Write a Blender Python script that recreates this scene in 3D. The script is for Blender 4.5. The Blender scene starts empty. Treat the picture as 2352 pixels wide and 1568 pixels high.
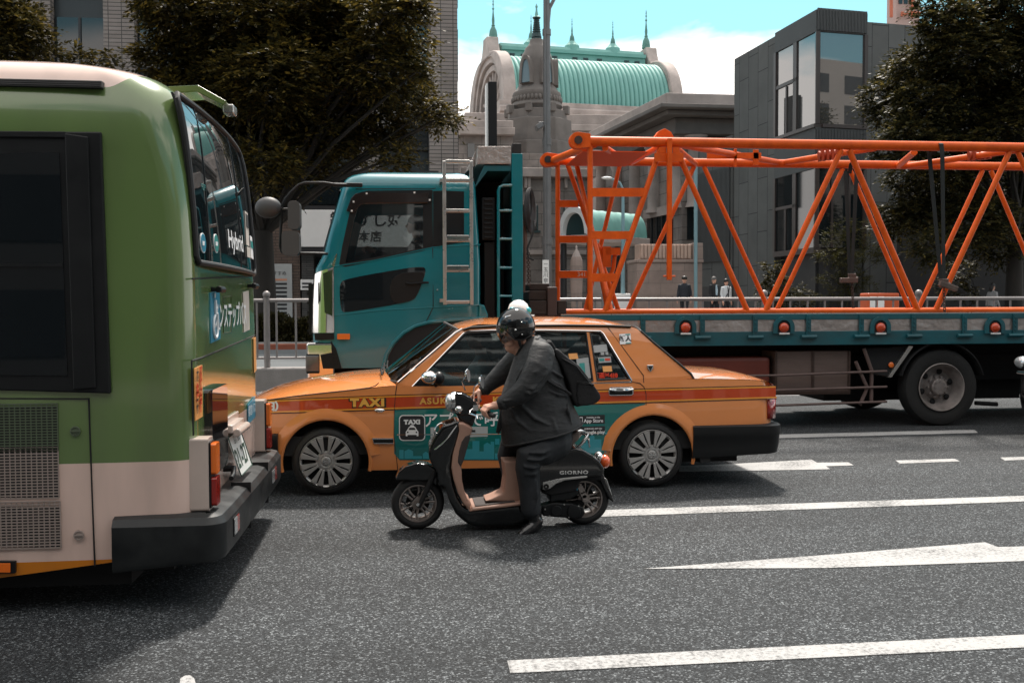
import bpy, bmesh, math, random
import numpy as np
from mathutils import Vector, Matrix
from mathutils.geometry import tessellate_polygon
R = math.radians
PI = math.pi
scene = bpy.context.scene
COL = scene.collection

# ------------------------------------------------------------------ camera, sky, sun, exposure
CAM_H, YAW, PITCH, ROLL = 1.60, R(6.2), R(2.1), R(-0.2)
FPX, CX0, CY0 = 2287.0, 1176.0, 784.0
_f = Vector((math.sin(YAW) * math.cos(PITCH), math.cos(YAW) * math.cos(PITCH), -math.sin(PITCH)))
_r0 = Vector((math.cos(YAW), -math.sin(YAW), 0))
_u0 = _r0.cross(_f)
_r = _r0 * math.cos(ROLL) + _u0 * math.sin(ROLL)
_u = _u0 * math.cos(ROLL) - _r0 * math.sin(ROLL)
cam_d = bpy.data.cameras.new("camera")
cam = bpy.data.objects.new("camera", cam_d)
COL.objects.link(cam)
cam_d.sensor_width = 36.0
cam_d.lens = 36.0 * FPX / 2352.0
cam_d.clip_start, cam_d.clip_end = 0.05, 3000.0
cam.matrix_world = Matrix(((_r.x, _u.x, -_f.x, 0), (_r.y, _u.y, -_f.y, 0), (_r.z, _u.z, -_f.z, CAM_H), (0, 0, 0, 1)))
scene.camera = cam
cam_d.dof.use_dof = True
cam_d.dof.focus_distance = 7.6
cam_d.dof.aperture_fstop = 10.0

SUN_EL, SUN_AZ = R(58), R(12)
to_sun = Vector((math.sin(SUN_AZ) * math.cos(SUN_EL), math.cos(SUN_AZ) * math.cos(SUN_EL), math.sin(SUN_EL)))
sun_d = bpy.data.lights.new("sun", 'SUN')
sun_d.energy, sun_d.angle, sun_d.color = 4.1, R(6), (1.0, 0.93, 0.85)
sun = bpy.data.objects.new("sun", sun_d)
COL.objects.link(sun)
sun.rotation_euler = to_sun.to_track_quat('Z', 'Y').to_euler()

def build_world():
    w = bpy.data.worlds.new("World")
    scene.world = w
    w.use_nodes = True
    nt = w.node_tree
    nt.nodes.clear()
    N, L = nt.nodes.new, nt.links.new
    out, bg = N('ShaderNodeOutputWorld'), N('ShaderNodeBackground')
    sky = N('ShaderNodeTexSky')
    sky.sky_type = 'NISHITA'
    sky.sun_disc = False
    sky.sun_elevation, sky.sun_rotation = SUN_EL, SUN_AZ
    sky.air_density, sky.dust_density, sky.ozone_density = 1.0, 0.6, 1.0
    tint = N('ShaderNodeMix'); tint.data_type = 'RGBA'; tint.blend_type = 'MULTIPLY'
    tint.inputs[0].default_value = 1.0
    tint.inputs[7].default_value = (0.55, 1.06, 0.88, 1)
    L(sky.outputs[0], tint.inputs[6])
    # clouds: noise on the sky direction, flattened towards the horizon
    tc, sep = N('ShaderNodeTexCoord'), N('ShaderNodeSeparateXYZ')
    L(tc.outputs['Generated'], sep.inputs[0])
    mp = N('ShaderNodeMapping'); mp.inputs['Scale'].default_value = (1.0, 1.0, 2.3)
    mp.inputs['Location'].default_value = (0.35, 0.1, 0.0)
    L(tc.outputs['Generated'], mp.inputs[0])
    no = N('ShaderNodeTexNoise'); no.inputs['Scale'].default_value = 3.2
    no.inputs['Detail'].default_value = 9; no.inputs['Roughness'].default_value = 0.52
    no.inputs['Distortion'].default_value = 0.25
    L(mp.outputs[0], no.inputs['Vector'])
    # more cloud low down: add (0.30 - z) * k
    m1 = N('ShaderNodeMath'); m1.operation = 'MULTIPLY_ADD'
    m1.inputs[1].default_value = -4.5; m1.inputs[2].default_value = 1.07
    L(sep.outputs[2], m1.inputs[0])
    m1b = N('ShaderNodeMath'); m1b.operation = 'MAXIMUM'; m1b.inputs[1].default_value = -0.13
    L(m1.outputs[0], m1b.inputs[0])
    m1c = N('ShaderNodeMath'); m1c.operation = 'MULTIPLY_ADD'; m1c.inputs[1].default_value = 0.8; m1c.inputs[2].default_value = -0.42  # extra cloud overhead, out of view, added for neutral fill light
    L(sep.outputs[2], m1c.inputs[0])
    m1d = N('ShaderNodeMath'); m1d.operation = 'MAXIMUM'; L(m1b.outputs[0], m1d.inputs[0]); L(m1c.outputs[0], m1d.inputs[1])
    m2 = N('ShaderNodeMath'); m2.operation = 'ADD'
    L(no.outputs['Fac'], m2.inputs[0]); L(m1d.outputs[0], m2.inputs[1])
    ramp = N('ShaderNodeValToRGB')
    ramp.color_ramp.elements[0].position = 0.50; ramp.color_ramp.elements[0].color = (0.10, 0.10, 0.10, 1)
    ramp.color_ramp.elements[1].position = 0.60; ramp.color_ramp.elements[1].color = (1, 1, 1, 1)
    L(m2.outputs[0], ramp.inputs[0])
    mix = N('ShaderNodeMix'); mix.data_type = 'RGBA'
    L(ramp.outputs[0], mix.inputs[0]); L(tint.outputs[2], mix.inputs[6])
    mix.inputs[7].default_value = (9.9, 9.4, 9.0, 1)
    L(mix.outputs[2], bg.inputs[0])
    bg.inputs[1].default_value = 0.122
    L(bg.outputs[0], out.inputs[0])
build_world()
scene.view_settings.view_transform = 'Standard'
scene.view_settings.look = 'None'
scene.view_settings.exposure = 0.55
scene.view_settings.gamma = 1.0
scene.cycles.max_bounces = 6
scene.cycles.transparent_max_bounces = 8
scene.cycles.use_denoising = True
scene.cycles.sample_clamp_indirect = 4.0

# ------------------------------------------------------------------ pixels to points at a known distance
def ray(px, py):
    return _f * FPX + _r * (px - CX0) - _u * (py - CY0)
def P(px, py, Y):
    d = ray(px, py)
    return Vector((0, 0, CAM_H)) + d * (Y / d.y)
def G(px, py, z=0.0):
    d = ray(px, py)
    return Vector((0, 0, CAM_H)) + d * ((z - CAM_H) / d.z)
def XZ(pts, Y):
    return [(P(a, b, Y).x, P(a, b, Y).z) for a, b in pts]
def lerp(a, b, t): return a + (b - a) * t
def interp(x, tab):
    if x <= tab[0][0]: return tab[0][1]
    for (x0, y0), (x1, y1) in zip(tab, tab[1:]):
        if x <= x1: return y0 + (y1 - y0) * (x - x0) / (x1 - x0)
    return tab[-1][1]
def sinterp(x, tab):
    """monotone cubic interpolation of a table"""
    xs = [t[0] for t in tab]; ys = [t[1] for t in tab]
    n = len(xs)
    if x <= xs[0]: return ys[0]
    if x >= xs[-1]: return ys[-1]
    d = [(ys[i + 1] - ys[i]) / (xs[i + 1] - xs[i]) for i in range(n - 1)]
    m = [d[0]] + [0 if d[i - 1] * d[i] <= 0 else 2 * d[i - 1] * d[i] / (d[i - 1] + d[i]) for i in range(1, n - 1)] + [d[-1]]
    for i in range(n - 1):
        if x <= xs[i + 1]:
            h = xs[i + 1] - xs[i]; t = (x - xs[i]) / h
            return ((2*t**3 - 3*t**2 + 1) * ys[i] + (t**3 - 2*t**2 + t) * h * m[i]
                    + (-2*t**3 + 3*t**2) * ys[i + 1] + (t**3 - t**2) * h * m[i + 1])

# ------------------------------------------------------------------ materials
def srgb(r, g, b):
    f = lambda c: c / 12.92 if c <= 0.04045 else ((c + 0.055) / 1.055) ** 2.4
    return (f(r / 255), f(g / 255), f(b / 255), 1)
def mat(name, col, rough=0.5, metal=0.0, coat=0.0, var=0.0, vscale=4.0, bump=0.0, bscale=60.0, spec=None, stretch=None, trans=0.0, ior=None, emis=None, rvar=0.0, col2=None):
    m = bpy.data.materials.new(name); m.use_nodes = True
    nt = m.node_tree; b = nt.nodes['Principled BSDF']
    N, L = nt.nodes.new, nt.links.new
    col = tuple(col) + (1,) if len(col) == 3 else tuple(col)
    b.inputs['Base Color'].default_value = col
    b.inputs['Roughness'].default_value = rough
    b.inputs['Metallic'].default_value = metal
    if coat: b.inputs['Coat Weight'].default_value = coat; b.inputs['Coat Roughness'].default_value = 0.04
    if spec is not None: b.inputs['Specular IOR Level'].default_value = spec
    if trans: b.inputs['Transmission Weight'].default_value = trans
    if ior: b.inputs['IOR'].default_value = ior
    if emis: b.inputs['Emission Color'].default_value = emis[0]; b.inputs['Emission Strength'].default_value = emis[1]
    if var or bump or rvar:
        tc = N('ShaderNodeTexCoord'); mp = N('ShaderNodeMapping')
        L(tc.outputs['Object'], mp.inputs[0])
        if stretch: mp.inputs['Scale'].default_value = stretch
        if var or rvar:
            n1 = N('ShaderNodeTexNoise'); n1.inputs['Scale'].default_value = vscale; n1.inputs['Detail'].default_value = 8
            n1.inputs['Roughness'].default_value = 0.62
            L(mp.outputs[0], n1.inputs['Vector'])
        if var:
            mx = N('ShaderNodeMix'); mx.data_type = 'RGBA'
            c2 = col2 if col2 else tuple(c * 0.45 for c in col[:3]) + (1,)
            rp = N('ShaderNodeMapRange'); rp.inputs[1].default_value = 0.35; rp.inputs[2].default_value = 0.72
            rp.inputs[3].default_value = 0; rp.inputs[4].default_value = var
            L(n1.outputs['Fac'], rp.inputs[0]); L(rp.outputs[0], mx.inputs[0])
            mx.inputs[6].default_value = col; mx.inputs[7].default_value = c2
            L(mx.outputs[2], b.inputs['Base Color'])
        if rvar:
            rr = N('ShaderNodeMapRange'); rr.inputs[1].default_value = 0.3; rr.inputs[2].default_value = 0.7
            rr.inputs[3].default_value = max(0.02, rough - rvar); rr.inputs[4].default_value = rough + rvar
            L(n1.outputs['Fac'], rr.inputs[0]); L(rr.outputs[0], b.inputs['Roughness'])
        if bump:
            n2 = N('ShaderNodeTexNoise'); n2.inputs['Scale'].default_value = bscale; n2.inputs['Detail'].default_value = 6
            L(mp.outputs[0], n2.inputs['Vector'])
            bp = N('ShaderNodeBump'); bp.inputs['Strength'].default_value = bump; bp.inputs['Distance'].default_value = 0.02
            L(n2.outputs['Fac'], bp.inputs['Height']); L(bp.outputs[0], b.inputs['Normal'])
    return m
def glass_mat(name, tint=(0.75, 0.8, 0.8), alpha=0.35, rough=0.02):
    """thin pane: mirror-like fresnel reflection over a tinted see-through film"""
    m = bpy.data.materials.new(name); m.use_nodes = True
    nt = m.node_tree; nt.nodes.clear()
    N, L = nt.nodes.new, nt.links.new
    out = N('ShaderNodeOutputMaterial'); mixs = N('ShaderNodeMixShader')
    tr, gl, fr = N('ShaderNodeBsdfTransparent'), N('ShaderNodeBsdfGlossy'), N('ShaderNodeFresnel')
    tr.inputs[0].default_value = tuple(c * (1 - alpha) for c in tint) + (1,)
    gl.inputs[0].default_value = (0.95, 0.97, 0.97, 1); gl.inputs['Roughness'].default_value = rough
    fr.inputs[0].default_value = 1.55
    ma = N('ShaderNodeMath'); ma.operation = 'MULTIPLY_ADD'; ma.inputs[1].default_value = 1.35; ma.inputs[2].default_value = 0.05
    ma.use_clamp = True
    L(fr.outputs[0], ma.inputs[0]); L(ma.outputs[0], mixs.inputs[0])
    L(tr.outputs[0], mixs.inputs[1]); L(gl.outputs[0], mixs.inputs[2]); L(mixs.outputs[0], out.inputs[0])
    return m

# ------------------------------------------------------------------ mesh building
class MB:
    def __init__(s): s.v, s.f = [], []
    def add(s, vs, fs):
        o = len(s.v); s.v += [tuple(v) for v in vs]; s.f += [tuple(i + o for i in f) for f in fs]; return s
    def box(s, c, d, rz=0.0, rx=0.0, ry=0.0):
        M = Matrix.Rotation(rz, 3, 'Z') @ Matrix.Rotation(ry, 3, 'Y') @ Matrix.Rotation(rx, 3, 'X')
        vs = [Vector(c) + M @ Vector((x * d[0] / 2, y * d[1] / 2, z * d[2] / 2)) for x in (-1, 1) for y in (-1, 1) for z in (-1, 1)]
        return s.add(vs, [(0, 1, 3, 2), (4, 6, 7, 5), (0, 4, 5, 1), (2, 3, 7, 6), (0, 2, 6, 4), (1, 5, 7, 3)])
    def bx(s, x0, x1, y0, y1, z0, z1):
        return s.box(((x0 + x1) / 2, (y0 + y1) / 2, (z0 + z1) / 2), (abs(x1 - x0), abs(y1 - y0), abs(z1 - z0)))
    def tube(s, path, r, n=10, cap=True, closed=False):
        path = [Vector(p) for p in path]
        m = len(path)
        rs = r if isinstance(r, (list, tuple)) else [r] * m
        ref = None; rings = []
        for i, p in enumerate(path):
            if closed: t = path[(i + 1) % m] - path[i - 1]
            else: t = path[min(i + 1, m - 1)] - path[max(i - 1, 0)]
            t.normalize()
            if ref is None:
                ref = Vector((0, 0, 1)) if abs(t.z) < 0.9 else Vector((1, 0, 0))
            a = (ref - t * ref.dot(t)); 
            if a.length < 1e-5: a = t.orthogonal()
            a.normalize(); ref = a; b = t.cross(a)
            rings.append([p + (a * math.cos(2 * PI * k / n) + b * math.sin(2 * PI * k / n)) * rs[i] for k in range(n)])
        vs = [v for rg in rings for v in rg]; fs = []
        for i in range(m if closed else m - 1):
            j = (i + 1) % m
            for k in range(n):
                k2 = (k + 1) % n
                fs.append((i * n + k, i * n + k2, j * n + k2, j * n + k))
        if cap and not closed:
            fs += [tuple(range(n - 1, -1, -1)), tuple(range((m - 1) * n, m * n))]
        return s.add(vs, fs)
    def lathe(s, prof, c, axis='Z', n=24, a0=0.0, a1=2 * PI, cap=False):
        """prof: (radius, height) pairs about an axis through c"""
        c = Vector(c); full = abs(a1 - a0 - 2 * PI) < 1e-6
        m = n if full else n + 1; vs = []
        for r_, h in prof:
            for k in range(m):
                a = a0 + (a1 - a0) * k / n
                q = (r_ * math.cos(a), r_ * math.sin(a))
                vs.append(c + (Vector((q[0], q[1], h)) if axis == 'Z' else Vector((q[0], h, q[1])) if axis == 'Y' else Vector((h, q[0], q[1]))))
        fs = []
        for i in range(len(prof) - 1):
            for k in range(n if full else n):
                k2 = (k + 1) % m
                f = (i * m + k, i * m + k2, (i + 1) * m + k2, (i + 1) * m + k)
                fs.append(f if axis != 'Y' else f[::-1])
        if cap and full:
            fs += [tuple(range(m)), tuple(range((len(prof) - 1) * m, len(prof) * m))]
        return s.add(vs, fs)
    def ball(s, c, r, n=16, m=10, sq=(1, 1, 1)):
        prof = [(r * max(1e-4, math.sin(PI * i / m)), -r * math.cos(PI * i / m)) for i in range(m + 1)]
        o = len(s.v); s.lathe(prof, (0, 0, 0), n=n)
        for i in range(o, len(s.v)):
            x, y, z = s.v[i]; s.v[i] = (c[0] + x * sq[0], c[1] + y * sq[1], c[2] + z * sq[2])
        return s
    def prism(s, poly, y0, y1, holes=(), axis='Y'):
        """extrude a 2-D (x, z) polygon, with holes, from y0 to y1"""
        loops = [list(poly)] + [list(h) for h in holes]
        flat = [p for l in loops for p in l]; n = len(flat)
        tris = tessellate_polygon([[Vector((p[0], p[1], 0)) for p in l] for l in loops])
        mk = (lambda p, y: (p[0], y, p[1])) if axis == 'Y' else (lambda p, y: (p[0], p[1], y)) if axis == 'Z' else (lambda p, y: (y, p[0], p[1]))
        vs = [mk(p, y0) for p in flat] + [mk(p, y1) for p in flat]
        fs = [tuple(t) for t in tris] + [tuple(i + n for i in reversed(t)) for t in tris]
        o = 0
        for l in loops:
            k = len(l)
            fs += [(o + i, o + (i + 1) % k, n + o + (i + 1) % k, n + o + i) for i in range(k)]
            o += k
        return s.add(vs, fs)
    def grid(s, fn, us, vs_, close_u=False):
        nu, nv = len(us), len(vs_)
        vv = [fn(u, v) for u in us for v in vs_]
        fs = [(i * nv + j, ((i + 1) % nu) * nv + j, ((i + 1) % nu) * nv + j + 1, i * nv + j + 1)
              for i in range(nu if close_u else nu - 1) for j in range(nv - 1)]
        return s.add(vv, fs)
    def xf(s, M):
        s.v = [tuple(M @ Vector(v)) for v in s.v]; return s
    def build(s, name, m, parent=None, smooth=38, bevel=0.0, seg=2, solid=0.0, off=0.0, fix=True, sub=0):
        off_v = Vector((0, 0, 0)); p = parent
        while p is not None: off_v += p.location; p = p.parent
        me = bpy.data.meshes.new(name)
        me.from_pydata([(a - off_v.x, b - off_v.y, c - off_v.z) for a, b, c in s.v], [], s.f)
        if fix:
            bm = bmesh.new(); bm.from_mesh(me)
            bmesh.ops.remove_doubles(bm, verts=bm.verts, dist=1e-5)
            bmesh.ops.recalc_face_normals(bm, faces=bm.faces)
            bm.to_mesh(me); bm.free()
        if smooth:
            me.polygons.foreach_set('use_smooth', [True] * len(me.polygons))
            me.set_sharp_from_angle(angle=R(smooth))
        me.materials.append(m)
        o = bpy.data.objects.new(name, me); COL.objects.link(o)
        if parent is not None: o.parent = parent
        if solid:
            q = o.modifiers.new('solid', 'SOLIDIFY'); q.thickness = solid; q.offset = off
        if bevel:
            q = o.modifiers.new('bevel', 'BEVEL'); q.width = bevel; q.segments = seg; q.limit_method = 'ANGLE'; q.angle_limit = R(40)
            q.harden_normals = False
        if sub:
            q = o.modifiers.new('sub', 'SUBSURF'); q.levels = sub; q.render_levels = sub
        return o
def thing(name, loc, label, cat, group=None):
    o = bpy.data.objects.new(name, None); COL.objects.link(o)
    o.location = loc; o.empty_display_size = 0.2
    o['label'] = label; o['category'] = cat
    if group: o['group'] = group
    return o
def tag(o, label, cat, group=None):
    o['label'] = label; o['category'] = cat
    if group: o['group'] = group
    return o
def struct(o, kind='structure'):
    o['kind'] = kind; return o
def dup(root, loc, label=None):
    r = root.copy(); COL.objects.link(r); r.location = loc
    if label: r['label'] = label
    for ch in list(root.children):
        c = ch.copy(); COL.objects.link(c); c.parent = r
        for g in list(ch.children):
            d = g.copy(); COL.objects.link(d); d.parent = c
    return r
def circ(cx, cz, r, n=24, a0=0.0, a1=2 * PI):
    return [(cx + r * math.cos(a0 + (a1 - a0) * k / n), cz + r * math.sin(a0 + (a1 - a0) * k / n)) for k in range(n)]
def smooth_poly(pts, it=2, closed=True):
    """Chaikin corner cutting"""
    for _ in range(it):
        q = []
        n = len(pts)
        for i in range(n if closed else n - 1):
            a, b = pts[i], pts[(i + 1) % n]
            q += [(a[0] * .75 + b[0] * .25, a[1] * .75 + b[1] * .25), (a[0] * .25 + b[0] * .75, a[1] * .25 + b[1] * .75)]
        pts = q if closed else [pts[0]] + q + [pts[-1]]
    return pts
def rrect(x0, x1, z0, z1, r, n=4):
    pts = []
    for cx, cz, a in ((x1 - r, z1 - r, 0), (x0 + r, z1 - r, PI / 2), (x0 + r, z0 + r, PI), (x1 - r, z0 + r, 3 * PI / 2)):
        for k in range(n + 1):
            b = a + PI / 2 * k / n; pts.append((cx + r * math.cos(b), cz + r * math.sin(b)))
    return pts

_fonts = {}
def text_mb(txt, size=1.0, align='CENTER', bold=0.0, spacing=1.0, sx=1.0, fill=True):
    """flat lettering as a mesh in the XY plane (a list of verts and faces)"""
    cu = bpy.data.curves.new('lettering', 'FONT')
    cu.body = txt; cu.size = size; cu.align_x = align; cu.align_y = 'CENTER'
    cu.offset = bold; cu.space_character = spacing; cu.resolution_u = 3
    ob = bpy.data.objects.new('lettering', cu); COL.objects.link(ob)
    bpy.context.view_layer.update()
    dg = bpy.context.evaluated_depsgraph_get()
    me = bpy.data.meshes.new_from_object(ob.evaluated_get(dg))
    vs = [(v.co.x * sx, v.co.y) for v in me.vertices]
    fs = [tuple(p.vertices) for p in me.polygons]
    bpy.data.objects.remove(ob); bpy.data.meshes.remove(me); bpy.data.curves.remove(cu)
    return vs, fs
def put_text(name, txt, m, fn, parent, size, **kw):
    """lay lettering on a surface: fn(u, v) gives the world point"""
    vs, fs = text_mb(txt, size, **kw)
    mb = MB(); mb.add([fn(a, b) for a, b in vs], fs)
    return mb.build(name, m, parent, smooth=0, fix=False)
# ------------------------------------------------------------------ shared materials
def asphalt_mat():
    m = bpy.data.materials.new('asphalt'); m.use_nodes = True
    nt = m.node_tree; b = nt.nodes['Principled BSDF']; N, L = nt.nodes.new, nt.links.new
    tc = N('ShaderNodeTexCoord')
    v = N('ShaderNodeTexVoronoi'); v.inputs['Scale'].default_value = 115
    L(tc.outputs['Object'], v.inputs['Vector'])
    n1 = N('ShaderNodeTexNoise'); n1.inputs['Scale'].default_value = 130; n1.inputs['Detail'].default_value = 3
    n2 = N('ShaderNodeTexNoise'); n2.inputs['Scale'].default_value = 0.9; n2.inputs['Detail'].default_value = 6
    mp = N('ShaderNodeMapping'); mp.inputs['Scale'].default_value = (0.25, 1.4, 1)
    L(tc.outputs['Object'], n1.inputs['Vector']); L(tc.outputs['Object'], mp.inputs[0]); L(mp.outputs[0], n2.inputs['Vector'])
    # stone chips: brightness of each cell
    sep = N('ShaderNodeSeparateColor'); L(v.outputs['Color'], sep.inputs[0])
    rp = N('ShaderNodeValToRGB'); e = rp.color_ramp.elements
    e[0].position = 0.0; e[0].color = (0.006, 0.0072, 0.0085, 1)
    e[1].position = 1.0; e[1].color = (0.205, 0.222, 0.232, 1)
    a = e.new(0.5); a.color = (0.0165, 0.0195, 0.0222, 1); a = e.new(0.86); a.color = (0.056, 0.062, 0.067, 1)
    L(sep.outputs[0], rp.inputs[0])
    mx = N('ShaderNodeMix'); mx.data_type = 'RGBA'; mx.blend_type = 'MULTIPLY'; mx.inputs[0].default_value = 1
    r2 = N('ShaderNodeMapRange'); r2.inputs[1].default_value = 0.3; r2.inputs[2].default_value = 0.7; r2.inputs[3].default_value = 0.70; r2.inputs[4].default_value = 1.25
    L(n2.outputs['Fac'], r2.inputs[0]); L(rp.outputs[0], mx.inputs[6])
    cmb = N('ShaderNodeCombineColor')
    for i in range(3): L(r2.outputs[0], cmb.inputs[i])
    L(cmb.outputs[0], mx.inputs[7]); L(mx.outputs[2], b.inputs['Base Color'])
    b.inputs['Roughness'].default_value = 0.8
    b.inputs['Specular IOR Level'].default_value = 0.35
    ad = N('ShaderNodeMath'); ad.operation = 'ADD'; L(v.outputs['Distance'], ad.inputs[0]); L(n1.outputs['Fac'], ad.inputs[1])
    bp = N('ShaderNodeBump'); bp.inputs['Strength'].default_value = 0.9; bp.inputs['Distance'].default_value = 0.006
    bp.invert = True
    L(ad.outputs[0], bp.inputs['Height']); L(bp.outputs[0], b.inputs['Normal'])
    return m
def road_paint_mat():
    m = bpy.data.materials.new('road_paint'); m.use_nodes = True
    nt = m.node_tree; b = nt.nodes['Principled BSDF']; N, L = nt.nodes.new, nt.links.new
    tc = N('ShaderNodeTexCoord')
    v = N('ShaderNodeTexNoise'); v.inputs['Scale'].default_value = 45; v.inputs['Detail'].default_value = 8; v.inputs['Roughness'].default_value = .7
    n2 = N('ShaderNodeTexNoise'); n2.inputs['Scale'].default_value = 2.2; n2.inputs['Detail'].default_value = 7
    L(tc.outputs['Object'], v.inputs['Vector']); L(tc.outputs['Object'], n2.inputs['Vector'])
    ad = N('ShaderNodeMath'); ad.operation = 'MULTIPLY_ADD'; ad.inputs[1].default_value = 0.55
    L(n2.outputs['Fac'], ad.inputs[0]); L(v.outputs['Fac'], ad.inputs[2])
    rp = N('ShaderNodeValToRGB'); e = rp.color_ramp.elements
    e[0].position = 0.58; e[0].color = (0.07, 0.07, 0.07, 1); e[1].position = 0.80; e[1].color = (0.36, 0.36, 0.355, 1)
    L(ad.outputs[0], rp.inputs[0]); L(rp.outputs[0], b.inputs['Base Color'])
    b.inputs['Roughness'].default_value = 0.75
    bp = N('ShaderNodeBump'); bp.inputs['Strength'].default_value = 0.8; bp.inputs['Distance'].default_value = 0.006
    L(v.outputs['Fac'], bp.inputs['Height']); L(bp.outputs[0], b.inputs['Normal'])
    return m
def brick_mat(name, c1, c2, mortar, sx, sy, rough=0.75, off=0.0, ms=0.02, var=0.4, bump=0.3):
    """tiles in the object's X-Z plane (mapped onto both wall directions)"""
    m = bpy.data.materials.new(name); m.use_nodes = True
    nt = m.node_tree; b = nt.nodes['Principled BSDF']; N, L = nt.nodes.new, nt.links.new
    tc = N('ShaderNodeTexCoord'); sp = N('ShaderNodeSeparateXYZ'); L(tc.outputs['Object'], sp.inputs[0])
    ad = N('ShaderNodeMath'); ad.operation = 'ADD'; L(sp.outputs[0], ad.inputs[0]); L(sp.outputs[1], ad.inputs[1])
    cb = N('ShaderNodeCombineXYZ'); L(ad.outputs[0], cb.inputs[0]); L(sp.outputs[2], cb.inputs[1])
    br = N('ShaderNodeTexBrick'); L(cb.outputs[0], br.inputs['Vector'])
    br.inputs['Color1'].default_value = c1; br.inputs['Color2'].default_value = c2; br.inputs['Mortar'].default_value = mortar
    br.inputs['Scale'].default_value = 1.0; br.inputs['Brick Width'].default_value = sx; br.inputs['Row Height'].default_value = sy
    br.inputs['Mortar Size'].default_value = ms; br.offset = off; br.inputs['Mortar Smooth'].default_value = 0.2
    n = N('ShaderNodeTexNoise'); n.inputs['Scale'].default_value = 0.7; n.inputs['Detail'].default_value = 9; n.inputs['Roughness'].default_value = .65
    L(tc.outputs['Object'], n.inputs['Vector'])
    r2 = N('ShaderNodeMapRange'); r2.inputs[1].default_value = 0.3; r2.inputs[2].default_value = 0.7; r2.inputs[3].default_value = 1 - var; r2.inputs[4].default_value = 1 + var * 0.5
    L(n.outputs['Fac'], r2.inputs[0])
    cmb = N('ShaderNodeCombineColor')
    for i in range(3): L(r2.outputs[0], cmb.inputs[i])
    mx = N('ShaderNodeMix'); mx.data_type = 'RGBA'; mx.blend_type = 'MULTIPLY'; mx.inputs[0].default_value = 1
    L(br.outputs['Color'], mx.inputs[6]); L(cmb.outputs[0], mx.inputs[7]); L(mx.outputs[2], b.inputs['Base Color'])
    b.inputs['Roughness'].default_value = rough
    bp = N('ShaderNodeBump'); bp.inputs['Strength'].default_value = bump; bp.inputs['Distance'].default_value = 0.02; bp.invert = True
    L(br.outputs['Fac'], bp.inputs['Height']); L(bp.outputs[0], b.inputs['Normal'])
    return m
def leaf_mat(name, c1, c2):
    m = bpy.data.materials.new(name); m.use_nodes = True
    nt = m.node_tree; nt.nodes.clear(); N, L = nt.nodes.new, nt.links.new
    out = N('ShaderNodeOutputMaterial'); ge = N('ShaderNodeNewGeometry')
    rp = N('ShaderNodeValToRGB'); e = rp.color_ramp.elements
    e[0].color = c1; e[1].color = c2; a = e.new(0.72); a.color = tuple(lerp(c1[i], c2[i], .3) for i in range(3)) + (1,)
    L(ge.outputs['Random Per Island'], rp.inputs[0])
    b = N('ShaderNodeBsdfPrincipled'); b.inputs['Roughness'].default_value = 0.5; b.inputs['Specular IOR Level'].default_value = 0.25
    L(rp.outputs[0], b.inputs['Base Color'])
    t = N('ShaderNodeBsdfTranslucent'); L(rp.outputs[0], t.inputs[0])
    mx = N('ShaderNodeMixShader'); mx.inputs[0].default_value = 0.42
    L(b.outputs[0], mx.inputs[1]); L(t.outputs[0], mx.inputs[2]); L(mx.outputs[0], out.inputs[0])
    return m
M = {}
M['asphalt'] = asphalt_mat()
M['road_paint'] = road_paint_mat()
M['concrete'] = mat('concrete', (0.28, 0.26, 0.25), 0.85, var=0.5, vscale=2.5, bump=0.3, bscale=40)
M['black_rubber'] = mat('black_rubber', (0.012, 0.012, 0.013), 0.62, var=0.4, vscale=9, col2=(0.03, 0.029, 0.028, 1))
M['black_plastic'] = mat('black_plastic', (0.009, 0.010, 0.011), 0.45, rvar=0.1, vscale=7, spec=.3)
M['matt_black'] = mat('matt_black', (0.008, 0.008, 0.009), 0.8)
M['chrome'] = mat('chrome', (0.78, 0.77, 0.76), 0.09, metal=1.0)
M['aluminium'] = mat('aluminium', (0.55, 0.54, 0.52), 0.32, metal=0.9, rvar=0.12, vscale=8)
M['steel_grey'] = mat('steel_grey', (0.17, 0.165, 0.165), 0.45, metal=0.3, var=0.3, vscale=3)
M['white'] = mat('white', (0.72, 0.71, 0.70), 0.5)
M['lamp_orange'] = mat('lamp_orange', (0.85, 0.17, 0.015), 0.18, coat=0.6)
M['lamp_red'] = mat('lamp_red', (0.30, 0.016, 0.010), 0.15, coat=0.6)
M['lamp_smoke'] = mat('lamp_smoke', (0.10, 0.105, 0.11), 0.10, metal=.4, coat=.6)
M['lamp_clear'] = mat('lamp_clear', (0.62, 0.64, 0.65), 0.08, metal=0.6, coat=0.5)
M['dark_glass'] = mat('dark_glass', (0.006, 0.009, 0.011), 0.02, spec=0.9, ior=1.6)
M['pane'] = glass_mat('pane', (0.78, 0.86, 0.86), 0.32)
M['clear_pane'] = glass_mat('clear_pane', (0.9, 0.93, 0.93), 0.18)
M['skin'] = mat('skin', (0.60, 0.33, 0.235), 0.5, var=0.25, vscale=20, col2=(0.40, 0.17, 0.12, 1))
M['hair'] = mat('hair', (0.012, 0.010, 0.009), 0.5)
M['bark'] = mat('bark', (0.028, 0.023, 0.019), 0.9, var=0.7, vscale=6, bump=0.6, bscale=20, stretch=(1, 1, 0.3))
M['dark_ink'] = mat('dark_ink', (0.02, 0.02, 0.022), 0.6)
M['rust_brown'] = mat('rust_brown', (0.06, 0.035, 0.027), 0.75, var=0.6, vscale=8)
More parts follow.
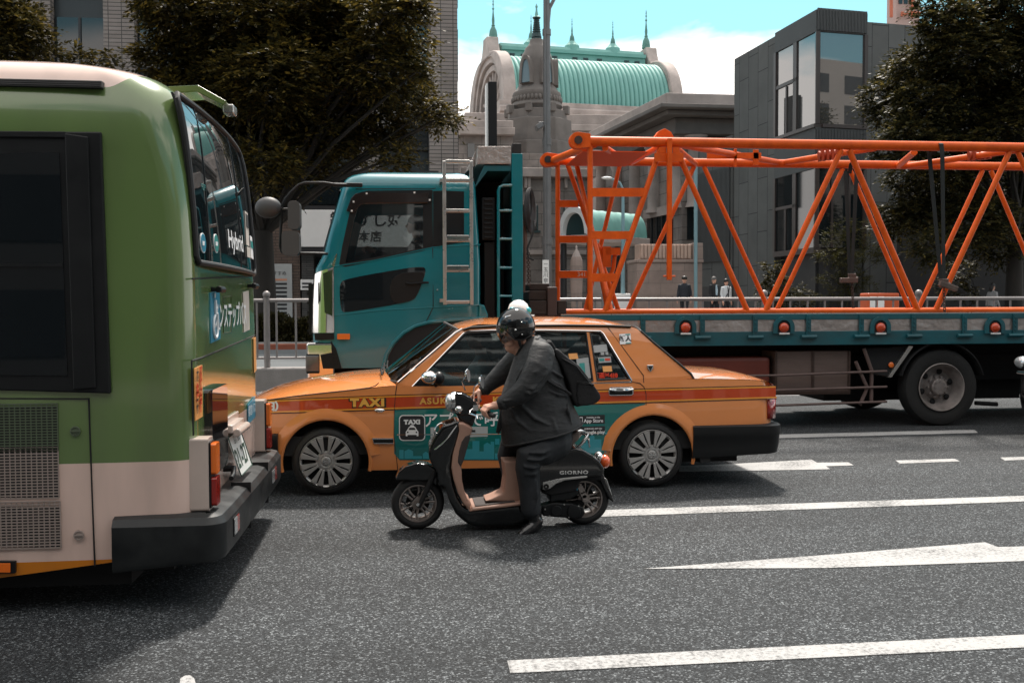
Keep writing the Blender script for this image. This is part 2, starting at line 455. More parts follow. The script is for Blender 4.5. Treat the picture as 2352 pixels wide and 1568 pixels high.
# ------------------------------------------------------------------ ground, road, markings
def zbg(Y): return interp(Y, [(18.3, 0.42), (27, 0.62), (34, 0.80), (60, 0.95)])
def sheet(name, x0, x1, ys, zf, m, kind='structure'):
    mb = MB(); mb.grid(lambda u, v: (u, v, zf(v)), np.linspace(x0, x1, 3), ys)
    return struct(mb.build(name, m, None, smooth=0), kind)
sheet('ground', -1500, 1500, (-1500, 1500), lambda y: -0.35, M['concrete'])
sheet('road', -160, 160, (-9, 17.9), lambda y: 0.0, M['asphalt'])
M['asphalt_far'] = mat('asphalt_far', (0.085, 0.095, 0.10), 0.85, var=0.4, vscale=1.2, bump=0.2, bscale=60)
sheet('opposite_road', -160, 160, (18.3, 24.2), zbg, M['asphalt_far'])
M['paving'] = brick_mat('paving', (0.20, 0.19, 0.18, 1), (0.24, 0.225, 0.21, 1), (0.09, 0.085, 0.08, 1), 0.6, 0.3, off=0.5)
sheet('pavement', -160, 160, (24.4, 36, 60, 190), lambda y: zbg(y) + 0.12, M['paving'])
mb = MB(); mb.bx(-160, 160, -19, -9, -0.3, 0.15)
struct(mb.build('near_pavement', M['paving'], None, smooth=0, bevel=0.02))
mb = MB(); mb.bx(-160, 160, 24.2, 24.4, 0.3, zbg(24.3) + 0.13)
M['kerb_red'] = mat('kerb_red', (0.26, 0.07, 0.035), 0.7, var=0.4, vscale=3)
struct(mb.build('kerb', M['kerb_red'], None, smooth=0, bevel=0.02))

def marking(pts, world=None):
    q = [G(a, b) for a, b in pts] if world is None else [Vector((a, b, 0)) for a, b in world]
    mb = MB(); mb.prism([(p.x, p.y) for p in q], 0.001, 0.005, axis='Z')
    return struct(mb.build('road_marking', M['road_paint'], None, smooth=0))
marking([(1165, 1518), (2800, 1436), (2800, 1465), (1172, 1547)])
marking([(1478, 1307), (1900, 1275), (2262, 1246), (2292, 1257), (2600, 1250), (2600, 1278), (2352, 1289), (1900, 1305)])
marking([(1330, 1174), (2352, 1139), (2800, 1124), (2800, 1135), (2352, 1152), (1330, 1189)])
marking([(1180, 1015), (1798, 998), (2238, 987), (2246, 994), (1800, 1006), (1180, 1024)])
marking([(1560, 1070), (1640, 1068), (1864, 1056), (1877, 1063), (1948, 1062), (1961, 1069), (1897, 1071), (1907, 1078), (1740, 1081), (1560, 1083)])
marking([(2057, 1058), (2193, 1054), (2205, 1060), (2067, 1065)])
marking([(2297, 1051), (2430, 1047), (2440, 1053), (2308, 1058)])
marking([(412, 1580), (414, 1560), (424, 1553), (436, 1552), (446, 1559), (452, 1580)])
marking(None, [(-60, 16.7), (60, 16.7), (60, 16.9), (-60, 16.9)])

# ------------------------------------------------------------------ median wall and guard fence
ZW = 0.50
mb = MB(); mb.bx(-70, 70, 17.9, 18.3, -0.05, ZW)
mw_ = tag(mb.build('median_wall', M['concrete'], None, smooth=0, bevel=0.03), 'low concrete median wall under the grey guard fence', 'wall'); mw_['kind'] = 'thing'
ZT = P(650, 690, 18.08).z
M['fence_grey'] = mat('fence_grey', (0.25, 0.228, 0.222), 0.45, metal=0.3, var=0.35, vscale=5)
fence = thing('guard_fence', (0, 18.08, ZW), 'grey steel guard fence with ball topped posts on the median wall', 'fence')
xs0 = P(613, 760, 18.08).x
px_ = [xs0 + 3.05 * k for k in range(-2, 8)]
for x in px_:
    mb = MB(); mb.lathe([(0.055, ZW - 0.02), (0.055, ZT + 0.03), (0.062, ZT + 0.03), (0.062, ZT + 0.05), (0.05, ZT + 0.05)], (x, 18.08, 0), n=12)
    mb.ball((x, 18.08, ZT + 0.105), 0.068, 12, 8)
    mb.build('post', M['fence_grey'], fence)
for a, b in zip(px_, px_[1:]):
    mb = MB()
    mb.tube([(a + 0.05, 18.08, ZT), (b - 0.05, 18.08, ZT)], 0.034, 8)
    mb.tube([(a + 0.05, 18.08, ZW + 0.17), (b - 0.05, 18.08, ZW + 0.17)], 0.022, 8)
    k = 9
    for i in range(k):
        x = lerp(a, b, (i + 0.5) / k); mb.tube([(x, 18.08, ZW + 0.17), (x, 18.08, ZT)], 0.019, 8)
    mb.build('rail_panel', M['fence_grey'], fence)

# ------------------------------------------------------------------ tower block of tiled piers on the left
M['tile'] = brick_mat('tile', (0.23, 0.195, 0.175, 1), (0.27, 0.23, 0.21, 1), (0.055, 0.05, 0.047, 1), 0.55, 0.17, ms=0.018, var=0.25)
M['bldg_glass'] = mat('bldg_glass', (0.010, 0.014, 0.016), 0.04, spec=0.8)
M['frame_dark'] = mat('frame_dark', (0.022, 0.022, 0.024), 0.5)
M['louvre'] = mat('louvre', (0.02, 0.024, 0.026), 0.35)
M['tube_light'] = mat('tube_light', (0.9, 0.9, 0.85), 0.4, emis=((1, 0.97, 0.9, 1), 1.4))
TY = 45.0
x_r = P(1052, 300, TY).x
tower = thing('office_tower', (x_r - 15, TY + 6, 0.9), 'tall brown tiled office tower with dark window bays behind the street tree', 'building')
mb = MB(); mb.bx(x_r - 44, x_r - 0.02, TY + 0.55, TY + 13, 0.5, 34)
mb.build('wall', M['louvre'], tower, smooth=0)
pier = (P(1052, 300, TY).x - P(985, 300, TY).x)
pitch = P(1052, 300, TY).x - P(872, 300, TY).x
for k in range(7):
    x1 = x_r - pitch * k
    mb = MB(); mb.bx(x1 - pier, x1, TY, TY + 0.5, 0.5, 34.2)
    mb.build('pier', M['tile'], tower, smooth=0)
    for fl in range(10):
        z0 = 1.2 + fl * 3.3
        mb = MB(); mb.bx(x1 - pitch + 0.05, x1 - pier - 0.05, TY + 0.42, TY + 0.54, z0 + 0.9, z0 + 3.0)
        w = mb.build('window', M['bldg_glass'], tower, smooth=0)
        mb = MB()
        mb.bx(x1 - pitch + 0.02, x1 - pier - 0.02, TY + 0.34, TY + 0.41, z0 + 0.78, z0 + 0.9)
        xm = x1 - (pitch + pier) / 2
        mb.bx(xm - 0.05, xm + 0.05, TY + 0.34, TY + 0.41, z0 + 0.91, z0 + 3.0)
        mb.build('frame', M['frame_dark'], w, smooth=0)
        if k in (5, 6) and fl in (3, 4):
            mb = MB(); mb.bx(x1 - pitch + 0.5, x1 - pier - 0.4, TY + 0.36, TY + 0.40, z0 + 2.2, z0 + 2.34)
            mb.build('tube_light', M['tube_light'], w, smooth=0)
for fl in range(10):
    z0 = 1.2 + fl * 3.3
    for j in range(4):
        mb = MB(); mb.bx(x_r, x_r + 0.06, TY + 0.7 + j * 3, TY + 3.3 + j * 3, z0 + 0.7, z0 + 3.0)
        mb.build('side_window', M['bldg_glass'], tower, smooth=0)

# ------------------------------------------------------------------ sushi shop frontage at its foot
M['shop_brick'] = brick_mat('shop_brick', (0.105, 0.070, 0.055, 1), (0.13, 0.09, 0.07, 1), (0.03, 0.025, 0.022, 1), 0.42, 0.11, off=0.5, ms=0.012)
M['slate'] = brick_mat('slate', (0.05, 0.048, 0.047, 1), (0.10, 0.095, 0.09, 1), (0.015, 0.015, 0.015, 1), 0.5, 0.07, off=0.5, ms=0.012)
M['sign_white'] = mat('sign_white', (0.80, 0.785, 0.77), 0.4, var=0.12, vscale=2)
SY = 38.5
shop = thing('sushi_shop', (P(800, 700, SY).x, SY + 2, 0.9), 'dark brick shop front at the foot of the tiled tower', 'shop')
a, b = P(560, 385, SY), P(1010, 740, SY)
mb = MB(); mb.bx(a.x, b.x, SY + 0.3, SY + 6.2, 0.6, a.z)
mb.build('wall', M['frame_dark'], shop, smooth=0)
def shop_rect(name, x0, y0, x1, y1, m, d0=0.0, d1=0.29):
    p, q = P(x0, y0, SY), P(x1, y1, SY)
    mb = MB(); mb.bx(p.x, q.x, SY + d0, SY + d1, q.z, p.z)
    return mb.build(name, m, shop, smooth=0)
shop_rect('brick_pier', 560, 480, 598, 760, M['shop_brick'], 0.1)
shop_rect('brick_pier', 622, 400, 690, 760, M['shop_brick'], 0.08)
shop_rect('stone_pier', 692, 575, 722, 760, M['slate'], 0.05)
shop_rect('shop_window', 725, 590, 1000, 750, M['bldg_glass'], 0.18)
shop_rect('shop_window', 694, 400, 860, 470, M['bldg_glass'], 0.18)
sg = thing('shop_sign', (P(840, 570, SY - .2).x, SY - 0.2, P(840, 570, SY).z), 'long white sushi shop sign with brush lettering seen past the teal cab', 'sign')
p, q = P(690, 482, SY - .2), P(990, 568, SY - .2)
mb = MB(); mb.bx(p.x, q.x, SY - 0.25, SY - 0.05, q.z, p.z); mb.build('board', M['sign_white'], sg, smooth=0, bevel=0.02)
mb = MB()
mb.bx(p.x - .1, q.x + .1, SY - 0.22, SY - 0.02, p.z + 0.01, p.z + 0.16); mb.bx(p.x - .1, q.x + .1, SY - 0.22, SY - 0.02, q.z - 0.2, q.z - 0.01)
mb.build('frame', M['frame_dark'], sg, smooth=0)
def flat_text(name, txt, px, py, Y, hpx, m, parent, **kw):
    c = P(px, py, Y); s = hpx * Y / FPX
    return put_text(name, txt, m, lambda u, v: (c.x + u, Y, c.z + v), parent, s, **kw)
flat_text('lettering', 'すし好', 872, 507, SY - .265, 36, M['dark_ink'], sg, bold=0.012, spacing=0.96)
flat_text('lettering', '築', 776, 507, SY - .265, 36, M['dark_ink'], sg, bold=0.012)
flat_text('lettering', '本店', 850, 545, SY - .265, 27, M['dark_ink'], sg, bold=0.01)
def board_sign(name, x0, y0, x1, y1, Y, label, m, depth=0.08):
    p, q = P(x0, y0, Y), P(x1, y1, Y)
    t = thing(name, ((p.x + q.x) / 2, Y, q.z), label, 'sign')
    mb = MB(); mb.bx(p.x, q.x, Y, Y + depth, q.z, p.z); mb.build('panel', m, t, smooth=0, bevel=0.008)
    return t
M['poster_grey'] = mat('poster_grey', (0.42, 0.43, 0.43), 0.35, var=0.2, vscale=1.5)
M['poster_band'] = mat('poster_band', (0.55, 0.25, 0.15), 0.5)
ps = board_sign('menu_board', 612, 606, 672, 762, SY - 0.02, 'tall pale menu board of dark text rows on the brick shop front', M['poster_grey'])
for i in range(9):
    y = 640 + i * 9.5
    p, q = P(616, y, SY - .04), P(659, y + 4.6, SY - .04)
    mb = MB(); mb.bx(p.x, q.x, SY - 0.028, SY - 0.022, q.z, p.z); mb.build('text_row', M['poster_band'] if i == 0 else M['dark_ink'], ps, smooth=0)
flat_text('lettering', 'おすすめ', 637, 628, SY - .03, 10, M['dark_ink'], ps)
ns = board_sign('name_plate', 690, 642, 722, 666, SY + 0.0, 'small pale name plate on the slate pier beside the menu board', M['sign_white'], 0.045)
for i, y in enumerate((651, 659)):
    p, q = P(694, y - 2, SY - .01), P(716, y + 2, SY - .01)
    mb = MB(); mb.bx(p.x, q.x, SY - 0.006, SY - 0.002, q.z, p.z); mb.build('text_row', M['dark_ink'], ns, smooth=0)

# ------------------------------------------------------------------ temple: barrel roof, gables, stupa tower, portico
M['stone'] = brick_mat('stone', (0.235, 0.20, 0.18, 1), (0.28, 0.24, 0.22, 1), (0.075, 0.068, 0.06, 1), 1.5, 0.75, off=0.5, ms=0.02, var=0.45, bump=0.4)
M['stone_pale'] = mat('stone_pale', (0.46, 0.39, 0.36), 0.8, var=0.8, vscale=0.45, bump=0.3, bscale=6, col2=(0.18, 0.155, 0.14, 1))
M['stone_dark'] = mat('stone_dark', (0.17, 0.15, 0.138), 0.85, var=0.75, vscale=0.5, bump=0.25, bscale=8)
M['copper'] = mat('copper', (0.17, 0.385, 0.345), 0.6, var=0.55, vscale=0.9, stretch=(1, 1, 0.35), col2=(0.11, 0.27, 0.245, 1))
M['copper_dark'] = mat('copper_dark', (0.015, 0.04, 0.042), 0.5)
TYD = 106.0
A = P(1133, 101, TYD); ZR = A.z
B = G(1484, 124, ZR)
ax = Vector((B.x - A.x, B.y - A.y, 0)); LEN = ax.length; ax.normalize()
bx_ = Vector((ax.y, -ax.x, 0))
W0, W1 = 1.3, 7.2
ZE = P(1350, 240, TYD - 6.5).z
def TP(s, w, z): p = A + ax * s + bx_ * w; return Vector((p.x, p.y, z))
temple = thing('temple', TP(LEN / 2, 0, 0.9), 'grey stone temple hall under a barrel vaulted green copper roof', 'temple')
def roof_prof(t): return (W0 + (W1 - W0) * math.sin(t * PI / 2) ** 0.85, ZE + (ZR - 2.0 - ZE) * math.cos(t * PI / 2) ** 0.95)
NR = 34
def roof_pt(u, t, sgn=1):
    w, z = roof_prof(t); c = abs(math.sin(PI * NR * u)) ** 0.6 * 0.22
    return TP(.3 + u * (LEN - .6), sgn * (w + c * math.sin(t * PI / 2)), z + c * math.cos(t * PI / 2))
mb = MB(); us = np.linspace(0, 1, NR * 8 + 1); ts = np.linspace(0, 1, 15)
mb.grid(lambda u, t: roof_pt(u, t), us, ts)
mb.grid(lambda u, t: roof_pt(u, t, -1), np.linspace(0, 1, 40), ts)
mb.build('roof', M['copper'], temple, smooth=60, fix=False)
mb = MB(); mb.prism([(-W0 - .5, ZR - 2.3), (W0 + .5, ZR - 2.3), (W0 + .3, ZR - 1.9), (W0 - .1, ZR - 1.9), (W0 - .1, ZR - 0.9), (W0 + .15, ZR - 0.85), (W0 + .15, ZR - .5), (0.8, ZR - .35), (0.6, ZR), (-0.6, ZR), (-.8, ZR - .35), (-W0 - .15, ZR - .5), (-W0 - .15, ZR - .85), (-W0 + .1, ZR - .9), (-W0 + .1, ZR - 1.9), (-W0 - .3, ZR - 1.9)], 0.6, LEN - 0.6)
mb.v = [tuple(TP(y, x, z)) for x, y, z in mb.v]
ridge = mb.build('ridge', M['copper'], temple, smooth=0)
for k in (0.1, 0.17, 0.37, 0.50, 0.57, 0.66, 0.84, 0.91):
    mb = MB(); mb.box((0, 0, 0), (0.55, 0.12, 0.42)); mb.xf(Matrix.Translation(TP(k * LEN, W0 - .08, ZR - 1.4)) @ Matrix.Rotation(math.atan2(ax.y, ax.x), 4, 'Z'))
    mb.build('vent', M['copper_dark'], ridge, smooth=0)
def gable_poly(o, top):
    pts = []
    for i in range(19):
        t = i / 18; w, z = roof_prof(1 - t)
        pts.append((w + o, z + o * 0.75 * t))
    pts += [(1.5, ZR - 1.0), (1.05, ZR - 0.2), (0.9, ZR + top), (-0.9, ZR + top)]
    left = [(-a_, b_) for a_, b_ in reversed(pts[:-2])]
    return [(W1 + o, ZE - 1.2)] + pts + left + [(-W1 - o, ZE - 1.2)]
def arch(cw, cz, hw, hh, n=20):
    """pointed arch outline"""
    pts = [(cw + hw, cz)]
    for i in range(1, n):
        t = i / n; pts.append((cw + hw * math.cos(t * PI / 2) ** 0.8, cz + hh * math.sin(t * PI / 2)))
    pts.append((cw, cz + hh))
    return pts + [(2 * cw - a_, b_) for a_, b_ in reversed(pts[:-1])]
def to_t(mb): mb.v = [tuple(TP(y, x, z)) for x, y, z in mb.v]; return mb
H_ = ZR - ZE
for s0, s1, front in ((-.9, 0.35, True), (LEN - 0.35, LEN + .9, False)):
    mb = MB(); hole = [arch(0, ZE - 0.2, 6.2, H_ * 0.80)] if front else []
    mb.prism(gable_poly(.75, 0.5), s0, s1, holes=hole)
    gb = to_t(mb).build('gable', M['stone_pale'], temple, smooth=30, bevel=0.12)
    if front:
        for k, (o1, o2) in enumerate(((6.2, 5.6), (5.4, 4.8))):
            mb = MB(); f = H_ * 0.80 / 6.2
            mb.prism(arch(0, ZE - .2, o1, o1 * f), s0 + 0.25 + .3 * k, s0 + 1.3, holes=[arch(0, ZE - .19, o2, o2 * f)])
            to_t(mb).build('arch_ring', M['stone_pale'], gb, smooth=30)
        mb = MB()
        for k in range(11):
            a_ = PI * (k + .5) / 11
            mb.tube([(1.6 * math.cos(a_), s0 + 1.0, ZE + 1.6 * f * math.sin(a_)), (4.8 * math.cos(a_), s0 + 1.0, ZE + 4.6 * f * math.sin(a_))], 0.24, 8)
        mb.prism(arch(0, ZE - .2, 1.9, 1.9 * f), s0 + .7, s0 + 1.3)
        to_t(mb).build('wheel_tracery', M['stone_pale'], gb, smooth=40)
        mb = MB(); mb.prism(arch(0, ZE - .2, 6.2, H_ * .8), s0 + 1.5, s0 + 1.7); to_t(mb).build('wheel_window', M['copper_dark'], gb, smooth=0)
M['copper_spire'] = mat('copper_spire', (0.10, 0.235, 0.205), 0.6, var=0.5, vscale=1.5)
def finial(s, z, k, base):
    mb = MB(); p = TP(s, 0, 0)
    prof = [(0.75, 0), (0.95, .15), (0.95, .35), (0.85, .45), (0.9, .6), (0.72, 1.5), (0.42, 2.0), (0.3, 2.2), (0.42, 2.35), (0.25, 2.5), (0.3, 3.2), (0.12, 4.7), (0.10, 5.0), (0.27, 5.25), (0.09, 5.45), (0.08, 5.8), (0.2, 6.0), (0.07, 6.2), (0.13, 6.5), (0.01, 7.2)]
    mb.lathe([(r * k * .85, h * k) for r, h in prof], (p.x, p.y, z), n=14)
    return mb.build('finial', M['copper_spire'], temple)
finial(0, ZR + 0.5, 0.60, 1); finial(LEN, ZR + 0.5, 0.60, 1)
for s in (0.24, 0.505, 0.775):
    p = TP(s * LEN, 0, ZR)
    mb = MB(); mb.lathe([(0.85, -.5), (0.8, 0.3), (0.5, .6), (0.36, .8)], (p.x, p.y, ZR), n=10); mb.build('finial_base', M['copper'], temple)
    finial(s * LEN, ZR + .75, 0.36, 0)
mb = MB()
mb.prism([(-W1 - .6, 0.5), (W1 + .6, .5), (W1 + .6, ZE - 1.3), (W1 + 1.3, ZE - 1.2), (W1 + 1.3, ZE - .7), (W1 + .9, ZE - .55), (W1 + .9, ZE - .02), (-W1 - .6, ZE - .02)], -1.4, LEN + 1.4)
to_t(mb).build('wall', M['stone_pale'], temple, smooth=0, bevel=0.06)
# lower entablature reaching forward
p0, p1 = P(1290, 262, 92), P(1470, 335, 92)
mb = MB(); mb.bx(p0.x - 9, p1.x + 6, 92, 98, 0.5, p0.z); mb.bx(p0.x - 9.3, p1.x + 6.3, 91.6, 98, p0.z - 1.6, p0.z - 1.0)
mb.build('lower_wall', M['stone_pale'], temple, smooth=0, bevel=0.06)

SYD = 86.0
sc = P(1233, 300, SYD); k = SYD / FPX / 1.006
st = thing('stupa_tower', (sc.x, SYD, 0.9), 'weathered stone stupa tower with a ringed copper spire before the temple roof', 'tower')
zz = lambda y: P(1233, y, SYD).z
mb = MB()
mb.lathe([(r * k, zz(y)) for r, y in ((15, 92), (17, 100), (20, 106), (27, 113), (28, 119), (34, 128), (39, 146), (41, 170), (42, 200), (46, 205), (50, 212), (55, 217))], (sc.x, SYD, 0), n=16)
mb.build('dome', M['stone_dark'], st, smooth=50)
mb = MB(); mb.lathe([(r * k, zz(y)) for r, y in ((55, 216), (57, 222), (55, 226), (56, 240), (59, 243), (60, 248), (56, 252), (52, 262))], (sc.x, SYD, 0), n=40)
for i in range(40):
    a_ = 2 * PI * i / 40
    mb.ball((sc.x + 56 * k * math.cos(a_), SYD + 56 * k * math.sin(a_), zz(233)), 4.0 * k, 8, 6, (1, 1, 1.7))
mb.build('petal_band', M['stone_dark'], st, smooth=50)
mb = MB()
for r, y0, y1 in ((70, 259, 281), (82, 281, 335), (90, 334, 372)):
    mb.lathe([(0.01, zz(y0)), (r * k, zz(y0)), ((r + 2) * k, zz(y1)), (r * k, zz(y1))], (sc.x, SYD, 0), n=8, a0=PI / 8, a1=2 * PI + PI / 8)
for i in range(8):
    a_ = PI / 4 * i + PI / 8
    mb.box((sc.x + 70 * k * math.cos(a_), SYD + 70 * k * math.sin(a_), zz(258)), (14 * k, 14 * k, 20 * k), rz=a_)
mb.build('octagon_base', M['stone_dark'], st, smooth=0, bevel=0.08)
mb = MB(); mb.bx(sc.x - 105 * k, sc.x + 105 * k, SYD - 3.4, SYD + 4, 0.5, zz(366))
mb.build('wall', M['stone'], st, smooth=0, bevel=.05)
mb = MB()
prof = [(0, 9), (1.2, 12), (3, 16), (1.6, 20), (2.2, 26), (3.4, 32), (4.2, 37), (7, 39), (9.5, 41), (8.5, 44), (5.2, 46)]
for i in range(7): prof += [(5.0 + i * .5, 46 + i * 5), (7.0 + i * .55, 47.5 + i * 5), (7.0 + i * .55, 49 + i * 5)]
prof += [(11, 82), (12, 87), (10, 88), (14, 92)]
mb.lathe([(max(.3, r) * k, zz(y)) for r, y in prof], (sc.x, SYD, 0), n=16)
mb.build('spire', M['copper_dark'], st, smooth=40)
mb = MB(); mb.lathe([(max(.3, r) * k * 1.04, zz(y)) for r, y in prof[:9]], (sc.x, SYD, 0), n=16); mb.build('spire_tip', M['copper'], st, smooth=40)
for a_ in (-1.15, -2.25, -0.2):
    n_ = Vector((math.cos(a_), math.sin(a_), 0)); t_ = Vector((-n_.y, n_.x, 0))
    mb = MB(); mb.prism(arch(0, 0, 0.42, 2.0, 8) , -0.1, 0.42)
    c_ = Vector((sc.x, SYD, zz(200) + .1)) + n_ * (40 * k)
    mb.v = [tuple(c_ + t_ * x + n_ * (0.0 - y + .16) + Vector((0, 0, z))) for x, y, z in mb.v]
    mb.build('arched_window', mat('blue_glass', (0.10, 0.16, 0.19), 0.15), st, smooth=0)
    mb = MB(); mb.prism(arch(0, -.1, 0.62, 2.35, 8), -0.2, 0.4, holes=[arch(0, -.09, .43, 2.02, 8)])
    mb.v = [tuple(c_ + t_ * x + n_ * (0.0 - y + .16) + Vector((0, 0, z))) for x, y, z in mb.v]
    mb.build('window_surround', M['stone_dark'], st, smooth=0)

# side wing left of the stupa and the low facade with windows
WY = 80.0
wing = thing('temple_wing', (P(1100, 400, WY).x, WY + 4, 0.9), 'low stone temple wing with small windows between tower block and stupa', 'building')
p0, p1 = P(1040, 285, WY), P(1178, 400, WY)
mb = MB(); mb.bx(p0.x, p1.x, WY, WY + 8, 0.5, p0.z); mb.build('wall', M['stone'], wing, smooth=0)
mb = MB(); mb.bx(p0.x - .1, p1.x + .1, WY - .7, WY - .02, P(1100, 312, WY).z, P(1100, 295, WY).z); mb.bx(p0.x, p1.x, WY - .4, WY - .03, P(1100, 294, WY).z, P(1100, 278, WY).z)
mb.build('cornice', M['stone_pale'], wing, smooth=0, bevel=0.05)
for x in (1082, 1128):
    a_, b_ = P(x - 8, 330, WY), P(x + 8, 362, WY)
    mb = MB(); mb.bx(a_.x, b_.x, WY - .06, WY + .1, b_.z, a_.z); mb.build('window', M['bldg_glass'], wing, smooth=0)
FY = 66.0
fac = thing('temple_facade', (P(1270, 500, FY).x, FY + 3, 0.9), 'stone block temple facade with tall arched windows behind the lamp pole', 'building')
p0, p1 = P(1060, 395, FY), P(1362, 700, FY)
mb = MB(); mb.bx(p0.x, p1.x, FY, FY + 9, 0.5, p0.z); mb.build('wall', M['stone'], fac, smooth=0)
mb = MB()
mb.bx(p0.x - .1, p1.x + .1, FY - .6, FY - .02, P(1200, 408, FY).z, P(1200, 388, FY).z); mb.bx(p0.x, p1.x, FY - .3, FY - .02, P(1200, 585, FY).z, P(1200, 575, FY).z)
for x in (1208, 1216, 1300): mb.tube([P(x, 408, FY - .2), P(x, 432, FY - .2)], .12, 8)
mb.build('cornice', M['stone_pale'], fac, smooth=0, bevel=.04)
for x, w in ((1224, 10), (1312, 17), (1345, 10)):
    c_ = P(x, 528, FY); hw = w * FY / FPX
    mb = MB(); mb.prism(arch(c_.x, c_.z + 1.4, hw, .5, 8) + [(c_.x - hw, c_.z), (c_.x + hw, c_.z)], FY - .06, FY + .1)
    wd = mb.build('window', M['bldg_glass'], fac, smooth=0)
    mb = MB()
    for dx in (-1, -.0, 1): mb.bx(c_.x + dx * hw - .05, c_.x + dx * hw + .05, FY - .14, FY - .07, c_.z - .05, c_.z + 1.6)
    mb.bx(c_.x - hw - .2, c_.x + hw + .2, FY - .22, FY - .0, c_.z - .2, c_.z - .06)
    mb.build('window_frame', M['copper_dark'], wd, smooth=0)

# portico block with the deep cornice
PY = 56.0
C0 = P(1531, 212, PY); zt = C0.z
FL = G(1352, 303, zt); FRt = G(1720, 217, zt)
port = thing('temple_portico', ((C0.x + FL.x) / 2, (C0.y + FL.y) / 2, .9), 'grey stone portico block with a deep shadowed cornice beside the temple roof', 'building')
dl = (FL - C0); dl.z = 0; dr = (FRt - C0); dr.z = 0
def port_prism(ins, z0, z1, m, name, bev=.05):
    e1, e2 = dl.normalized(), dr.normalized()
    c_ = C0 + e1 * ins + e2 * ins
    q = [c_, c_ + dl, c_ + dl + dr, c_ + dr]
    mb = MB(); mb.prism([(v.x, v.y) for v in q], z0, z1, axis='Z')
    return mb.build(name, m, port, smooth=0, bevel=bev)
zy = lambda y: P(1531, y, PY).z
port_prism(0.0, zy(240), zy(213), M['stone_pale'], 'parapet')
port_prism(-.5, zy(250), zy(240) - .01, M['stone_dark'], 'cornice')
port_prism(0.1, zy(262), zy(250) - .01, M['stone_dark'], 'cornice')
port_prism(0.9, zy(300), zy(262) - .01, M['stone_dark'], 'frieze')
port_prism(1.6, 0.5, zy(300) - .01, M['stone'], 'wall')
e1, e2 = dl.normalized(), dr.normalized()
nl, nr_ = Vector((e1.y, -e1.x, 0)), Vector((e2.y, -e2.x, 0))
if nl.x > 0: nl = -nl
if nr_.y > 0: nr_ = -nr_
for i in range(5):
    c_ = C0 + e1 * (2.2 + i * 3.2) + e2 * 1.55
    mb = MB(); mb.lathe([(0.62, zy(470)), (0.5, zy(455)), (0.46, zy(330)), (.7, zy(305)), (.75, zy(300) - .02)], (c_.x, c_.y, 0), n=14); mb.build('column', M['stone_pale'], port)
for i in range(3):
    c_ = C0 + e2 * (2.4 + i * 3.0) + e1 * 1.5
    mb = MB(); mb.lathe([(0.62, zy(470)), (0.5, zy(455)), (0.46, zy(330)), (.7, zy(305)), (.75, zy(300) - .02)], (c_.x, c_.y, 0), n=14); mb.build('column', M['stone_pale'], port)
# windows on the two faces of the portico wall
def face_rect(name, x0, y0, x1, y1, e, ins_e, m, parent, out=0.06, th=0.12):
    """a panel on the portico face through C0 + ins along e: pixel rectangle to wall rectangle"""
    o_ = C0 + (e2 if e is e1 else e1) * 1.6; n_ = nl if e is e1 else nr_
    def hit(a_, b_):
        d = ray(a_, b_); o0 = Vector((0, 0, CAM_H)); t = (o_ - o0).dot(n_) / d.dot(n_); return o0 + d * t
    pa, pb = hit(x0, y0), hit(x1, y1)
    mb = MB(); u0, u1 = (pa - o_).dot(e), (pb - o_).dot(e)
    vs = [o_ + e * u + n_ * w + Vector((0, 0, z - o_.z)) for u in (u0, u1) for w in (out - th, out) for z in (pb.z, pa.z)]
    mb.add(vs, [(0, 1, 3, 2), (4, 6, 7, 5), (0, 4, 5, 1), (2, 3, 7, 6), (0, 2, 6, 4), (1, 5, 7, 3)])
    return mb.build(name, m, parent, smooth=0)
face_rect('window', 1488, 490, 1546, 562, e1, 0, M['bldg_glass'], port)
face_rect('window_frame', 1484, 484, 1550, 490, e1, 0, M['stone_pale'], port, .2, .2)
for x in (1499, 1511, 1523, 1535): face_rect('mullion', x - 1, 490, x + 1, 562, e1, 0, M['frame_dark'], port, .12, .05)
face_rect('window', 1578, 475, 1596, 550, e2, 0, M['bldg_glass'], port)
face_rect('window', 1572, 286, 1590, 330, e2, 0, M['frame_dark'], port)

# entrance hut with the barrel roof
HY = 48.0
hut = thing('gate_pavilion', (P(1370, 690, HY).x, HY, .9), 'small arched gate pavilion with a green barrel roof seen through the lattice boom', 'pavilion')
hd = Vector((math.cos(R(38)), math.sin(R(38)), 0)); hp = Vector((hd.y, -hd.x, 0))
hc = P(1324, 541, HY)
def HP(s, w, z): q = hc + hd * s + hp * w; return (q.x, q.y, z)
def to_h(mb): mb.v = [HP(y, x, z) for x, y, z in mb.v]; return mb
hw, hh = 0.98, hc.z - hc.z + 1.38
mb = MB(); mb.prism(arch(0, hc.z, hw, hh, 12), -.25, 0.15, holes=[arch(0, hc.z + .01, hw * .74, hh * .78, 12)]); to_h(mb).build('arch_front', M['white'], hut, smooth=30, bevel=.03)
mb = MB(); mb.prism(arch(0, hc.z, hw * .74, hh * .78, 12), .05, .1); to_h(mb).build('arch_panel', M['copper_dark'], hut, smooth=0)
mb = MB(); ap = arch(0, hc.z, hw * .93, hh * .93, 12)
mb.grid(lambda u, v: HP(.15 + u, ap[int(v)][0] * (1 + .03 * (abs(math.sin(u * 5)) ** 4)), ap[int(v)][1] + .02 * (abs(math.sin(u * 5)) ** 4)), np.linspace(0, 4.2, 60), range(len(ap)))
mb.build('roof', M['copper'], hut, smooth=50)
mb = MB(); mb.prism([(-hw * 1.1, hc.z - .35), (hw * 1.1, hc.z - .35), (hw * 1.1, hc.z - .01), (-hw * 1.1, hc.z - .01)], -.3, 4.4); to_h(mb).build('eave', M['stone_pale'], hut, smooth=0, bevel=.03)
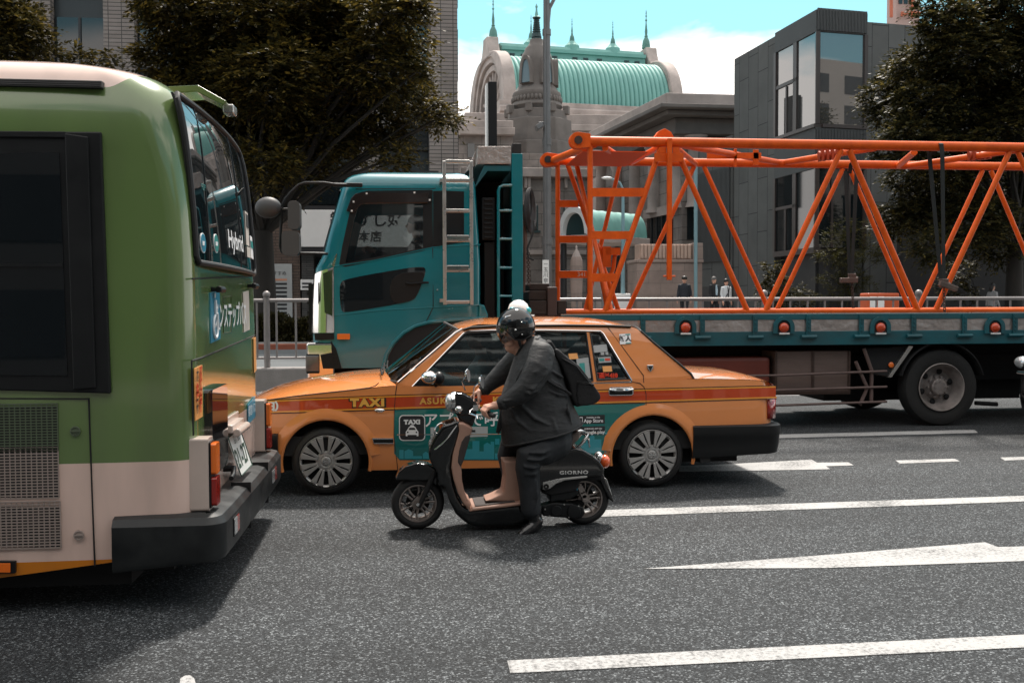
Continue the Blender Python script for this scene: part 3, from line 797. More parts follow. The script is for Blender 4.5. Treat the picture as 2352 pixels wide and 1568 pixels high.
for s in (0, 4.1):
    for w in (-.85, .85):
        q = HP(s, w, 0); mb = MB(); mb.lathe([(.17, .8), (.15, hc.z - .36)], (q[0], q[1], 0), n=10); mb.build('column', M['frame_dark'], hut)
# stone planter wall with its balustrade
BY = 44.0
pl = thing('stone_wall', (P(1525, 690, BY).x, BY + .4, .9), 'beige stone wall with a panelled balustrade on top beside the pedestrians', 'wall')
p0, p1 = P(1464, 603, BY), P(1613, 700, BY)
pl['kind'] = 'thing'
M['stone_pink'] = brick_mat('stone_pink', (0.27, 0.205, 0.18, 1), (0.30, 0.23, 0.20, 1), (0.19, 0.15, 0.13, 1), 1.1, 0.55, off=.5, ms=.012, var=.3, bump=.2)
mb = MB(); mb.bx(p0.x, p1.x, BY, BY + 2.0, .6, p0.z); mb.bx(p0.x - .04, p1.x + .04, BY - .06, BY + 2.04, p0.z + .005, p0.z + .14); mb.build('wall', M['stone_pink'], pl, smooth=0, bevel=.02)
zb, zt2 = p0.z + .145, P(1530, 560, BY).z
mb = MB(); mb.bx(P(1472, 600, BY).x, P(1592, 600, BY).x, BY + .25, BY + 1.2, zb, zt2)
for i in range(14):
    x = lerp(P(1473, 600, BY).x, P(1590, 600, BY).x, (i + .5) / 14); mb.bx(x - .065, x + .065, BY + .18, BY + .245, zb + .05, zt2 - .03)
mb.build('balustrade', mat('balustrade', (0.50, 0.35, 0.28), .7, var=.3, vscale=2), pl, smooth=0, bevel=.015)
mb = MB(); mb.bx(P(1594, 600, BY).x, P(1618, 600, BY).x, BY + .2, BY + 1.3, zb, zt2 + .05); mb.build('end_block', M['stone_pink'], pl, smooth=0, bevel=.02)
# stone bollard shaped like a stupa
c_ = P(1324, 620, 40); k = 40 / FPX; zz = lambda y: P(1324, y, 40).z
bo = thing('stupa_pillar', (c_.x, 40, .95), 'pointed stone stupa pillar standing at the temple gate', 'pillar')
mb = MB(); mb.lathe([(12 * k, zz(735)), (14.5 * k, zz(640)), (14 * k, zz(600)), (12 * k, zz(592)), (11 * k, zz(590))], (c_.x, 40, 0), n=10); mb.build('shaft', M['stone_pink'], bo, smooth=20)
mb = MB(); pr = []
for i in range(6): pr += [((11 - i * 1.6) * k, zz(590 - i * 3.2)), ((10.4 - i * 1.6) * k, zz(588 - i * 3.2)), ((9.6 - i * 1.6) * k, zz(588 - i * 3.2))]
mb.lathe(pr + [(2 * k, zz(570)), (2.6 * k, zz(567)), (.2 * k, zz(563))], (c_.x, 40, 0), n=12); mb.build('ringed_cap', M['stone_pale'], bo, smooth=25)

# ------------------------------------------------------------------ grey panelled building with the glass corner
M['grey_panel'] = brick_mat('grey_panel', (0.092, 0.094, 0.092, 1), (0.11, 0.112, 0.11, 1), (0.012, 0.0125, 0.013, 1), 2.6, 0.95, off=.37, ms=.018, var=.2, bump=.3)
# panels are taller than wide: swap the brick axes
nt = M['grey_panel'].node_tree
for n in nt.nodes:
    if n.type == 'COMBXYZ':
        l0, l1 = n.inputs[0].links[0].from_socket, n.inputs[1].links[0].from_socket
        nt.links.new(l1, n.inputs[0]); nt.links.new(l0, n.inputs[1])
M['grey_smooth'] = mat('grey_smooth', (0.062, 0.065, 0.066), .6, var=.3, vscale=1)
M['corner_glass'] = mat('corner_glass', (0.05, 0.05, 0.05), 0.01, spec=.7, ior=2.2)
M['mullion_brown'] = mat('mullion_brown', (0.045, 0.033, 0.03), .4)
GY = 42.0
K = P(1875, 22, GY); zk = K.z
Lq = G(1685, 131, zk); Rq = G(2120, 42, zk)
el = (Lq - K); el.z = 0; LL = el.length; el.normalize()
er = (Rq - K); er.z = 0; er.normalize()
nL, nR = Vector((el.y, -el.x, 0)), Vector((er.y, -er.x, 0))
if nL.x > 0: nL = -nL
if nR.y > 0: nR = -nR
gb = thing('glass_corner_building', (K.x + 3, K.y + 5, .9), 'dark grey panelled building with a tall glass corner bay', 'building')
zc = lambda y: P(1875, y, GY).z
def along(e, px):
    lo, hi = 0.0, 30.0
    for _ in range(50):
        m_ = (lo + hi) / 2; q = K + e * m_ - Vector((0, 0, CAM_H))
        x = CX0 + FPX * q.dot(_r) / q.dot(_f)
        if (x > px) == (e is el): lo = m_
        else: hi = m_
    return lo
def face(name, e, n, s0, s1, z0, z1, m, w0=-.3, w1=0.0, parent=None, bevel=0):
    mb = MB(); o_ = Vector((K.x, K.y, 0))
    vs = [o_ + e * s + n * w + Vector((0, 0, z)) for s in (s0, s1) for w in (w0, w1) for z in (z0, z1)]
    mb.add(vs, [(0, 1, 3, 2), (4, 6, 7, 5), (0, 4, 5, 1), (2, 3, 7, 6), (0, 2, 6, 4), (1, 5, 7, 3)])
    return mb.build(name, m, parent or gb, smooth=0, bevel=bevel)
sB, sE = along(el, 1780), LL
rB = along(er, 1993)
# solid core behind the skins
o_ = Vector((K.x, K.y, 0)); q = [o_ + (el + er) * .45, o_ + el * LL + er * .45, o_ + el * LL + er * 26, o_ + er * 26 + el * .45]
mb = MB(); mb.prism([(v.x, v.y) for v in q], .5, zk - .35, axis='Z'); mb.build('core', M['frame_dark'], gb, smooth=0)
face('wall', el, nL, sB + .02, LL, .5, zk - .12, M['grey_panel'], -.4, -.05)
face('wall', er, nR, rB + .02, rB + 22, .5, zk - .35, M['grey_panel'], -.4, -.05)
z_h, z_s, z_t2, z_b2 = zc(72), zc(284), zc(386), zc(568)
face('parapet', el, nL, -.0, sB, z_h, zk, M['grey_smooth'])
fr = face('parapet', er, nR, .31, rB, z_h, zk, M['grey_smooth'])
nrib = 34
for zz0, zz1 in ((z_h + .05, zk + .06), (z_t2 + .02, z_s - .2)):
    mb = MB()
    for i in range(nrib):
        s = lerp(.03, rB - .05, (i + .5) / nrib); a_ = o_ + er * s + nR * .035
        mb.box((a_.x, a_.y, (zz0 + zz1) / 2), (.045, .07, zz1 - zz0), rz=math.atan2(er.y, er.x))
    mb.build('rib_screen', M['grey_smooth'], gb, smooth=0)
face('spandrel', el, nL, 0, sB, z_t2, z_s - .16, M['grey_smooth'])
face('spandrel', er, nR, .31, rB, z_t2, z_s - .16, M['grey_smooth'])
face('sill', el, nL, 0, sB, z_s - .155, z_s, M['mullion_brown'], -.3, .08)
face('sill', er, nR, .31, rB, z_s - .155, z_s, M['mullion_brown'], -.3, .08)
sM, sM2 = along(el, 1822), along(el, 1830)
for (za, zb_) in ((z_s, z_h), (z_b2, z_t2)):
    GLZ = M['corner_glass'] if za == z_s else M['bldg_glass']
    w1 = face('window', el, nL, .02, sM, za + .005, zb_ - .005, GLZ, -.12, -.06)
    w2 = face('window', el, nL, sM2, sB - .05, za + .005, zb_ - .005, GLZ, -.12, -.06)
    w3 = face('window', er, nR, .02, rB - .1, za + .005, zb_ - .005, GLZ, -.12, -.06)
    face('mullion', el, nL, sM, sM2, za + .006, zb_ - .006, M['mullion_brown'], -.3, .0, w1)
    face('mullion', el, nL, sB - .12, sB + .1, za + .006, zb_ - .006, M['mullion_brown'], -.3, .02, w2)
    face('mullion', el, nL, lerp(sM2, sB, .45), lerp(sM2, sB, .5), za + .006, lerp(za, zb_, .55), M['mullion_brown'], -.055, -.01, w2)
    face('transom', el, nL, sM2, sB, lerp(za, zb_, .56), lerp(za, zb_, .60), M['mullion_brown'], -.055, .0, w2)
    face('mullion', el, nL, -.02, .04, za + .006, zb_ - .006, M['mullion_brown'], -.2, .0, w3)
    face('mullion', er, nR, rB - .14, rB + .02, za + .006, zb_ - .006, M['mullion_brown'], -.3, .03, w3)
    if za == z_b2:
        face('mullion', er, nR, rB * .32, rB * .36, za + .006, zb_ - .006, M['mullion_brown'], -.055, -.0, w3)
        face('mullion', er, nR, rB * .66, rB * .70, za + .006, zb_ - .006, M['mullion_brown'], -.055, -.0, w3)
face('ground_front', el, nL, 0.3, sB, .5, z_b2, M['frame_dark'], -.9, -.4)
face('ground_front', er, nR, .3, rB, .5, z_b2, M['frame_dark'], -.9, -.4)
face('fascia', el, nL, 0, sB, z_b2 - .25, z_b2, M['mullion_brown'], -.3, .05)
face('pillar', er, nR, rB - .55, rB - .1, .5, z_b2 - .02, M['grey_smooth'], -.5, -.1)
# lower wing to the left, with fine vertical ribs
wz = P(1683, 287, 47.6).z
La = Lq + Vector((0, 0, 0)); Lb = G(1603, 333, wz)
dw = Lb - Vector((La.x, La.y, 0)); dw.z = 0; wl = dw.length; dw.normalize()
o2 = Vector((La.x, La.y, 0)); nW = Vector((dw.y, -dw.x, 0)); nW = -nW if nW.x > 0 else nW
def wface(name, s0, s1, z0, z1, m, w0, w1):
    mb = MB(); vs = [o2 + dw * s + nW * w + Vector((0, 0, z)) for s in (s0, s1) for w in (w0, w1) for z in (z0, z1)]
    mb.add(vs, [(0, 1, 3, 2), (4, 6, 7, 5), (0, 4, 5, 1), (2, 3, 7, 6), (0, 2, 6, 4), (1, 5, 7, 3)]); return mb.build(name, m, gb, smooth=0)
wface('wing_wall', .05, wl, .5, wz, M['grey_panel'], -6, 0)
mb = MB(); zr0, zr1 = P(1640, 595, 49).z, P(1640, 372, 49).z
for i in range(26):
    s = lerp(.2, wl - .1, (i + .5) / 26); a_ = o2 + dw * s + nW * .05; mb.box((a_.x, a_.y, (zr0 + zr1) / 2), (.07, .09, zr1 - zr0), rz=math.atan2(dw.y, dw.x))
mb.build('rib_screen', M['grey_smooth'], gb, smooth=0)
wface('shutter', wl * .1, wl * .85, .6, P(1640, 655, 49).z, M['frame_dark'], -.3, .04)
# blue drainpipe-like pole at the wall
a_ = P(1598, 700, 43.5); b_ = P(1598, 375, 43.5)
mb = MB(); mb.tube([(a_.x, a_.y, .8), (b_.x, b_.y, b_.z)], .085, 10); 
M['pale_blue'] = mat('pale_blue', (0.20, 0.33, 0.37), .4)
tag(mb.build('pipe', M['pale_blue'], None), 'slim pale blue standpipe between stone wall and grey building', 'pipe')
# distant pink block with an orange frame, top right
QY = 120.0
fb = thing('distant_block', (P(2090, 10, QY).x, QY + 5, .9), 'distant pinkish block rising above the grey panelled roof', 'building')
p0, p1 = P(2060, -60, QY), P(2112, 60, QY)
mb = MB(); mb.bx(p0.x, p1.x, QY, QY + 2.5, .5, p0.z); mb.build('wall', mat('pink_wall', (.42, .30, .27), .8, var=.2), fb, smooth=0)
mb = MB()
for x, y0, y1 in ((2047, -60, 40), (2097, -60, 40)):
    mb.tube([P(x, y0, QY - .5), P(x, y1, QY - .5)], .22, 8)
mb.tube([P(2070, 36, QY - .5), P(2097, 22, QY - .5)], .16, 8); mb.tube([P(2070, 30, QY - .5), P(2120, 30, QY - .5)], .16, 8)
mb.build('steel_frame', mat('frame_orange', (.45, .12, .06), .6), fb)
for k in range(3):
    a_, b_ = P(2064 + k * 12, -40, QY), P(2072 + k * 12, 10, QY)
    mb = MB(); mb.bx(a_.x, b_.x, QY - .1, QY + .1, b_.z, a_.z); mb.build('window', M['bldg_glass'], fb, smooth=0)

# ------------------------------------------------------------------ buildings behind the camera, seen in the reflections
M['behind_band'] = mat('behind_band', (.20, .20, .20), .7, var=.25, vscale=.3)
M['behind_brick'] = mat('behind_brick', (.012, .010, .010), .6, var=.3, vscale=.4)
M['behind_light'] = mat('behind_light', (.30, .27, .25), .8, var=.2, vscale=.3)
M['behind_dark'] = mat('behind_dark', (.012, .013, .015), .15)
M['behind_pink'] = mat('behind_pink', (.20, .17, .15), .8, var=.2, vscale=.3)
def behind(label, x0, x1, y, h, wallm, floor=3.4, bays=0, group=None):
    t = thing('street_building', ((x0 + x1) / 2, y - 6, .1), label, 'building')
    mb = MB(); mb.bx(x0, x1, y - 12, y, 0.1, h); mb.build('wall', wallm, t, smooth=0)
    z = 1.0
    while z + floor < h:
        if bays:
            for i in range(bays):
                w = (x1 - x0) / bays; mb = MB(); mb.bx(x0 + w * (i + .2), x0 + w * (i + .75), y + .005, y + .05, z + .9, z + floor - .5); mb.build('window', M['behind_dark'], t, smooth=0)
        else:
            mb = MB(); mb.bx(x0 + .3, x1 - .3, y + .005, y + .05, z + floor * .42, z + floor); mb.build('window_band', M['behind_dark'], t, smooth=0)
        z += floor
behind('banded office block across the street behind the viewer', .2, 12, -19, 26, M['behind_band'], .62)
behind('tan block with punched windows across the street behind the viewer', 12.01, 28.99, -19, 14, M['behind_pink'], 3.2, 6)
behind('pale block with punched windows further along the near street', 29, 57, -19, 14, M['behind_pink'], 3.3, 9)
behind('tall pale block with punched windows far along the near street', 57.01, 100, -19, 31, M['behind_light'], 3.6, 8)
behind('dark block of shops across from the bus behind the viewer', -52, .19, -19, 21, M['behind_brick'], 3.3, 12)
# ------------------------------------------------------------------ trees, shrubs, hedge
M['leaf_tree'] = leaf_mat('leaf_tree', (0.017, 0.019, 0.008, 1), (0.20, 0.14, 0.028, 1))
M['leaf_dark'] = leaf_mat('leaf_dark', (0.015, 0.019, 0.010, 1), (0.13, 0.10, 0.027, 1))
M['leaf_pine'] = leaf_mat('leaf_pine', (0.03, 0.032, 0.008, 1), (0.13, 0.11, 0.018, 1))
M['leaf_hedge'] = leaf_mat('leaf_hedge', (0.022, 0.022, 0.008, 1), (0.075, 0.06, 0.018, 1))
def leaf_mesh(name, centres, dirs, ups, ln, wd, m, parent, base):
    """one quad leaf (kite) per centre"""
    n = len(centres)
    d = dirs / np.linalg.norm(dirs, axis=1, keepdims=True)
    s = np.cross(d, ups); s /= np.linalg.norm(s, axis=1, keepdims=True) + 1e-9
    L_ = ln[:, None]; W_ = wd[:, None]
    v = np.stack([centres, centres + d * L_ * .45 + s * W_ * .5, centres + d * L_, centres + d * L_ * .45 - s * W_ * .5], 1).reshape(-1, 3)
    v = v - np.array(base)
    me = bpy.data.meshes.new(name)
    me.vertices.add(4 * n); me.vertices.foreach_set('co', v.astype(np.float32).ravel())
    me.loops.add(4 * n); me.loops.foreach_set('vertex_index', np.arange(4 * n, dtype=np.int32))
    me.polygons.add(n); me.polygons.foreach_set('loop_start', np.arange(0, 4 * n, 4, dtype=np.int32))
    me.update(calc_edges=True); me.validate()
    me.materials.append(m)
    o = bpy.data.objects.new(name, me); COL.objects.link(o); o.parent = parent
    return o
def sprays(rng, clumps, per, leaves=9, ln=.23, wd=.10, droop=.25, spread=.55, shell=.45):
    """clumps: (centre, radius) - leafy twigs reaching outward from each clump"""
    C, D, U, Ls = [], [], [], []
    for c, r in clumps:
        n = max(4, int(per * r * r))
        u = rng.normal(size=(n, 3)); u /= np.linalg.norm(u, axis=1, keepdims=True)
        rad = r * (shell + (1 - shell) * rng.random(n) ** .6)
        p = np.array(c) + u * rad[:, None] * np.array([1, 1, .72])
        d = u * np.array([1, 1, .25]) + rng.normal(size=(n, 3)) * .35; d[:, 2] -= droop
        d /= np.linalg.norm(d, axis=1, keepdims=True)
        side = np.cross(d, [0, 0, 1.0]); side /= np.linalg.norm(side, axis=1, keepdims=True) + 1e-9
        tl = spread * (.6 + .8 * rng.random(n))
        for k in range(leaves):
            f = (k + .5) / leaves; sg = 1 if k % 2 else -1
            C.append(p + d * (tl * f)[:, None] - np.array([0, 0, .12]) * (tl * f * f)[:, None])
            dd = d * .65 + side * sg * .8 + rng.normal(size=(n, 3)) * .22
            if k == leaves - 1: dd = d
            D.append(dd); U.append(np.tile([0, 0, 1.0], (n, 1)) + rng.normal(size=(n, 3)) * .35)
            Ls.append((ln * (1.1 - .5 * f)) * (.8 + .4 * rng.random(n)))
    C, D, U, Ls = np.concatenate(C), np.concatenate(D), np.concatenate(U), np.concatenate(Ls)
    return C, D, U, Ls, Ls * (wd / ln)
def tree(name, label, cat, base, trunk_r, clumps, m, seed, per=40, forks=3, group=None, **kw):
    rng = np.random.default_rng(seed); rnd = random.Random(seed)
    t = thing(name, base, label, cat, group)
    b = Vector(base); cs = [Vector(c) for c, r in clumps]
    top = sum(cs, Vector()) / len(cs)
    mb = MB(); h = top.z - b.z
    fork = b + Vector((0, 0, h * .42))
    wob = lambda s: Vector((rnd.uniform(-s, s), rnd.uniform(-s, s), 0))
    mb.tube([b - Vector((0, 0, .2)), b + Vector((0, 0, .25)), b + Vector((0, 0, h * .2)) + wob(.08), fork], [trunk_r * 1.5, trunk_r * 1.1, trunk_r * .95, trunk_r * .8], 10)
    for c, r in clumps:
        c = Vector(c); mid = fork.lerp(c, .5) + wob(.35) + Vector((0, 0, .25)); q = fork.lerp(mid, .5) + wob(.15)
        rr = trunk_r * rnd.uniform(.16, .32)
        mb.tube([fork - Vector((0, 0, .15)), q, mid, c, c + (c - fork).normalized() * r * .5], [rr * 1.3, rr, rr * .7, rr * .35, rr * .12], 6)
        for _ in range(3):
            e = c + Vector((rnd.gauss(0, 1), rnd.gauss(0, 1), rnd.gauss(0, .5))).normalized() * r * .8
            mb.tube([c, (c + e) / 2 + wob(.1), e], [rr * .3, rr * .2, rr * .06], 5)
    mb.build('trunk', M['bark'], t, smooth=60)
    C, D, U, Ls, Ws = sprays(rng, clumps, per, **kw)
    leaf_mesh('crown', C, D, U, Ls, Ws, m, t, base)
    return t
def pc(lst, Y, depth, seed):
    """clumps from (pixel x, y, pixel radius); each gets its own depth"""
    rnd = random.Random(seed); out = []
    for x, y, r in lst:
        yy = Y + rnd.uniform(-depth, depth); out.append((tuple(P(x, y, yy)), r * yy / FPX))
    return out
LT = [(385, -20, 70), (430, 40, 85), (560, 50, 120), (690, 20, 120), (800, 40, 110), (890, 30, 75), (945, 5, 32), (930, 110, 45), (975, 95, 14),
      (870, 150, 95), (935, 215, 56), (992, 245, 34), (1032, 264, 22), (1010, 270, 24), (760, 170, 110), (620, 180, 120), (500, 150, 110), (640, 290, 100), (750, 290, 95),
      (855, 270, 75), (905, 310, 36), (955, 165, 20), (545, 280, 90), (700, 370, 55), (905, 362, 36), (610, 375, 70), (780, 355, 45), (430, 250, 100), (390, 135, 70), (640, 440, 40), (560, 120, 100), (720, 110, 100)]
b = P(606, 700, 29.5)
tree('street_tree', 'big dark zelkova street tree with a sunlit right side above the teal cab', 'tree', (b.x, 29.5, zbg(29.5)), .34, pc(LT, 29.5, 2.0, 3), M['leaf_tree'], 5, per=330)
FLt = [(-40, 20, 80), (15, 30, 60), (60, 60, 38), (30, 95, 42), (-20, 110, 60), (90, 100, 22), (110, 122, 25), (180, 128, 22), (235, 130, 22), (-60, -40, 80)]
b = P(-60, 700, 31)
tree('street_tree', 'street tree at the far left edge above the bus roof', 'tree', (b.x, 31, zbg(31)), .26, pc(FLt, 31, 1.2, 8), M['leaf_tree'], 9, per=330)
RT = [(2150, 10, 42), (2180, 45, 60), (2260, 40, 95), (2350, 30, 110), (2220, 120, 90), (2120, 145, 62), (2070, 175, 50), (2022, 218, 40), (2060, 255, 55), (2140, 235, 82), (2240, 230, 105),
      (2340, 170, 110), (2330, 290, 110), (2100, 310, 58), (2190, 350, 95), (2300, 390, 105), (2090, 400, 48), (2160, 450, 70), (2350, 500, 85), (2240, 500, 85), (2040, 340, 34), (2430, 250, 120), (2440, 90, 110), (2420, 420, 110), (2070, 500, 60), (2150, 560, 50), (2300, 560, 60), (2120, 480, 60)]
b = P(2330, 700, 33)
tree('street_tree', 'large dark street tree filling the right edge before the grey building', 'tree', (b.x, 33, zbg(33)), .30, pc(RT, 33, 2.0, 4), M['leaf_dark'], 11, per=330)
PT = [(1945, 520, 26), (1915, 548, 24), (1962, 548, 30), (1905, 588, 26), (1950, 592, 32), (1995, 582, 30), (2030, 590, 20), (1912, 640, 26), (1960, 640, 32), (1990, 665, 28), (1930, 672, 24)]
b = P(1950, 700, 37)
tree('pine', 'small layered garden pine in front of the grey glass corner', 'tree', (b.x, 37, zbg(37)), .10, pc(PT, 37, .5, 6), M['leaf_pine'], 12, per=520, ln=.14, wd=.03, spread=.3, droop=.1)
SH = [(1768, 612, 18), (1780, 640, 24), (1758, 660, 20), (1795, 672, 24), (1775, 690, 24)]
b = P(1776, 700, 38)
tree('shrub', 'leafy young shrub at the foot of the grey panelled wall', 'shrub', (b.x, 38, zbg(38)), .05, pc(SH, 38, .4, 6), M['leaf_dark'], 13, per=330, ln=.17, wd=.09, spread=.3)
SH = [(1835, 672, 22), (1865, 680, 20), (1845, 692, 24)]
b = P(1845, 705, 37.5)
tree('shrub', 'low dark shrub between the leafy shrub and the garden pine', 'shrub', (b.x, 37.5, zbg(37.5)), .05, pc(SH, 37.5, .4, 6), M['leaf_dark'], 14, per=330, ln=.14, wd=.07, spread=.3)
SH = [(2205, 615, 34), (2185, 655, 36), (2215, 670, 30)]
b = P(2225, 700, 35)
tree('shrub', 'broad dark bush under the large right hand street tree', 'shrub', (b.x, 35, zbg(35)), .06, pc(SH, 35, .5, 6), M['leaf_dark'], 15, per=240, ln=.16, wd=.08, spread=.3)
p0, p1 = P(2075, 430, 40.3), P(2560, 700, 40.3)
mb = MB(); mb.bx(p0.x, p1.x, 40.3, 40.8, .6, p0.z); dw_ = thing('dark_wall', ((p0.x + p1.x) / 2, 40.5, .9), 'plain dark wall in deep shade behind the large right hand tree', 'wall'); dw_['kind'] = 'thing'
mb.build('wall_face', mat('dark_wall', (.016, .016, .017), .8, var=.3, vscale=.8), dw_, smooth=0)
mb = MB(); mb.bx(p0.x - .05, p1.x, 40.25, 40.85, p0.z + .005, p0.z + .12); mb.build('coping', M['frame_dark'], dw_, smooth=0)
# hedge behind the guard fence
rng = np.random.default_rng(21)
hx0, hx1 = P(400, 780, 26).x, P(1100, 780, 26).x
n = 26000
C = np.stack([rng.uniform(hx0, hx1, n), rng.uniform(25.3, 26.6, n), rng.uniform(0, 1, n)], 1)
topz = P(650, 728, 25.6).z; botz = zbg(25.6) + .1
face_ = rng.random(n)
C[:, 1] = np.where(face_ < .6, 25.3 + .25 * rng.random(n), C[:, 1])
C[:, 2] = np.where(face_ < .6, botz + (topz - botz) * C[:, 2], topz - .12 * rng.random(n))
C[:, 2] += .07 * np.sin(C[:, 0] * 3.1) + .05 * np.sin(C[:, 0] * 7.7 + 1)
D = rng.normal(size=(n, 3)) * .6; D[:, 1] -= .5; D[:, 2] += .6
U = rng.normal(size=(n, 3)); ls = .09 * (.7 + .6 * rng.random(n))
hb = ((hx0 + hx1) / 2, 26, botz)
hd_ = thing('hedge', hb, 'clipped brown green hedge behind the guard fence', 'hedge')
leaf_mesh('foliage', C, D, U, ls, ls * .5, M['leaf_hedge'], hd_, hb)
mb = MB(); mb.bx(hx0 + .1, hx1 - .1, 25.55, 26.5, botz - .3, topz - .18); mb.build('stems', M['bark'], hd_, smooth=0)

# ------------------------------------------------------------------ poles, lamp, slabs, boxes
LPY = 40.0
lp = P(1257, 690, LPY); k = LPY / FPX
pole = thing('utility_pole', (lp.x, LPY, .95), 'tall grey steel lamp pole with collars standing behind the lattice boom', 'pole')
zz = lambda y: P(1257, y, LPY).z
mb = MB(); mb.lathe([(10.5 * k, .7), (10.5 * k, zz(560)), (9.5 * k, zz(540)), (9.2 * k, zz(330)), (8.5 * k, zz(320)), (8.3 * k, zz(80)), (7.6 * k, zz(70)), (7.4 * k, zz(-120))], (lp.x, LPY, 0), n=14); mb.build('shaft', M['steel_grey'], pole, smooth=50)
for y0, y1, r in ((68, 82, 10), (318, 334, 10.5), (546, 562, 12.5)):
    mb = MB(); mb.lathe([(r * k * .8, zz(y1)), (r * k, zz(y1)), (r * k, zz(y0)), (r * k * .8, zz(y0))], (lp.x, LPY, 0), n=14); mb.build('collar', M['steel_grey'], pole, smooth=40)
mb = MB(); mb.tube([(lp.x - 5.5 * k, LPY - 10 * k, zz(600)), (lp.x - 5.5 * k, LPY - 9 * k, zz(0))], 2.4 * k, 8); mb.build('conduit', M['steel_grey'], pole)
mb = MB(); mb.tube([P(1259, 55, LPY), P(1262, 20, LPY), P(1276, -8, LPY), P(1290, -30, LPY)], 4 * k, 8); mb.build('arm', M['steel_grey'], pole)
a_ = P(1238, 291, LPY - .1); mb = MB(); mb.box(a_, (.28, .5, .2), ry=R(-35)); mb.box(P(1245, 283, LPY), (.3, .1, .1)); mb.build('floodlight', M['steel_grey'], pole, smooth=0, bevel=.02)
ps = board_sign('pole_sign', 1246, 597, 1261, 656, LPY - .30, 'narrow white sign with vertical black lettering on the lamp pole', M['sign_white'], .03)
for ch, y, s in (('一', 607, 10), ('玉', 620, 12), ('川', 632, 12), ('奈', 645, 12)): flat_text('lettering', ch, 1253.5, y, LPY - .306, s, M['dark_ink'], ps)
SLY = 62.0
sl = thing('sign_slab', (P(1130, 340, SLY).x, SLY, P(1130, 360, SLY).z), 'dark upright sign slab with one pale edge above the truck headboard', 'sign')
p0, p1 = P(1117, 187, SLY), P(1142, 350, SLY)
mb = MB(); mb.bx(p0.x + .12, p1.x, SLY, SLY + 1.2, 8.0, p0.z); mb.build('slab', M['matt_black'], sl, smooth=0, bevel=.03)
mb = MB(); mb.bx(p0.x, p0.x + .11, SLY + .04, SLY + 1.1, 8.0, p0.z - .1); mb.build('edge', M['white'], sl, smooth=0)
mb = MB(); mb.bx(p0.x + .2, p1.x - .1, SLY + .1, SLY + 1, .9, 7.99); mb.build('stem', M['frame_dark'], sl, smooth=0)
BLY = 44.5
bl = P(1431, 690, BLY)
lamp = thing('street_lamp', (bl.x, BLY, .95), 'slim pale blue street lamp with a curved neck seen through the boom', 'lamp')
q = lambda x, y: P(x, y, BLY)
mb = MB(); mb.tube([(bl.x, BLY, .8), q(1431, 450), q(1430, 432), q(1424, 420), q(1414, 413), q(1404, 411)], [.11, .07, .05, .045, .04, .04], 10); mb.build('post', M['pale_blue'], lamp)
mb = MB(); c_ = q(1394, 409); mb.ball(c_, .25, 14, 8, (1, .5, .28)); mb.build('lamp_head', M['sign_white'], lamp)
mb = MB(); mb.box(q(1423, 692) + Vector((0, 0, .0)), (.9, .6, .7)); tag(mb.build('utility_box', M['sign_white'], None, smooth=0, bevel=.03), 'white box at the foot of the pale blue street lamp', 'box')
# red and clear box behind the fence
p0, p1 = P(1994, 673, 30), P(2066, 720, 30)
rb = thing('notice_box', ((p0.x + p1.x) / 2, 30.3, zbg(30)), 'red orange box with pale side panels behind the guard fence', 'box')
mb = MB(); mb.bx(p0.x, p1.x, 30, 30.6, zbg(30) + .12, p0.z); mb.build('case', mat('box_red', (.52, .085, .02), .5, var=.2), rb, smooth=0, bevel=.04)
for x in (1998, 2016):
    a_, b_ = P(x, 681, 30), P(x + 14, 706, 30); mb = MB(); mb.bx(a_.x, b_.x, 29.97, 29.995, b_.z, a_.z); mb.build('side_panel', M['sign_white'], rb, smooth=0)
# ------------------------------------------------------------------ city bus, seen from its rear corner
YB, BW = 5.32, 2.42
XR0, XF0 = -1.105, -11.4
bus = thing('city_bus', (-6.2, YB + BW / 2, 0.0), 'green and cream hybrid city bus with its rear corner towards the viewer', 'bus')
XRT = [(0.0, 0), (1.45, 0), (1.9, -.008), (2.3, -.034), (2.6, -.07), (2.73, -.105), (2.81, -.18), (2.86, -.28), (2.90, -.45), (2.925, -.65), (2.945, -1.0)]
INS = [(0.0, 0.012), (0.9, 0.0), (1.4, 0.006), (2.0, .03), (2.50, .05), (2.64, .075), (2.75, .12), (2.83, .165), (2.88, .22), (2.915, .31), (2.935, .48), (2.945, .8)]
def bxr(z): return XR0 + sinterp(z, XRT)
def bins(z): return sinterp(z, INS)
def bcr(z): return 0.13 + max(0, z - 2.2) * .22
def bzb(x): return 0.15 if x < -2.6 else 0.15 + (x + 2.6) * 0.11
NC = 12
def bus_contour(z):
    i, xr, r = bins(z), bxr(z), bcr(z)
    y0, y1 = YB + i, YB + BW - i
    pts = [(lerp(XF0 + .3, xr - r - .001, (k / 24) ** .8), y0) for k in range(25)]
    pts = [(x, y + (.0 if x < xr - .9 else .035 * ((x - xr + .9) / .9) ** 2 * (1 if True else 0))) for x, y in pts]
    yo = pts[-1][1]
    pts += [(xr - r + r * math.sin(a), yo + r - r * math.cos(a)) for a in [PI / 2 * (k + 1) / NC for k in range(NC)]]
    ye = y1 - .035
    pts += [(xr, lerp(yo + r, ye - r, (k + 1) / 12)) for k in range(12)]
    pts += [(xr - r + r * math.cos(a), ye - r + r * math.sin(a)) for a in [PI / 2 * (k + 1) / NC for k in range(NC)]]
    pts += [(lerp(xr - r - .001, XF0 + .3, k / 16), y1) for k in range(1, 17)]
    pts += [(XF0, y1 - .3), (XF0, y0 + .3)]
    return pts
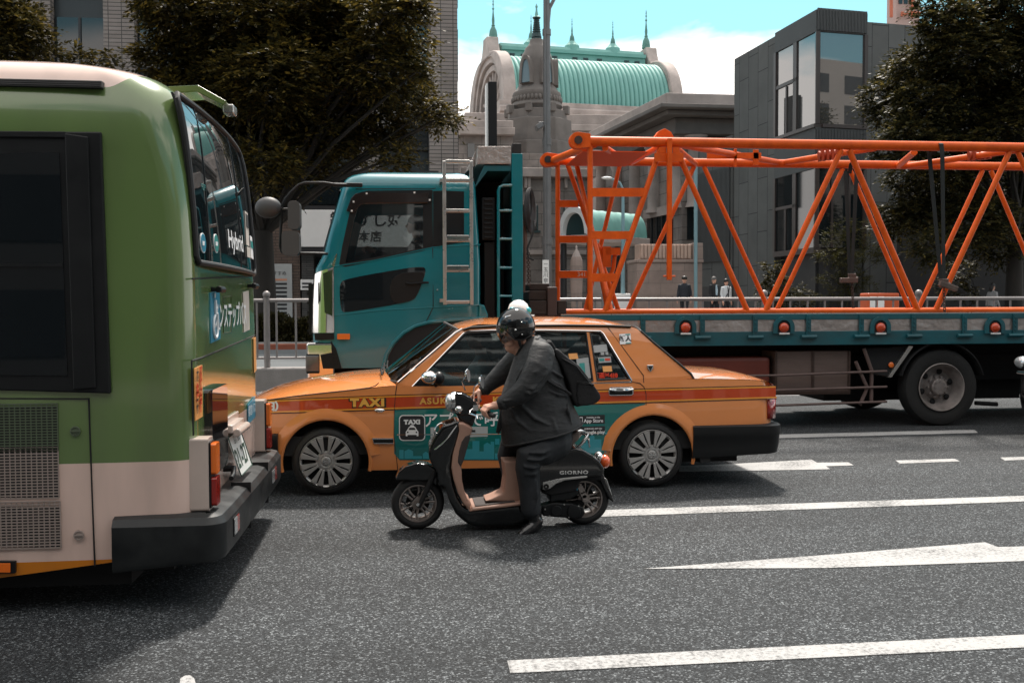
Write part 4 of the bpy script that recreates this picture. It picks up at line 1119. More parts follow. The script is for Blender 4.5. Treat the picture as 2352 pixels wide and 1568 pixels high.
levels = [0.15, .3, .45, .6, .8, .87, 1.0, 1.2, 1.45, 1.7, 1.9, 2.1, 2.3, 2.42, 2.5, 2.56, 2.61, 2.65, 2.69, 2.73, 2.76, 2.79, 2.815, 2.835, 2.855, 2.87, 2.885, 2.9, 2.915, 2.925, 2.935, 2.941, 2.945]
mb = MB(); rings = [bus_contour(z) for z in levels]; n = len(rings[0])
vs = []
for li, z in enumerate(levels):
    for x, y in rings[li]:
        zz_ = z if li > 1 else max(z, bzb(x)) if li == 0 else max(z, bzb(x) + .05)
        vs.append((x, y, zz_))
fs = [(i * n + k, i * n + (k + 1) % n, (i + 1) * n + (k + 1) % n, (i + 1) * n + k) for i in range(len(levels) - 1) for k in range(n)]
fs.append(tuple(range((len(levels) - 1) * n, len(levels) * n)))
mb.add(vs, fs)
def bus_paint():
    m = mat('bus_paint', (.10, .17, .045), .22, coat=.9)
    nt = m.node_tree; b = nt.nodes['Principled BSDF']; N, L = nt.nodes.new, nt.links.new
    tc = N('ShaderNodeTexCoord'); sp = N('ShaderNodeSeparateXYZ'); L(tc.outputs['Object'], sp.inputs[0])
    def math_(op, a, b_):
        n_ = N('ShaderNodeMath'); n_.operation = op
        for i, v in enumerate((a, b_)):
            if isinstance(v, (int, float)): n_.inputs[i].default_value = v
            else: L(v, n_.inputs[i])
        return n_.outputs[0]
    def mixc(f, a, b_):
        n_ = N('ShaderNodeMix'); n_.data_type = 'RGBA'; L(f, n_.inputs[0])
        for i, v in ((6, a), (7, b_)):
            if isinstance(v, tuple): n_.inputs[i].default_value = v
            else: L(v, n_.inputs[i])
        return n_.outputs[2]
    X, Z = sp.outputs[0], sp.outputs[2]
    ox = -6.2
    green, cream, orange = (.125, .20, .062, 1), (.80, .585, .50, 1), (.66, .21, .01, 1)
    nz = N('ShaderNodeTexNoise'); nz.inputs['Scale'].default_value = 1.6; nz.inputs['Detail'].default_value = 8
    mpg = N('ShaderNodeMapping'); mpg.inputs['Scale'].default_value = (2.2, 2.2, .5); L(tc.outputs['Object'], mpg.inputs[0]); L(mpg.outputs[0], nz.inputs['Vector'])
    dr = N('ShaderNodeMapRange'); dr.inputs[1].default_value = .45; dr.inputs[2].default_value = .75; dr.inputs[3].default_value = 0; dr.inputs[4].default_value = .28
    L(nz.outputs['Fac'], dr.inputs[0])
    onrear = math_('GREATER_THAN', X, XR0 - ox - .012)
    zb = math_('ADD', .79, math_('MULTIPLY', onrear, .085))
    c = mixc(math_('LESS_THAN', Z, zb), green, cream)
    c = mixc(math_('LESS_THAN', Z, .285), c, orange)
    # cream roof whose edge sweeps up to the roof line near the tail
    xs = math_('SUBTRACT', X, -2.62 - ox + .8)   # 0 where the sweep starts
    t = N('ShaderNodeMapRange'); t.interpolation_type = 'SMOOTHSTEP'
    t.inputs[1].default_value = P(225, 187, YB).x - ox; t.inputs[2].default_value = P(340, 150, YB).x - ox; t.inputs[3].default_value = P(200, 187, YB).z; t.inputs[4].default_value = 2.90
    L(X, t.inputs[0])
    c = mixc(math_('GREATER_THAN', Z, t.outputs[0]), c, cream)
    c = mixc(dr.outputs[0], c, (.07, .06, .05, 1))
    L(c, b.inputs['Base Color'])
    b.inputs['Coat Roughness'].default_value = .08
    return m
M['bus_paint'] = bus_paint()
mb.build('body', M['bus_paint'], bus, smooth=50)
def BS(px, py, o=0.0):   # pixel -> side of the bus
    p = P(px, py, YB); z = p.z
    y = YB + bins(z) - o; q = P(px, py, y); return Vector((q.x, y, q.z))
def BR(px, py, o=0.004):  # pixel -> rear of the bus
    x = XR0
    for _ in range(8):
        d = ray(px, py); t = (x + o) / d.x; p = Vector((0, 0, CAM_H)) + d * t; x = bxr(p.z)
    return p
# side window unit: black frame, glazing, post
def side_poly(name, pts, m, o0, o1, parent=bus, bevel=0.0, holes=()):
    def lay(pl): return [(BS(a, b).x, BS(a, b).z) for a, b in pl]
    mb = MB(); mb.prism(lay(pts), 0, 1, holes=[lay(h) for h in holes])
    mb.v = [(x, YB + bins(z) + (.03 if x > bxr(z) - .6 else 0) * 0 - lerp(o0, o1, y), z) for x, y, z in mb.v]
    return mb.build(name, m, parent, smooth=0, bevel=bevel)
sw = side_poly('side_window', [(-420, 300), (234, 304), (256, 903), (-420, 884)], M['black_plastic'], -.01, .018, bevel=.008)
side_poly('post', [(152, 308), (206, 316), (224, 890), (172, 894)], M['black_plastic'], .018, .030, sw, bevel=.006)
side_poly('rail', [(-420, 300), (154, 304), (154, 318), (-420, 314)], M['black_plastic'], .018, .028, sw, bevel=.004)
side_poly('pane', [(-420, 362), (139, 352), (158, 862), (-420, 856)], M['dark_glass'], .0185, .0215, sw)
side_poly('sliding_bar', [(-420, 605), (148, 606), (148, 613), (-420, 612)], M['black_plastic'], .0216, .028, sw)
side_poly('gutter', [(-420, 172), (237, 187), (236, 204), (-420, 190)], M['black_rubber'], -.02, .03, bevel=.006)
for k in range(3):
    dy = 4.5 * k; side_poly('gutter_rib', [(-420, 174 + dy), (235, 189 + dy), (235, 191 + dy), (-420, 176 + dy)], M['black_plastic'], .031, .034)
# engine flap seam, grilles, locks
side_poly('flap_seam', [(-420, 912), (205, 914), (219, 1300), (216, 1300), (202, 917), (-420, 915)], M['matt_black'], -.01, .0015)
def side_grille(x0, y0, x1, y1, lean, nx, ny, back):
    gr = side_poly('vent_grille', [(x0, y0), (x1, y0), (x1 + lean, y1), (x0, y1)], M['matt_black'], -.01, .002)
    a, b_ = BS(x0, y0), BS(x1 + lean, y1); mb = MB()
    for i in range(nx + 1):
        x = lerp(a.x, b_.x, i / nx); mb.bx(x - .0022, x + .0022, YB + .003, YB - .0045, b_.z, a.z)
    for j in range(ny + 1):
        z = lerp(a.z, b_.z, j / ny); mb.bx(a.x, b_.x, YB + .0035, YB - .004, z - .0030, z + .0030)
    mb.build('mesh', back, gr, smooth=0)
M['grille_green'] = mat('grille_green', (.10, .13, .08), .5)
M['grille_cream'] = mat('grille_cream', (.33, .27, .24), .5)
side_grille(-420, 934, 132, 1034, 2, 44, 17, M['grille_green'])
side_grille(-420, 1037, 134, 1142, 2, 44, 17, M['grille_cream'])
side_grille(-420, 1163, 136, 1256, 5, 44, 16, M['grille_cream'])
for x, y, m in ((173, 990, M['bus_paint']), (182, 1228, M['grille_cream'])):
    c = BS(x, y); mb = MB()
    mb.lathe([(.026, .002), (.026, -.005), (.021, -.006), (.020, .0)], (c.x, YB, c.z), 'Y', 24); mb.lathe([(.019, -.002), (.001, -.002)], (c.x, YB, c.z), 'Y', 20)
    mb.bx(c.x - .02, c.x + .02, YB - .008, YB, c.z - .003, c.z + .004)
    mb.build('lock', m if m is not M['bus_paint'] else M['grille_green'], bus)
sm = side_poly('side_marker', [(-60, 1286), (38, 1286), (38, 1314), (-60, 1314)], M['black_plastic'], -.01, .02, bevel=.004)
side_poly('lens', [(-60, 1290), (28, 1290), (28, 1311), (-60, 1311)], M['lamp_orange'], .0205, .026, sm, bevel=.003)
# under-skirt
mb = MB(); mb.bx(-9.5, XR0 - .35, YB + .14, YB + BW - .14, .12, .5); mb.bx(-2.4, XR0 - .12, YB + .1, YB + BW - .1, .20, .45)
mb.build('underbody', M['matt_black'], bus, smooth=0)
def bus_wheel(x, y):
    w = MB(); w.lathe([(.30, -.14), (.44, -.14), (.475, -.11), (.475, .11), (.44, .14), (.30, .14)], (x, y, .475), 'Y', 32)
    t = w.build('wheel', M['black_rubber'], bus, smooth=50)
    w = MB(); w.lathe([(.30, -.12), (.28, -.08), (.12, -.04), (.12, -.1), (.01, -.1)], (x, y, .475), 'Y', 28); w.build('rim', M['steel_grey'], t)
for x in (-4.6, -9.4):
    for y in (YB + .2, YB + BW - .2): bus_wheel(x, y)
# bumper: a deep wrap-round bar
def sweep(profile, path, name, m, parent, bevel=0.0, smooth=40):
    """profile of (outward, z) swept along a plan path of (x, y)"""
    mb = MB(); nP = len(path); vs = []
    for i in range(nP):
        a = Vector(path[max(i - 1, 0)]); b_ = Vector(path[min(i + 1, nP - 1)]); t = (b_ - a).normalized(); nn = Vector((t.y, -t.x))
        for o, z in profile: vs.append((path[i][0] + nn.x * o, path[i][1] + nn.y * o, z if not callable(z) else z(path[i][0])))
    k = len(profile)
    fs = [(i * k + j, (i + 1) * k + j, (i + 1) * k + (j + 1) % k, i * k + (j + 1) % k) for i in range(nP - 1) for j in range(k)]
    fs += [tuple(range(k)), tuple(range((nP - 1) * k, nP * k))]
    mb.add(vs, fs); return mb.build(name, m, parent, smooth=smooth, bevel=bevel)
zb0, zb1 = .225, .505
yN, yF = YB - .035, YB + BW + .035
xE = XR0 + .155
rb = .10
xs_ = P(262, 1240, YB).x
plan = [(xs_, yN), (xE - rb - .35, yN + .0), (xE - rb - .1, yN + .002)] + [(xE - rb + rb * math.sin(a), yN + rb - rb * math.cos(a)) for a in np.linspace(0.1, PI / 2 - .1, 8)]
plan += [(xE + .005, yN + .4), (xE + .01, YB + BW / 2), (xE + .005, yF - .4)] + [(xE - rb + rb * math.cos(a), yF - rb + rb * math.sin(a)) for a in np.linspace(.1, PI / 2 - .1, 8)] + [(xE - rb - .5, yF)]
M['bumper'] = mat('bumper', (.010, .011, .012), .42, spec=.35, rvar=.12, vscale=5, var=.4, col2=(.05, .055, .055, 1))
bzl = lambda x: .225 + max(0, (x - xs_)) * .085
prof = [(0.0, bzl), (.012, lambda x: bzl(x) + .03), (.012, .462), (-.012, .498), (-.06, .512), (-.20, .505), (-.20, bzl)]
bp = sweep(prof, plan, 'bumper', M['bumper'], bus, bevel=.004, smooth=24)
# seams in the bumper and its reversing / fog lamp openings
for y in (YB + .84, YB + 1.62):
    mb = MB(); mb.bx(xE - .1, xE + .018, y - .004, y + .004, .25, .53); mb.build('bumper_seam', M['matt_black'], bp, smooth=0)
for y0, y1 in ((YB + .22, YB + .40), (YB + BW - .62, YB + BW - .36)):
    mb = MB(); mb.prism(rrect(y0, y1, .335, .445, .012), xE - .02, xE + .019, axis='X'); lf = mb.build('bumper_lamp', M['black_plastic'], bp, smooth=0, bevel=.003)
    mb = MB(); mb.prism(rrect(y0 + .012, lerp(y0, y1, .55), .345, .435, .008), xE + .012, xE + .022, axis='X'); mb.build('clear_lens', M['lamp_clear'], lf, smooth=0)
    mb = MB(); mb.prism(rrect(lerp(y0, y1, .57), y1 - .012, .345, .435, .008), xE + .012, xE + .022, axis='X'); mb.build('red_lens', M['lamp_red'], lf, smooth=0)
mb = MB(); mb.tube([(xE - .2, YB + BW - .5, .33), (xE - .12, YB + BW - .5, .16)], .045, 12); mb.build('tow_peg', M['steel_grey'], bus)
# lamp clusters: cream boxes standing proud of the panel
M['cream_part'] = mat('cream_part', (.60, .49, .43), .3, coat=.5, var=.2, vscale=6)
def cluster(y0, y1, zlo, zhi, top):
    mb = MB(); mb.prism(rrect(y0, y1, zlo, zhi, .015), XR0 - .03, XR0 + .07, axis='X'); b_ = mb.build('tail_lamp', M['cream_part'], bus, smooth=0, bevel=.010)
    w = y1 - y0
    mb = MB(); mb.prism(rrect(y0 + .004, y1 - .004, zlo + .015, zhi - .02, .012), XR0 + .071, XR0 + .080, axis='X'); mb.build('lamp_base', M['black_plastic'], b_, smooth=0, bevel=.003)
    zm = lerp(zlo, zhi, .47)
    for za, zb_, m in ((zm + .01, zhi - .03, M['lamp_orange']), (zlo + .025, zm - .005, M['lamp_red'])):
        mb = MB(); mb.prism(rrect(y0 + .012, y1 - .012, za, zb_, .015), XR0 + .0805, XR0 + .108, axis='X'); mb.build('lens', m, b_, smooth=0, bevel=.012)
a, b_ = BR(462, 998), BR(462, 1168)
cluster(YB + .075, YB + .205, b_.z + .01, a.z, 0)
cluster(YB + BW - .205, YB + BW - .075, b_.z + .01, a.z, 0)
# dark vertical duct panel beside the near lamp
pa, pb = BR(470, 895), BR(502, 1070)
mb = MB(); mb.prism(rrect(pa.y, pb.y + .1, pb.z, pa.z, .03), XR0 - .02, XR0 + .045, axis='X'); mb.build('rear_duct', mat('gloss_black', (.012, .011, .012), .06, coat=.5), bus, smooth=0, bevel=.012)
# rear window
L_edge = [(598, 441), (520, 437), (400, 426), (300, 416), (207, 406)]
def rw_side(y, tab): return interp(-y, [(-a, b) for a, b in tab])
zlo_, zhi_ = P(441, 602, YB + .17).z, P(407, 212, YB + .17).z
yl, yr = YB + .17, YB + BW - .17
def bow(y): return .045 * max(0, 1 - ((y - YB - BW / 2) / (BW / 2 - .17)) ** 2)
def rw_pt(u, v, o=.006):
    z = lerp(zlo_, zhi_, v); y = lerp(yl + v * .0, yr - v * .03, u)
    return (bxr(z) + o + bow(y), y, z)
us, vs2 = np.linspace(0, 1, 17), np.linspace(0, 1, 14)
edge0 = [rw_pt(u, 0) for u in np.linspace(0, 1, 17)] + [rw_pt(1, v) for v in np.linspace(.05, .95, 12)] + [rw_pt(u, 1) for u in np.linspace(1, 0, 17)] + [rw_pt(0, v) for v in np.linspace(.95, .05, 12)]
mb = MB(); mb.grid(lambda u, v: rw_pt(u, v), us, vs2)
mb2 = MB(); mb2.grid(lambda u, v: (lambda p: (lerp(bxr(p[2]) - .01, p[0] - .004, v), p[1], p[2]))(edge0[int(u)]), range(len(edge0)), (0, 1), close_u=True); mb2.build('window_surround', M['black_rubber'], bus, smooth=0)
M['rear_glass'] = mat('rear_glass', (.008, .012, .014), .015, spec=.8, ior=2.3)
rwin = mb.build('rear_window', M['rear_glass'], bus, smooth=60)
edge = [rw_pt(u, 0, .012) for u in np.linspace(.02, .98, 14)] + [rw_pt(1, v, .012) for v in np.linspace(.04, .96, 12)] + [rw_pt(u, 1, .012) for u in np.linspace(.98, .02, 14)] + [rw_pt(0, v, .012) for v in np.linspace(.96, .04, 12)]
mb = MB(); mb.tube(edge, .016, 8, closed=True); mb.build('window_seal', M['black_rubber'], rwin)
# inside rail and blind behind the glass edge are seen as darker uprights: two washer-like inner bars
for u in (.13, .60):
    mb = MB(); mb.tube([rw_pt(u + .04 * v, v, .0075) for v in np.linspace(0.02, .98, 8)], .004, 6); mb.build('demister_bar', M['black_plastic'], rwin)
def rear_panel(name, pts, m, o=.006, th=.004, parent=bus, bevel=0.0, n=1):
    q = [BR(a, b) for a, b in pts]
    mb = MB(); mb.prism([(p.y, p.z) for p in q], 0, 1, axis='X'); bw_ = bow if parent is rwin else (lambda y: 0); mb.v = [(bxr(z) + bw_(y) + lerp(o - th, o, x), y, z) for x, y, z in mb.v]
    return mb.build(name, m, parent, smooth=0, bevel=bevel)
def rear_text(name, txt, px, py, s, m, parent=bus, o=.012, **kw):
    c = BR(px, py); bw_ = bow if parent is rwin else (lambda y: 0); return put_text(name, txt, m, lambda u, v: (bxr(c.z + v) + o + bw_(c.y + u), c.y + u, c.z + v), parent, s, **kw)
M['txt_white'] = mat('txt_white', (.80, .80, .80), .5)
M['sticker_blue'] = mat('sticker_blue', (.02, .22, .33), .35)
M['sticker_teal'] = mat('sticker_teal', (.03, .26, .24), .35)
M['sticker_orange'] = mat('sticker_orange', (.80, .36, .11), .4)
M['sticker_red'] = mat('sticker_red', (.62, .04, .012), .4)
M['sticker_cream'] = mat('sticker_cream', (.62, .56, .50), .4)
rear_text('lettering', 'Hybrid', 524, 556, .155, M['txt_white'], rwin, sx=1.35, bold=.003)
def disc(px, py, r, m, o=.010):
    c = BR(px, py); mb = MB(); mb.prism([(c.y + r * math.cos(a), c.z + r * math.sin(a)) for a in np.linspace(0, 2 * PI, 28, endpoint=False)], 0, 1, axis='X')
    mb.v = [(bxr(z) + bow(y) + lerp(o - .003, o, x), y, z) for x, y, z in mb.v]; return mb.build('sticker', m, rwin, smooth=0)
for px, py, m in ((459.5, 558, M['sticker_blue']), (482.5, 559, M['sticker_teal'])):
    disc(px, py, .055, M['txt_white'], .0095); disc(px, py, .050, m, .011)
    c = BR(px, py); mb = MB(); mb.bx(bxr(c.z) + bow(c.y) + .011, bxr(c.z) + bow(c.y) + .0125, c.y - .036, c.y + .036, c.z - .014, c.z + .010); mb.build('sticker_band', M['txt_white'], rwin, smooth=0)
rear_panel('sticker', [(550, 484), (560, 490), (562, 566), (552, 562)], M['sticker_cream'], .012, .003, rwin)
rear_panel('sticker', [(551.5, 490), (558.5, 495), (559.5, 525), (552.5, 521)], M['dark_ink'], .0145, .002, rwin)
rear_panel('sticker', [(566, 541), (577, 545), (579, 596), (568, 592)], M['txt_white'], .012, .003, rwin)
rear_panel('sticker', [(566.5, 552), (576.6, 556), (577.6, 572), (567.5, 568)], M['sticker_teal'], .0145, .002, rwin)
rear_panel('sticker', [(553, 566), (565, 569), (566, 592), (554, 590)], M['sticker_cream'], .012, .003, rwin)
# fleet number inside the window top rail
rear_text('lettering', 'F279', 458, 431, .05, M['sticker_teal'], rwin, o=.009)
# hinge handles, wheelchair sign, lettering, seams
for x, y in ((491, 665), (573, 657)):
    c = BR(x, y); mb = MB(); mb.tube([(bxr(c.z), c.y - .06, c.z), (bxr(c.z) + .05, c.y - .06, c.z), (bxr(c.z) + .055, c.y + .05, c.z)], .014, 10); mb.bx(bxr(c.z) + .03, bxr(c.z) + .06, c.y - .075, c.y + .06, c.z - .018, c.z + .018)
    mb.build('hinge', M['black_plastic'], bus, smooth=30, bevel=.006)
ws = rear_panel('access_sign', [(482, 672), (504, 668), (506, 778), (484, 788)], M['sticker_blue'], .006, .006)
c = BR(493.5, 728)
def wc(pts, r): 
    mb = MB(); mb.tube([(XR0 + .012, c.y + a, c.z + b) for a, b in pts], r, 6); mb.build('wheelchair_symbol', M['txt_white'], ws)
wc([(-.02, .10), (-.02, .02), (.03, .02), (.05, -.07), (.075, -.07)], .009)
wc([(-.02, .055), (.03, .055)], .008)
wc([(-.02 + .065 * math.cos(a) , -.055 + .065 * math.sin(a)) for a in np.linspace(R(100), R(370), 14)], .008)
mb = MB(); mb.ball((XR0 + .010, c.y - .022, c.z + .125), .016, 10, 6, (.3, 1, 1)); mb.build('wheelchair_symbol', M['txt_white'], ws)
rear_text('lettering', 'ノンステップバス', 532, 727, .175, M['txt_white'], bus, o=.008, sx=.86, bold=.004)
rear_panel('rear_panel_label', [(558, 671), (571, 667), (573, 757), (560, 763)], M['sticker_cream'], .006, .004)
for pts in ([(442, 640), (585, 634)], [(442, 828), (462, 822), (586, 770)], [(441, 828), (445, 1000)]):
    mb = MB(); mb.tube([(BR(a, b).x + .0 - .002, BR(a, b).y, BR(a, b).z) for a, b in pts], .0045, 5); mb.build('panel_seam', M['matt_black'], bus)
mb = MB(); q = [BR(a, b, .002) for a, b in ((512, 682), (531, 680), (531, 762), (514, 764))]; mb.tube(q, .0028, 5, closed=True); mb.build('flap_seam', M['grille_green'], bus)
os_ = rear_panel('warning_label', [(446, 846), (464, 838), (465, 956), (448, 966)], M['sticker_orange'], .006, .004)
for ch, y in zip('すり抜け右折', (855, 868, 884, 901, 918, 934)): rear_text('lettering', ch, 458.5, y - 1, .072, M['sticker_red'], os_, sx=.9, bold=.003)
for ch, y in zip('大変危険です', (860, 876, 893, 911, 926, 940)): rear_text('lettering', ch, 450.8, y, .058, M['sticker_red'] if ch in '危険' else M['dark_ink'], os_, sx=.9, bold=.003)
rear_panel('warning_label', [(581.5, 778), (586.5, 774), (588, 850), (583, 856)], M['sticker_orange'], .008, .004)
rear_panel('route_label', [(568, 930), (585, 909), (586, 956), (569, 975)], M['sticker_blue'], .008, .004)
rear_text('lettering', '都営バス', 577, 941, .085, M['txt_white'], bus, o=.011)
# registration plate, leaning back under its lamp housing
pc_ = BR(549, 1030); pw = .40
yl_, zl_ = BR(527, 986), BR(558, 1070)
pcx = XR0 + .055
def PL(u, v, o=0.0):  # plate plane: u along the bus width, v up (tilted outwards at the foot)
    return (pcx + .005 - v * .30 + o, pyc + u, pzc + v * .95)
pyc, pzc = BR(530, 1032).y, BR(532, 1032).z
mb = MB(); mb.add([PL(a, b, o) for o in (-.006, 0) for a, b in ((-.22, -.135), (.22, -.135), (.22, .115), (-.22, .115))], [(0, 1, 2, 3), (4, 7, 6, 5), (0, 4, 5, 1), (1, 5, 6, 2), (2, 6, 7, 3), (3, 7, 4, 0)])
M['plate_white'] = mat('plate_white', (.66, .68, .66), .4)
plate = mb.build('registration_plate', M['plate_white'], bus, smooth=0)
M['plate_green'] = mat('plate_green', (.02, .06, .04), .5)
put_text('lettering', '21-27', M['plate_green'], lambda u, v: PL(u, v - .04, .002), plate, .165, bold=.004)
put_text('lettering', '品川 200', M['plate_green'], lambda u, v: PL(u + .01, v + .075, .002), plate, .055)
put_text('lettering', 'か', M['plate_green'], lambda u, v: PL(u - .195, v - .05, .002), plate, .05)
mb = MB(); mb.tube([PL(a, b, .002) for a, b in ((-.22, -.135), (.22, -.135), (.22, .115), (-.22, .115))], .004, 5, closed=True); mb.build('plate_rim', M['plate_green'], plate)
mb = MB(); mb.bx(XR0 - .01, XR0 + .055, pyc - .22, pyc + .22, pzc + .135, pzc + .185); mb.bx(XR0 + .0, XR0 + .015, pyc - .26, pyc + .26, pzc + .1, pzc + .225)
mb.tube([(XR0 + .075, pyc - .2, pzc + .135), (XR0 + .075, pyc + .2, pzc + .135)], .026, 14)
mb.build('plate_lamp', M['cream_part'], bus, smooth=30, bevel=.008)
c = BR(512, 1090); mb = MB(); mb.tube([(XR0, c.y + .05, c.z + .03), (XR0 + .06, c.y + .05, c.z + .03), (XR0 + .07, c.y - .02, c.z), (XR0 + .07, c.y - .10, c.z - .005)], [.02, .02, .017, .014], 10); mb.build('flap_catch', M['black_plastic'], bus)
# bracket with camera lamp on the roof edge
M['green_part'] = mat('green_part', (.145, .20, .068), .25, coat=.6)
yk = YB + 1.15
mb = MB(); mb.prism([(XR0 - .45, 2.935), (XR0 - .14, 2.955), (XR0 + .03, 2.86), (XR0 + .012, 2.835), (XR0 - .15, 2.915), (XR0 - .45, 2.89)], yk - .13, yk + .13); mb.build('roof_bracket', M['green_part'], bus, smooth=0, bevel=.008)
mb = MB(); mb.bx(XR0 - .005, XR0 + .06, yk - .07, yk + .07, 2.80, 2.855); mb.build('camera', M['aluminium'], bus, smooth=0, bevel=.008)
# ------------------------------------------------------------------ taxi saloon
TYN, TW = 8.42, 1.72
TYC = TYN + TW / 2
TF, TR = P(538, 950, TYN).x, P(1790, 950, TYN).x
taxi = thing('taxi', ((TF + TR) / 2, TYC, 0.0), 'orange taxi saloon with red stripe and teal advert doors behind the scooter', 'car')
def ts(px, py, dy=0.0): p = P(px, py, TYN + dy); return p.x, p.z
HUBF, HUBR = ts(748, 1062), ts(1500, 1047)
HZ = .283; RAD = .292; ARCH = .372
# belt / bonnet edge / deck edge heights along the side
SHO = [ts(a, b) for a, b in ((538, 935), (560, 929), (613, 917), (744, 900), (849, 889), (905, 884), (1000, 884), (1200, 881), (1449, 877), (1520, 874), (1593, 868), (1680, 869), (1745, 872), (1777, 877), (1790, 890))]
def tzs(x): return sinterp(x, SHO)
SILL = ts(856, 1081)[1]; BUMP_F = .30; BUMP_R = .36
def tzb(x):
    for hx in (HUBF[0], HUBR[0]):
        d = abs(x - hx)
        if d < ARCH: return max(HZ + math.sqrt(ARCH ** 2 - d * d), SILL)
    if x < HUBF[0]: return BUMP_F
    if x > HUBR[0]: return BUMP_R
    return SILL
XC, HL = (TF + TR) / 2, (TR - TF) / 2
def thw(x):   # half width in plan
    t = (x - XC) / HL
    return TW / 2 * (1 - .075 * abs(t) ** 4.5)
def barrel(z): return 1 - .030 * ((z - .55) / .4) ** 2 if z > .55 else 1 - .05 * ((.55 - z) / .4) ** 2
def tside(x, z, o=0.0): return TYC - thw(x) * barrel(z) - o
def TP_(px, py, o=0.0):    # pixel -> point on the near body side
    y = TYN
    for _ in range(4):
        p = P(px, py, y); y = tside(p.x, p.z)
    p = P(px, py, y - o); return Vector((p.x, y - o, p.z))
def taxi_paint(name, col, rough=.2):
    m = mat(name, col, rough, coat=1.0, var=.10, vscale=2.0)
    m.node_tree.nodes['Principled BSDF'].inputs['Coat Roughness'].default_value = .03
    return m
M['taxi_paint'] = taxi_paint('taxi_paint', (.76, .265, .078))
xs = sorted(set([round(v, 4) for v in list(np.linspace(TF + .2, TR - .2, 60)) + [h + s * ARCH * math.cos(a) for h in (HUBF[0], HUBR[0]) for s in (-1, 1) for a in np.linspace(0, PI / 2, 14)] + [h + s * (ARCH + .002) for h in (HUBF[0], HUBR[0]) for s in (-1, 1)]]))
xs = [x for x in xs if TF + .2 <= x <= TR - .2]
plan = [(x, -1.0) for x in xs]
def corner(x0, x1, sgn, rev):
    out = []
    for k in range(1, 9):
        a = PI / 2 * k / 9; out.append((x0 + (x1 - x0) * math.sin(a), -sgn * (math.cos(a) * .20 + .80)))
    return out
plan += corner(TR - .2, TR, 1, 0) + [(TR + .015 * (1 - s * s), s * .8) for s in np.linspace(-.98, .98, 9)] + [(x, -y) for x, y in reversed(corner(TR - .2, TR, 1, 0))]
plan += [(x, 1.0) for x in reversed(xs)]
plan += corner(TF + .2, TF, -1, 0) + [(TF - .03 * (1 - s * s), -s * .8) for s in np.linspace(-.98, .98, 9)] + [(x, -y) for x, y in reversed(corner(TF + .2, TF, -1, 0))]
vsn = list(np.linspace(0, 1, 13))
def body_pt(i, v):
    x, f = plan[i]
    z0, z1 = tzb(x), tzs(x) - .012
    z = lerp(z0, z1, v)
    return (x, TYC + f * thw(min(max(x, TF), TR)) * barrel(z), z)
mb = MB(); mb.grid(lambda i, v: body_pt(int(i), v), range(len(plan)), vsn, close_u=True)
body = mb.build('body', M['taxi_paint'], taxi, smooth=40)
# rolled wheel arch lips
for hx, hz in ((HUBF[0], HZ), (HUBR[0], HZ)):
    for sg in (-1, 1):
        pts = []
        for a in np.linspace(R(-12), R(192), 40):
            x = hx + ARCH * math.cos(a); z = max(HZ + ARCH * math.sin(a), .2); y = tside(x, z)
            pts.append((x, y if sg < 0 else 2 * TYC - y, z))
        mb = MB(); mb.tube(pts, .016, 8); mb.build('arch_lip', M['taxi_paint'], body)
    if True:
        mb = MB(); al = [R(a) for a in np.linspace(8, 172, 40)]
        def flare(a, t):
            r = ARCH + .004 + t * .085; x = hx + r * math.cos(a); z = HZ + r * math.sin(a)
            return (x, tside(x, z) - .016 * math.cos(t * PI / 2) ** 1.2 - .001, z)
        mb.grid(flare, al, np.linspace(0, 1, 6)); mb.build('wheel_flare', M['taxi_paint'], body, smooth=60)
# underbody and wells
mb = MB(); mb.bx(TF + .3, TR - .3, TYC - .62, TYC + .62, .19, .62); mb.bx(HUBF[0] + .45, HUBR[0] - .45, TYC - .8, TYC + .8, .2, .42); mb.bx(TF + .1, TR - .12, TYC - .8, TYC + .8, .34, .5)
mb.build('underbody', M['matt_black'], taxi, smooth=0)
# bonnet and boot lid, crowned panels
def lid(name, x0, x1, crown, n=24, drop0=0.0, drop1=0.0, inset=.0):
    mb = MB()
    def f(u, v):
        x = lerp(x0, x1, u); w = (thw(x) * barrel(tzs(x)) - .004); s = -1 + 2 * v
        z = tzs(x) - .008 + crown(x) * (1 - abs(s) ** 2.6) 
        return (x, TYC + s * w, z)
    mb.grid(f, np.linspace(0, 1, n), np.linspace(0, 1, 25))
    return mb.build(name, M['taxi_paint'], taxi, smooth=60)
xh1 = ts(912, 880)[0]
hc = [(TF, .0), (TF + .25, .05), (TF + .6, .085), (xh1 - .4, .095), (xh1 - .15, .09), (xh1, .05)]
lid('bonnet', TF - .0, xh1, lambda x: sinterp(x, hc), 34)
xt0 = ts(1588, 868)[0]
bc = [(xt0, .04), (xt0 + .12, .055), (TR - .3, .05), (TR - .06, .02), (TR, .0)]
lid('boot_lid', xt0 - .02, TR + .0, lambda x: sinterp(x, bc), 24)
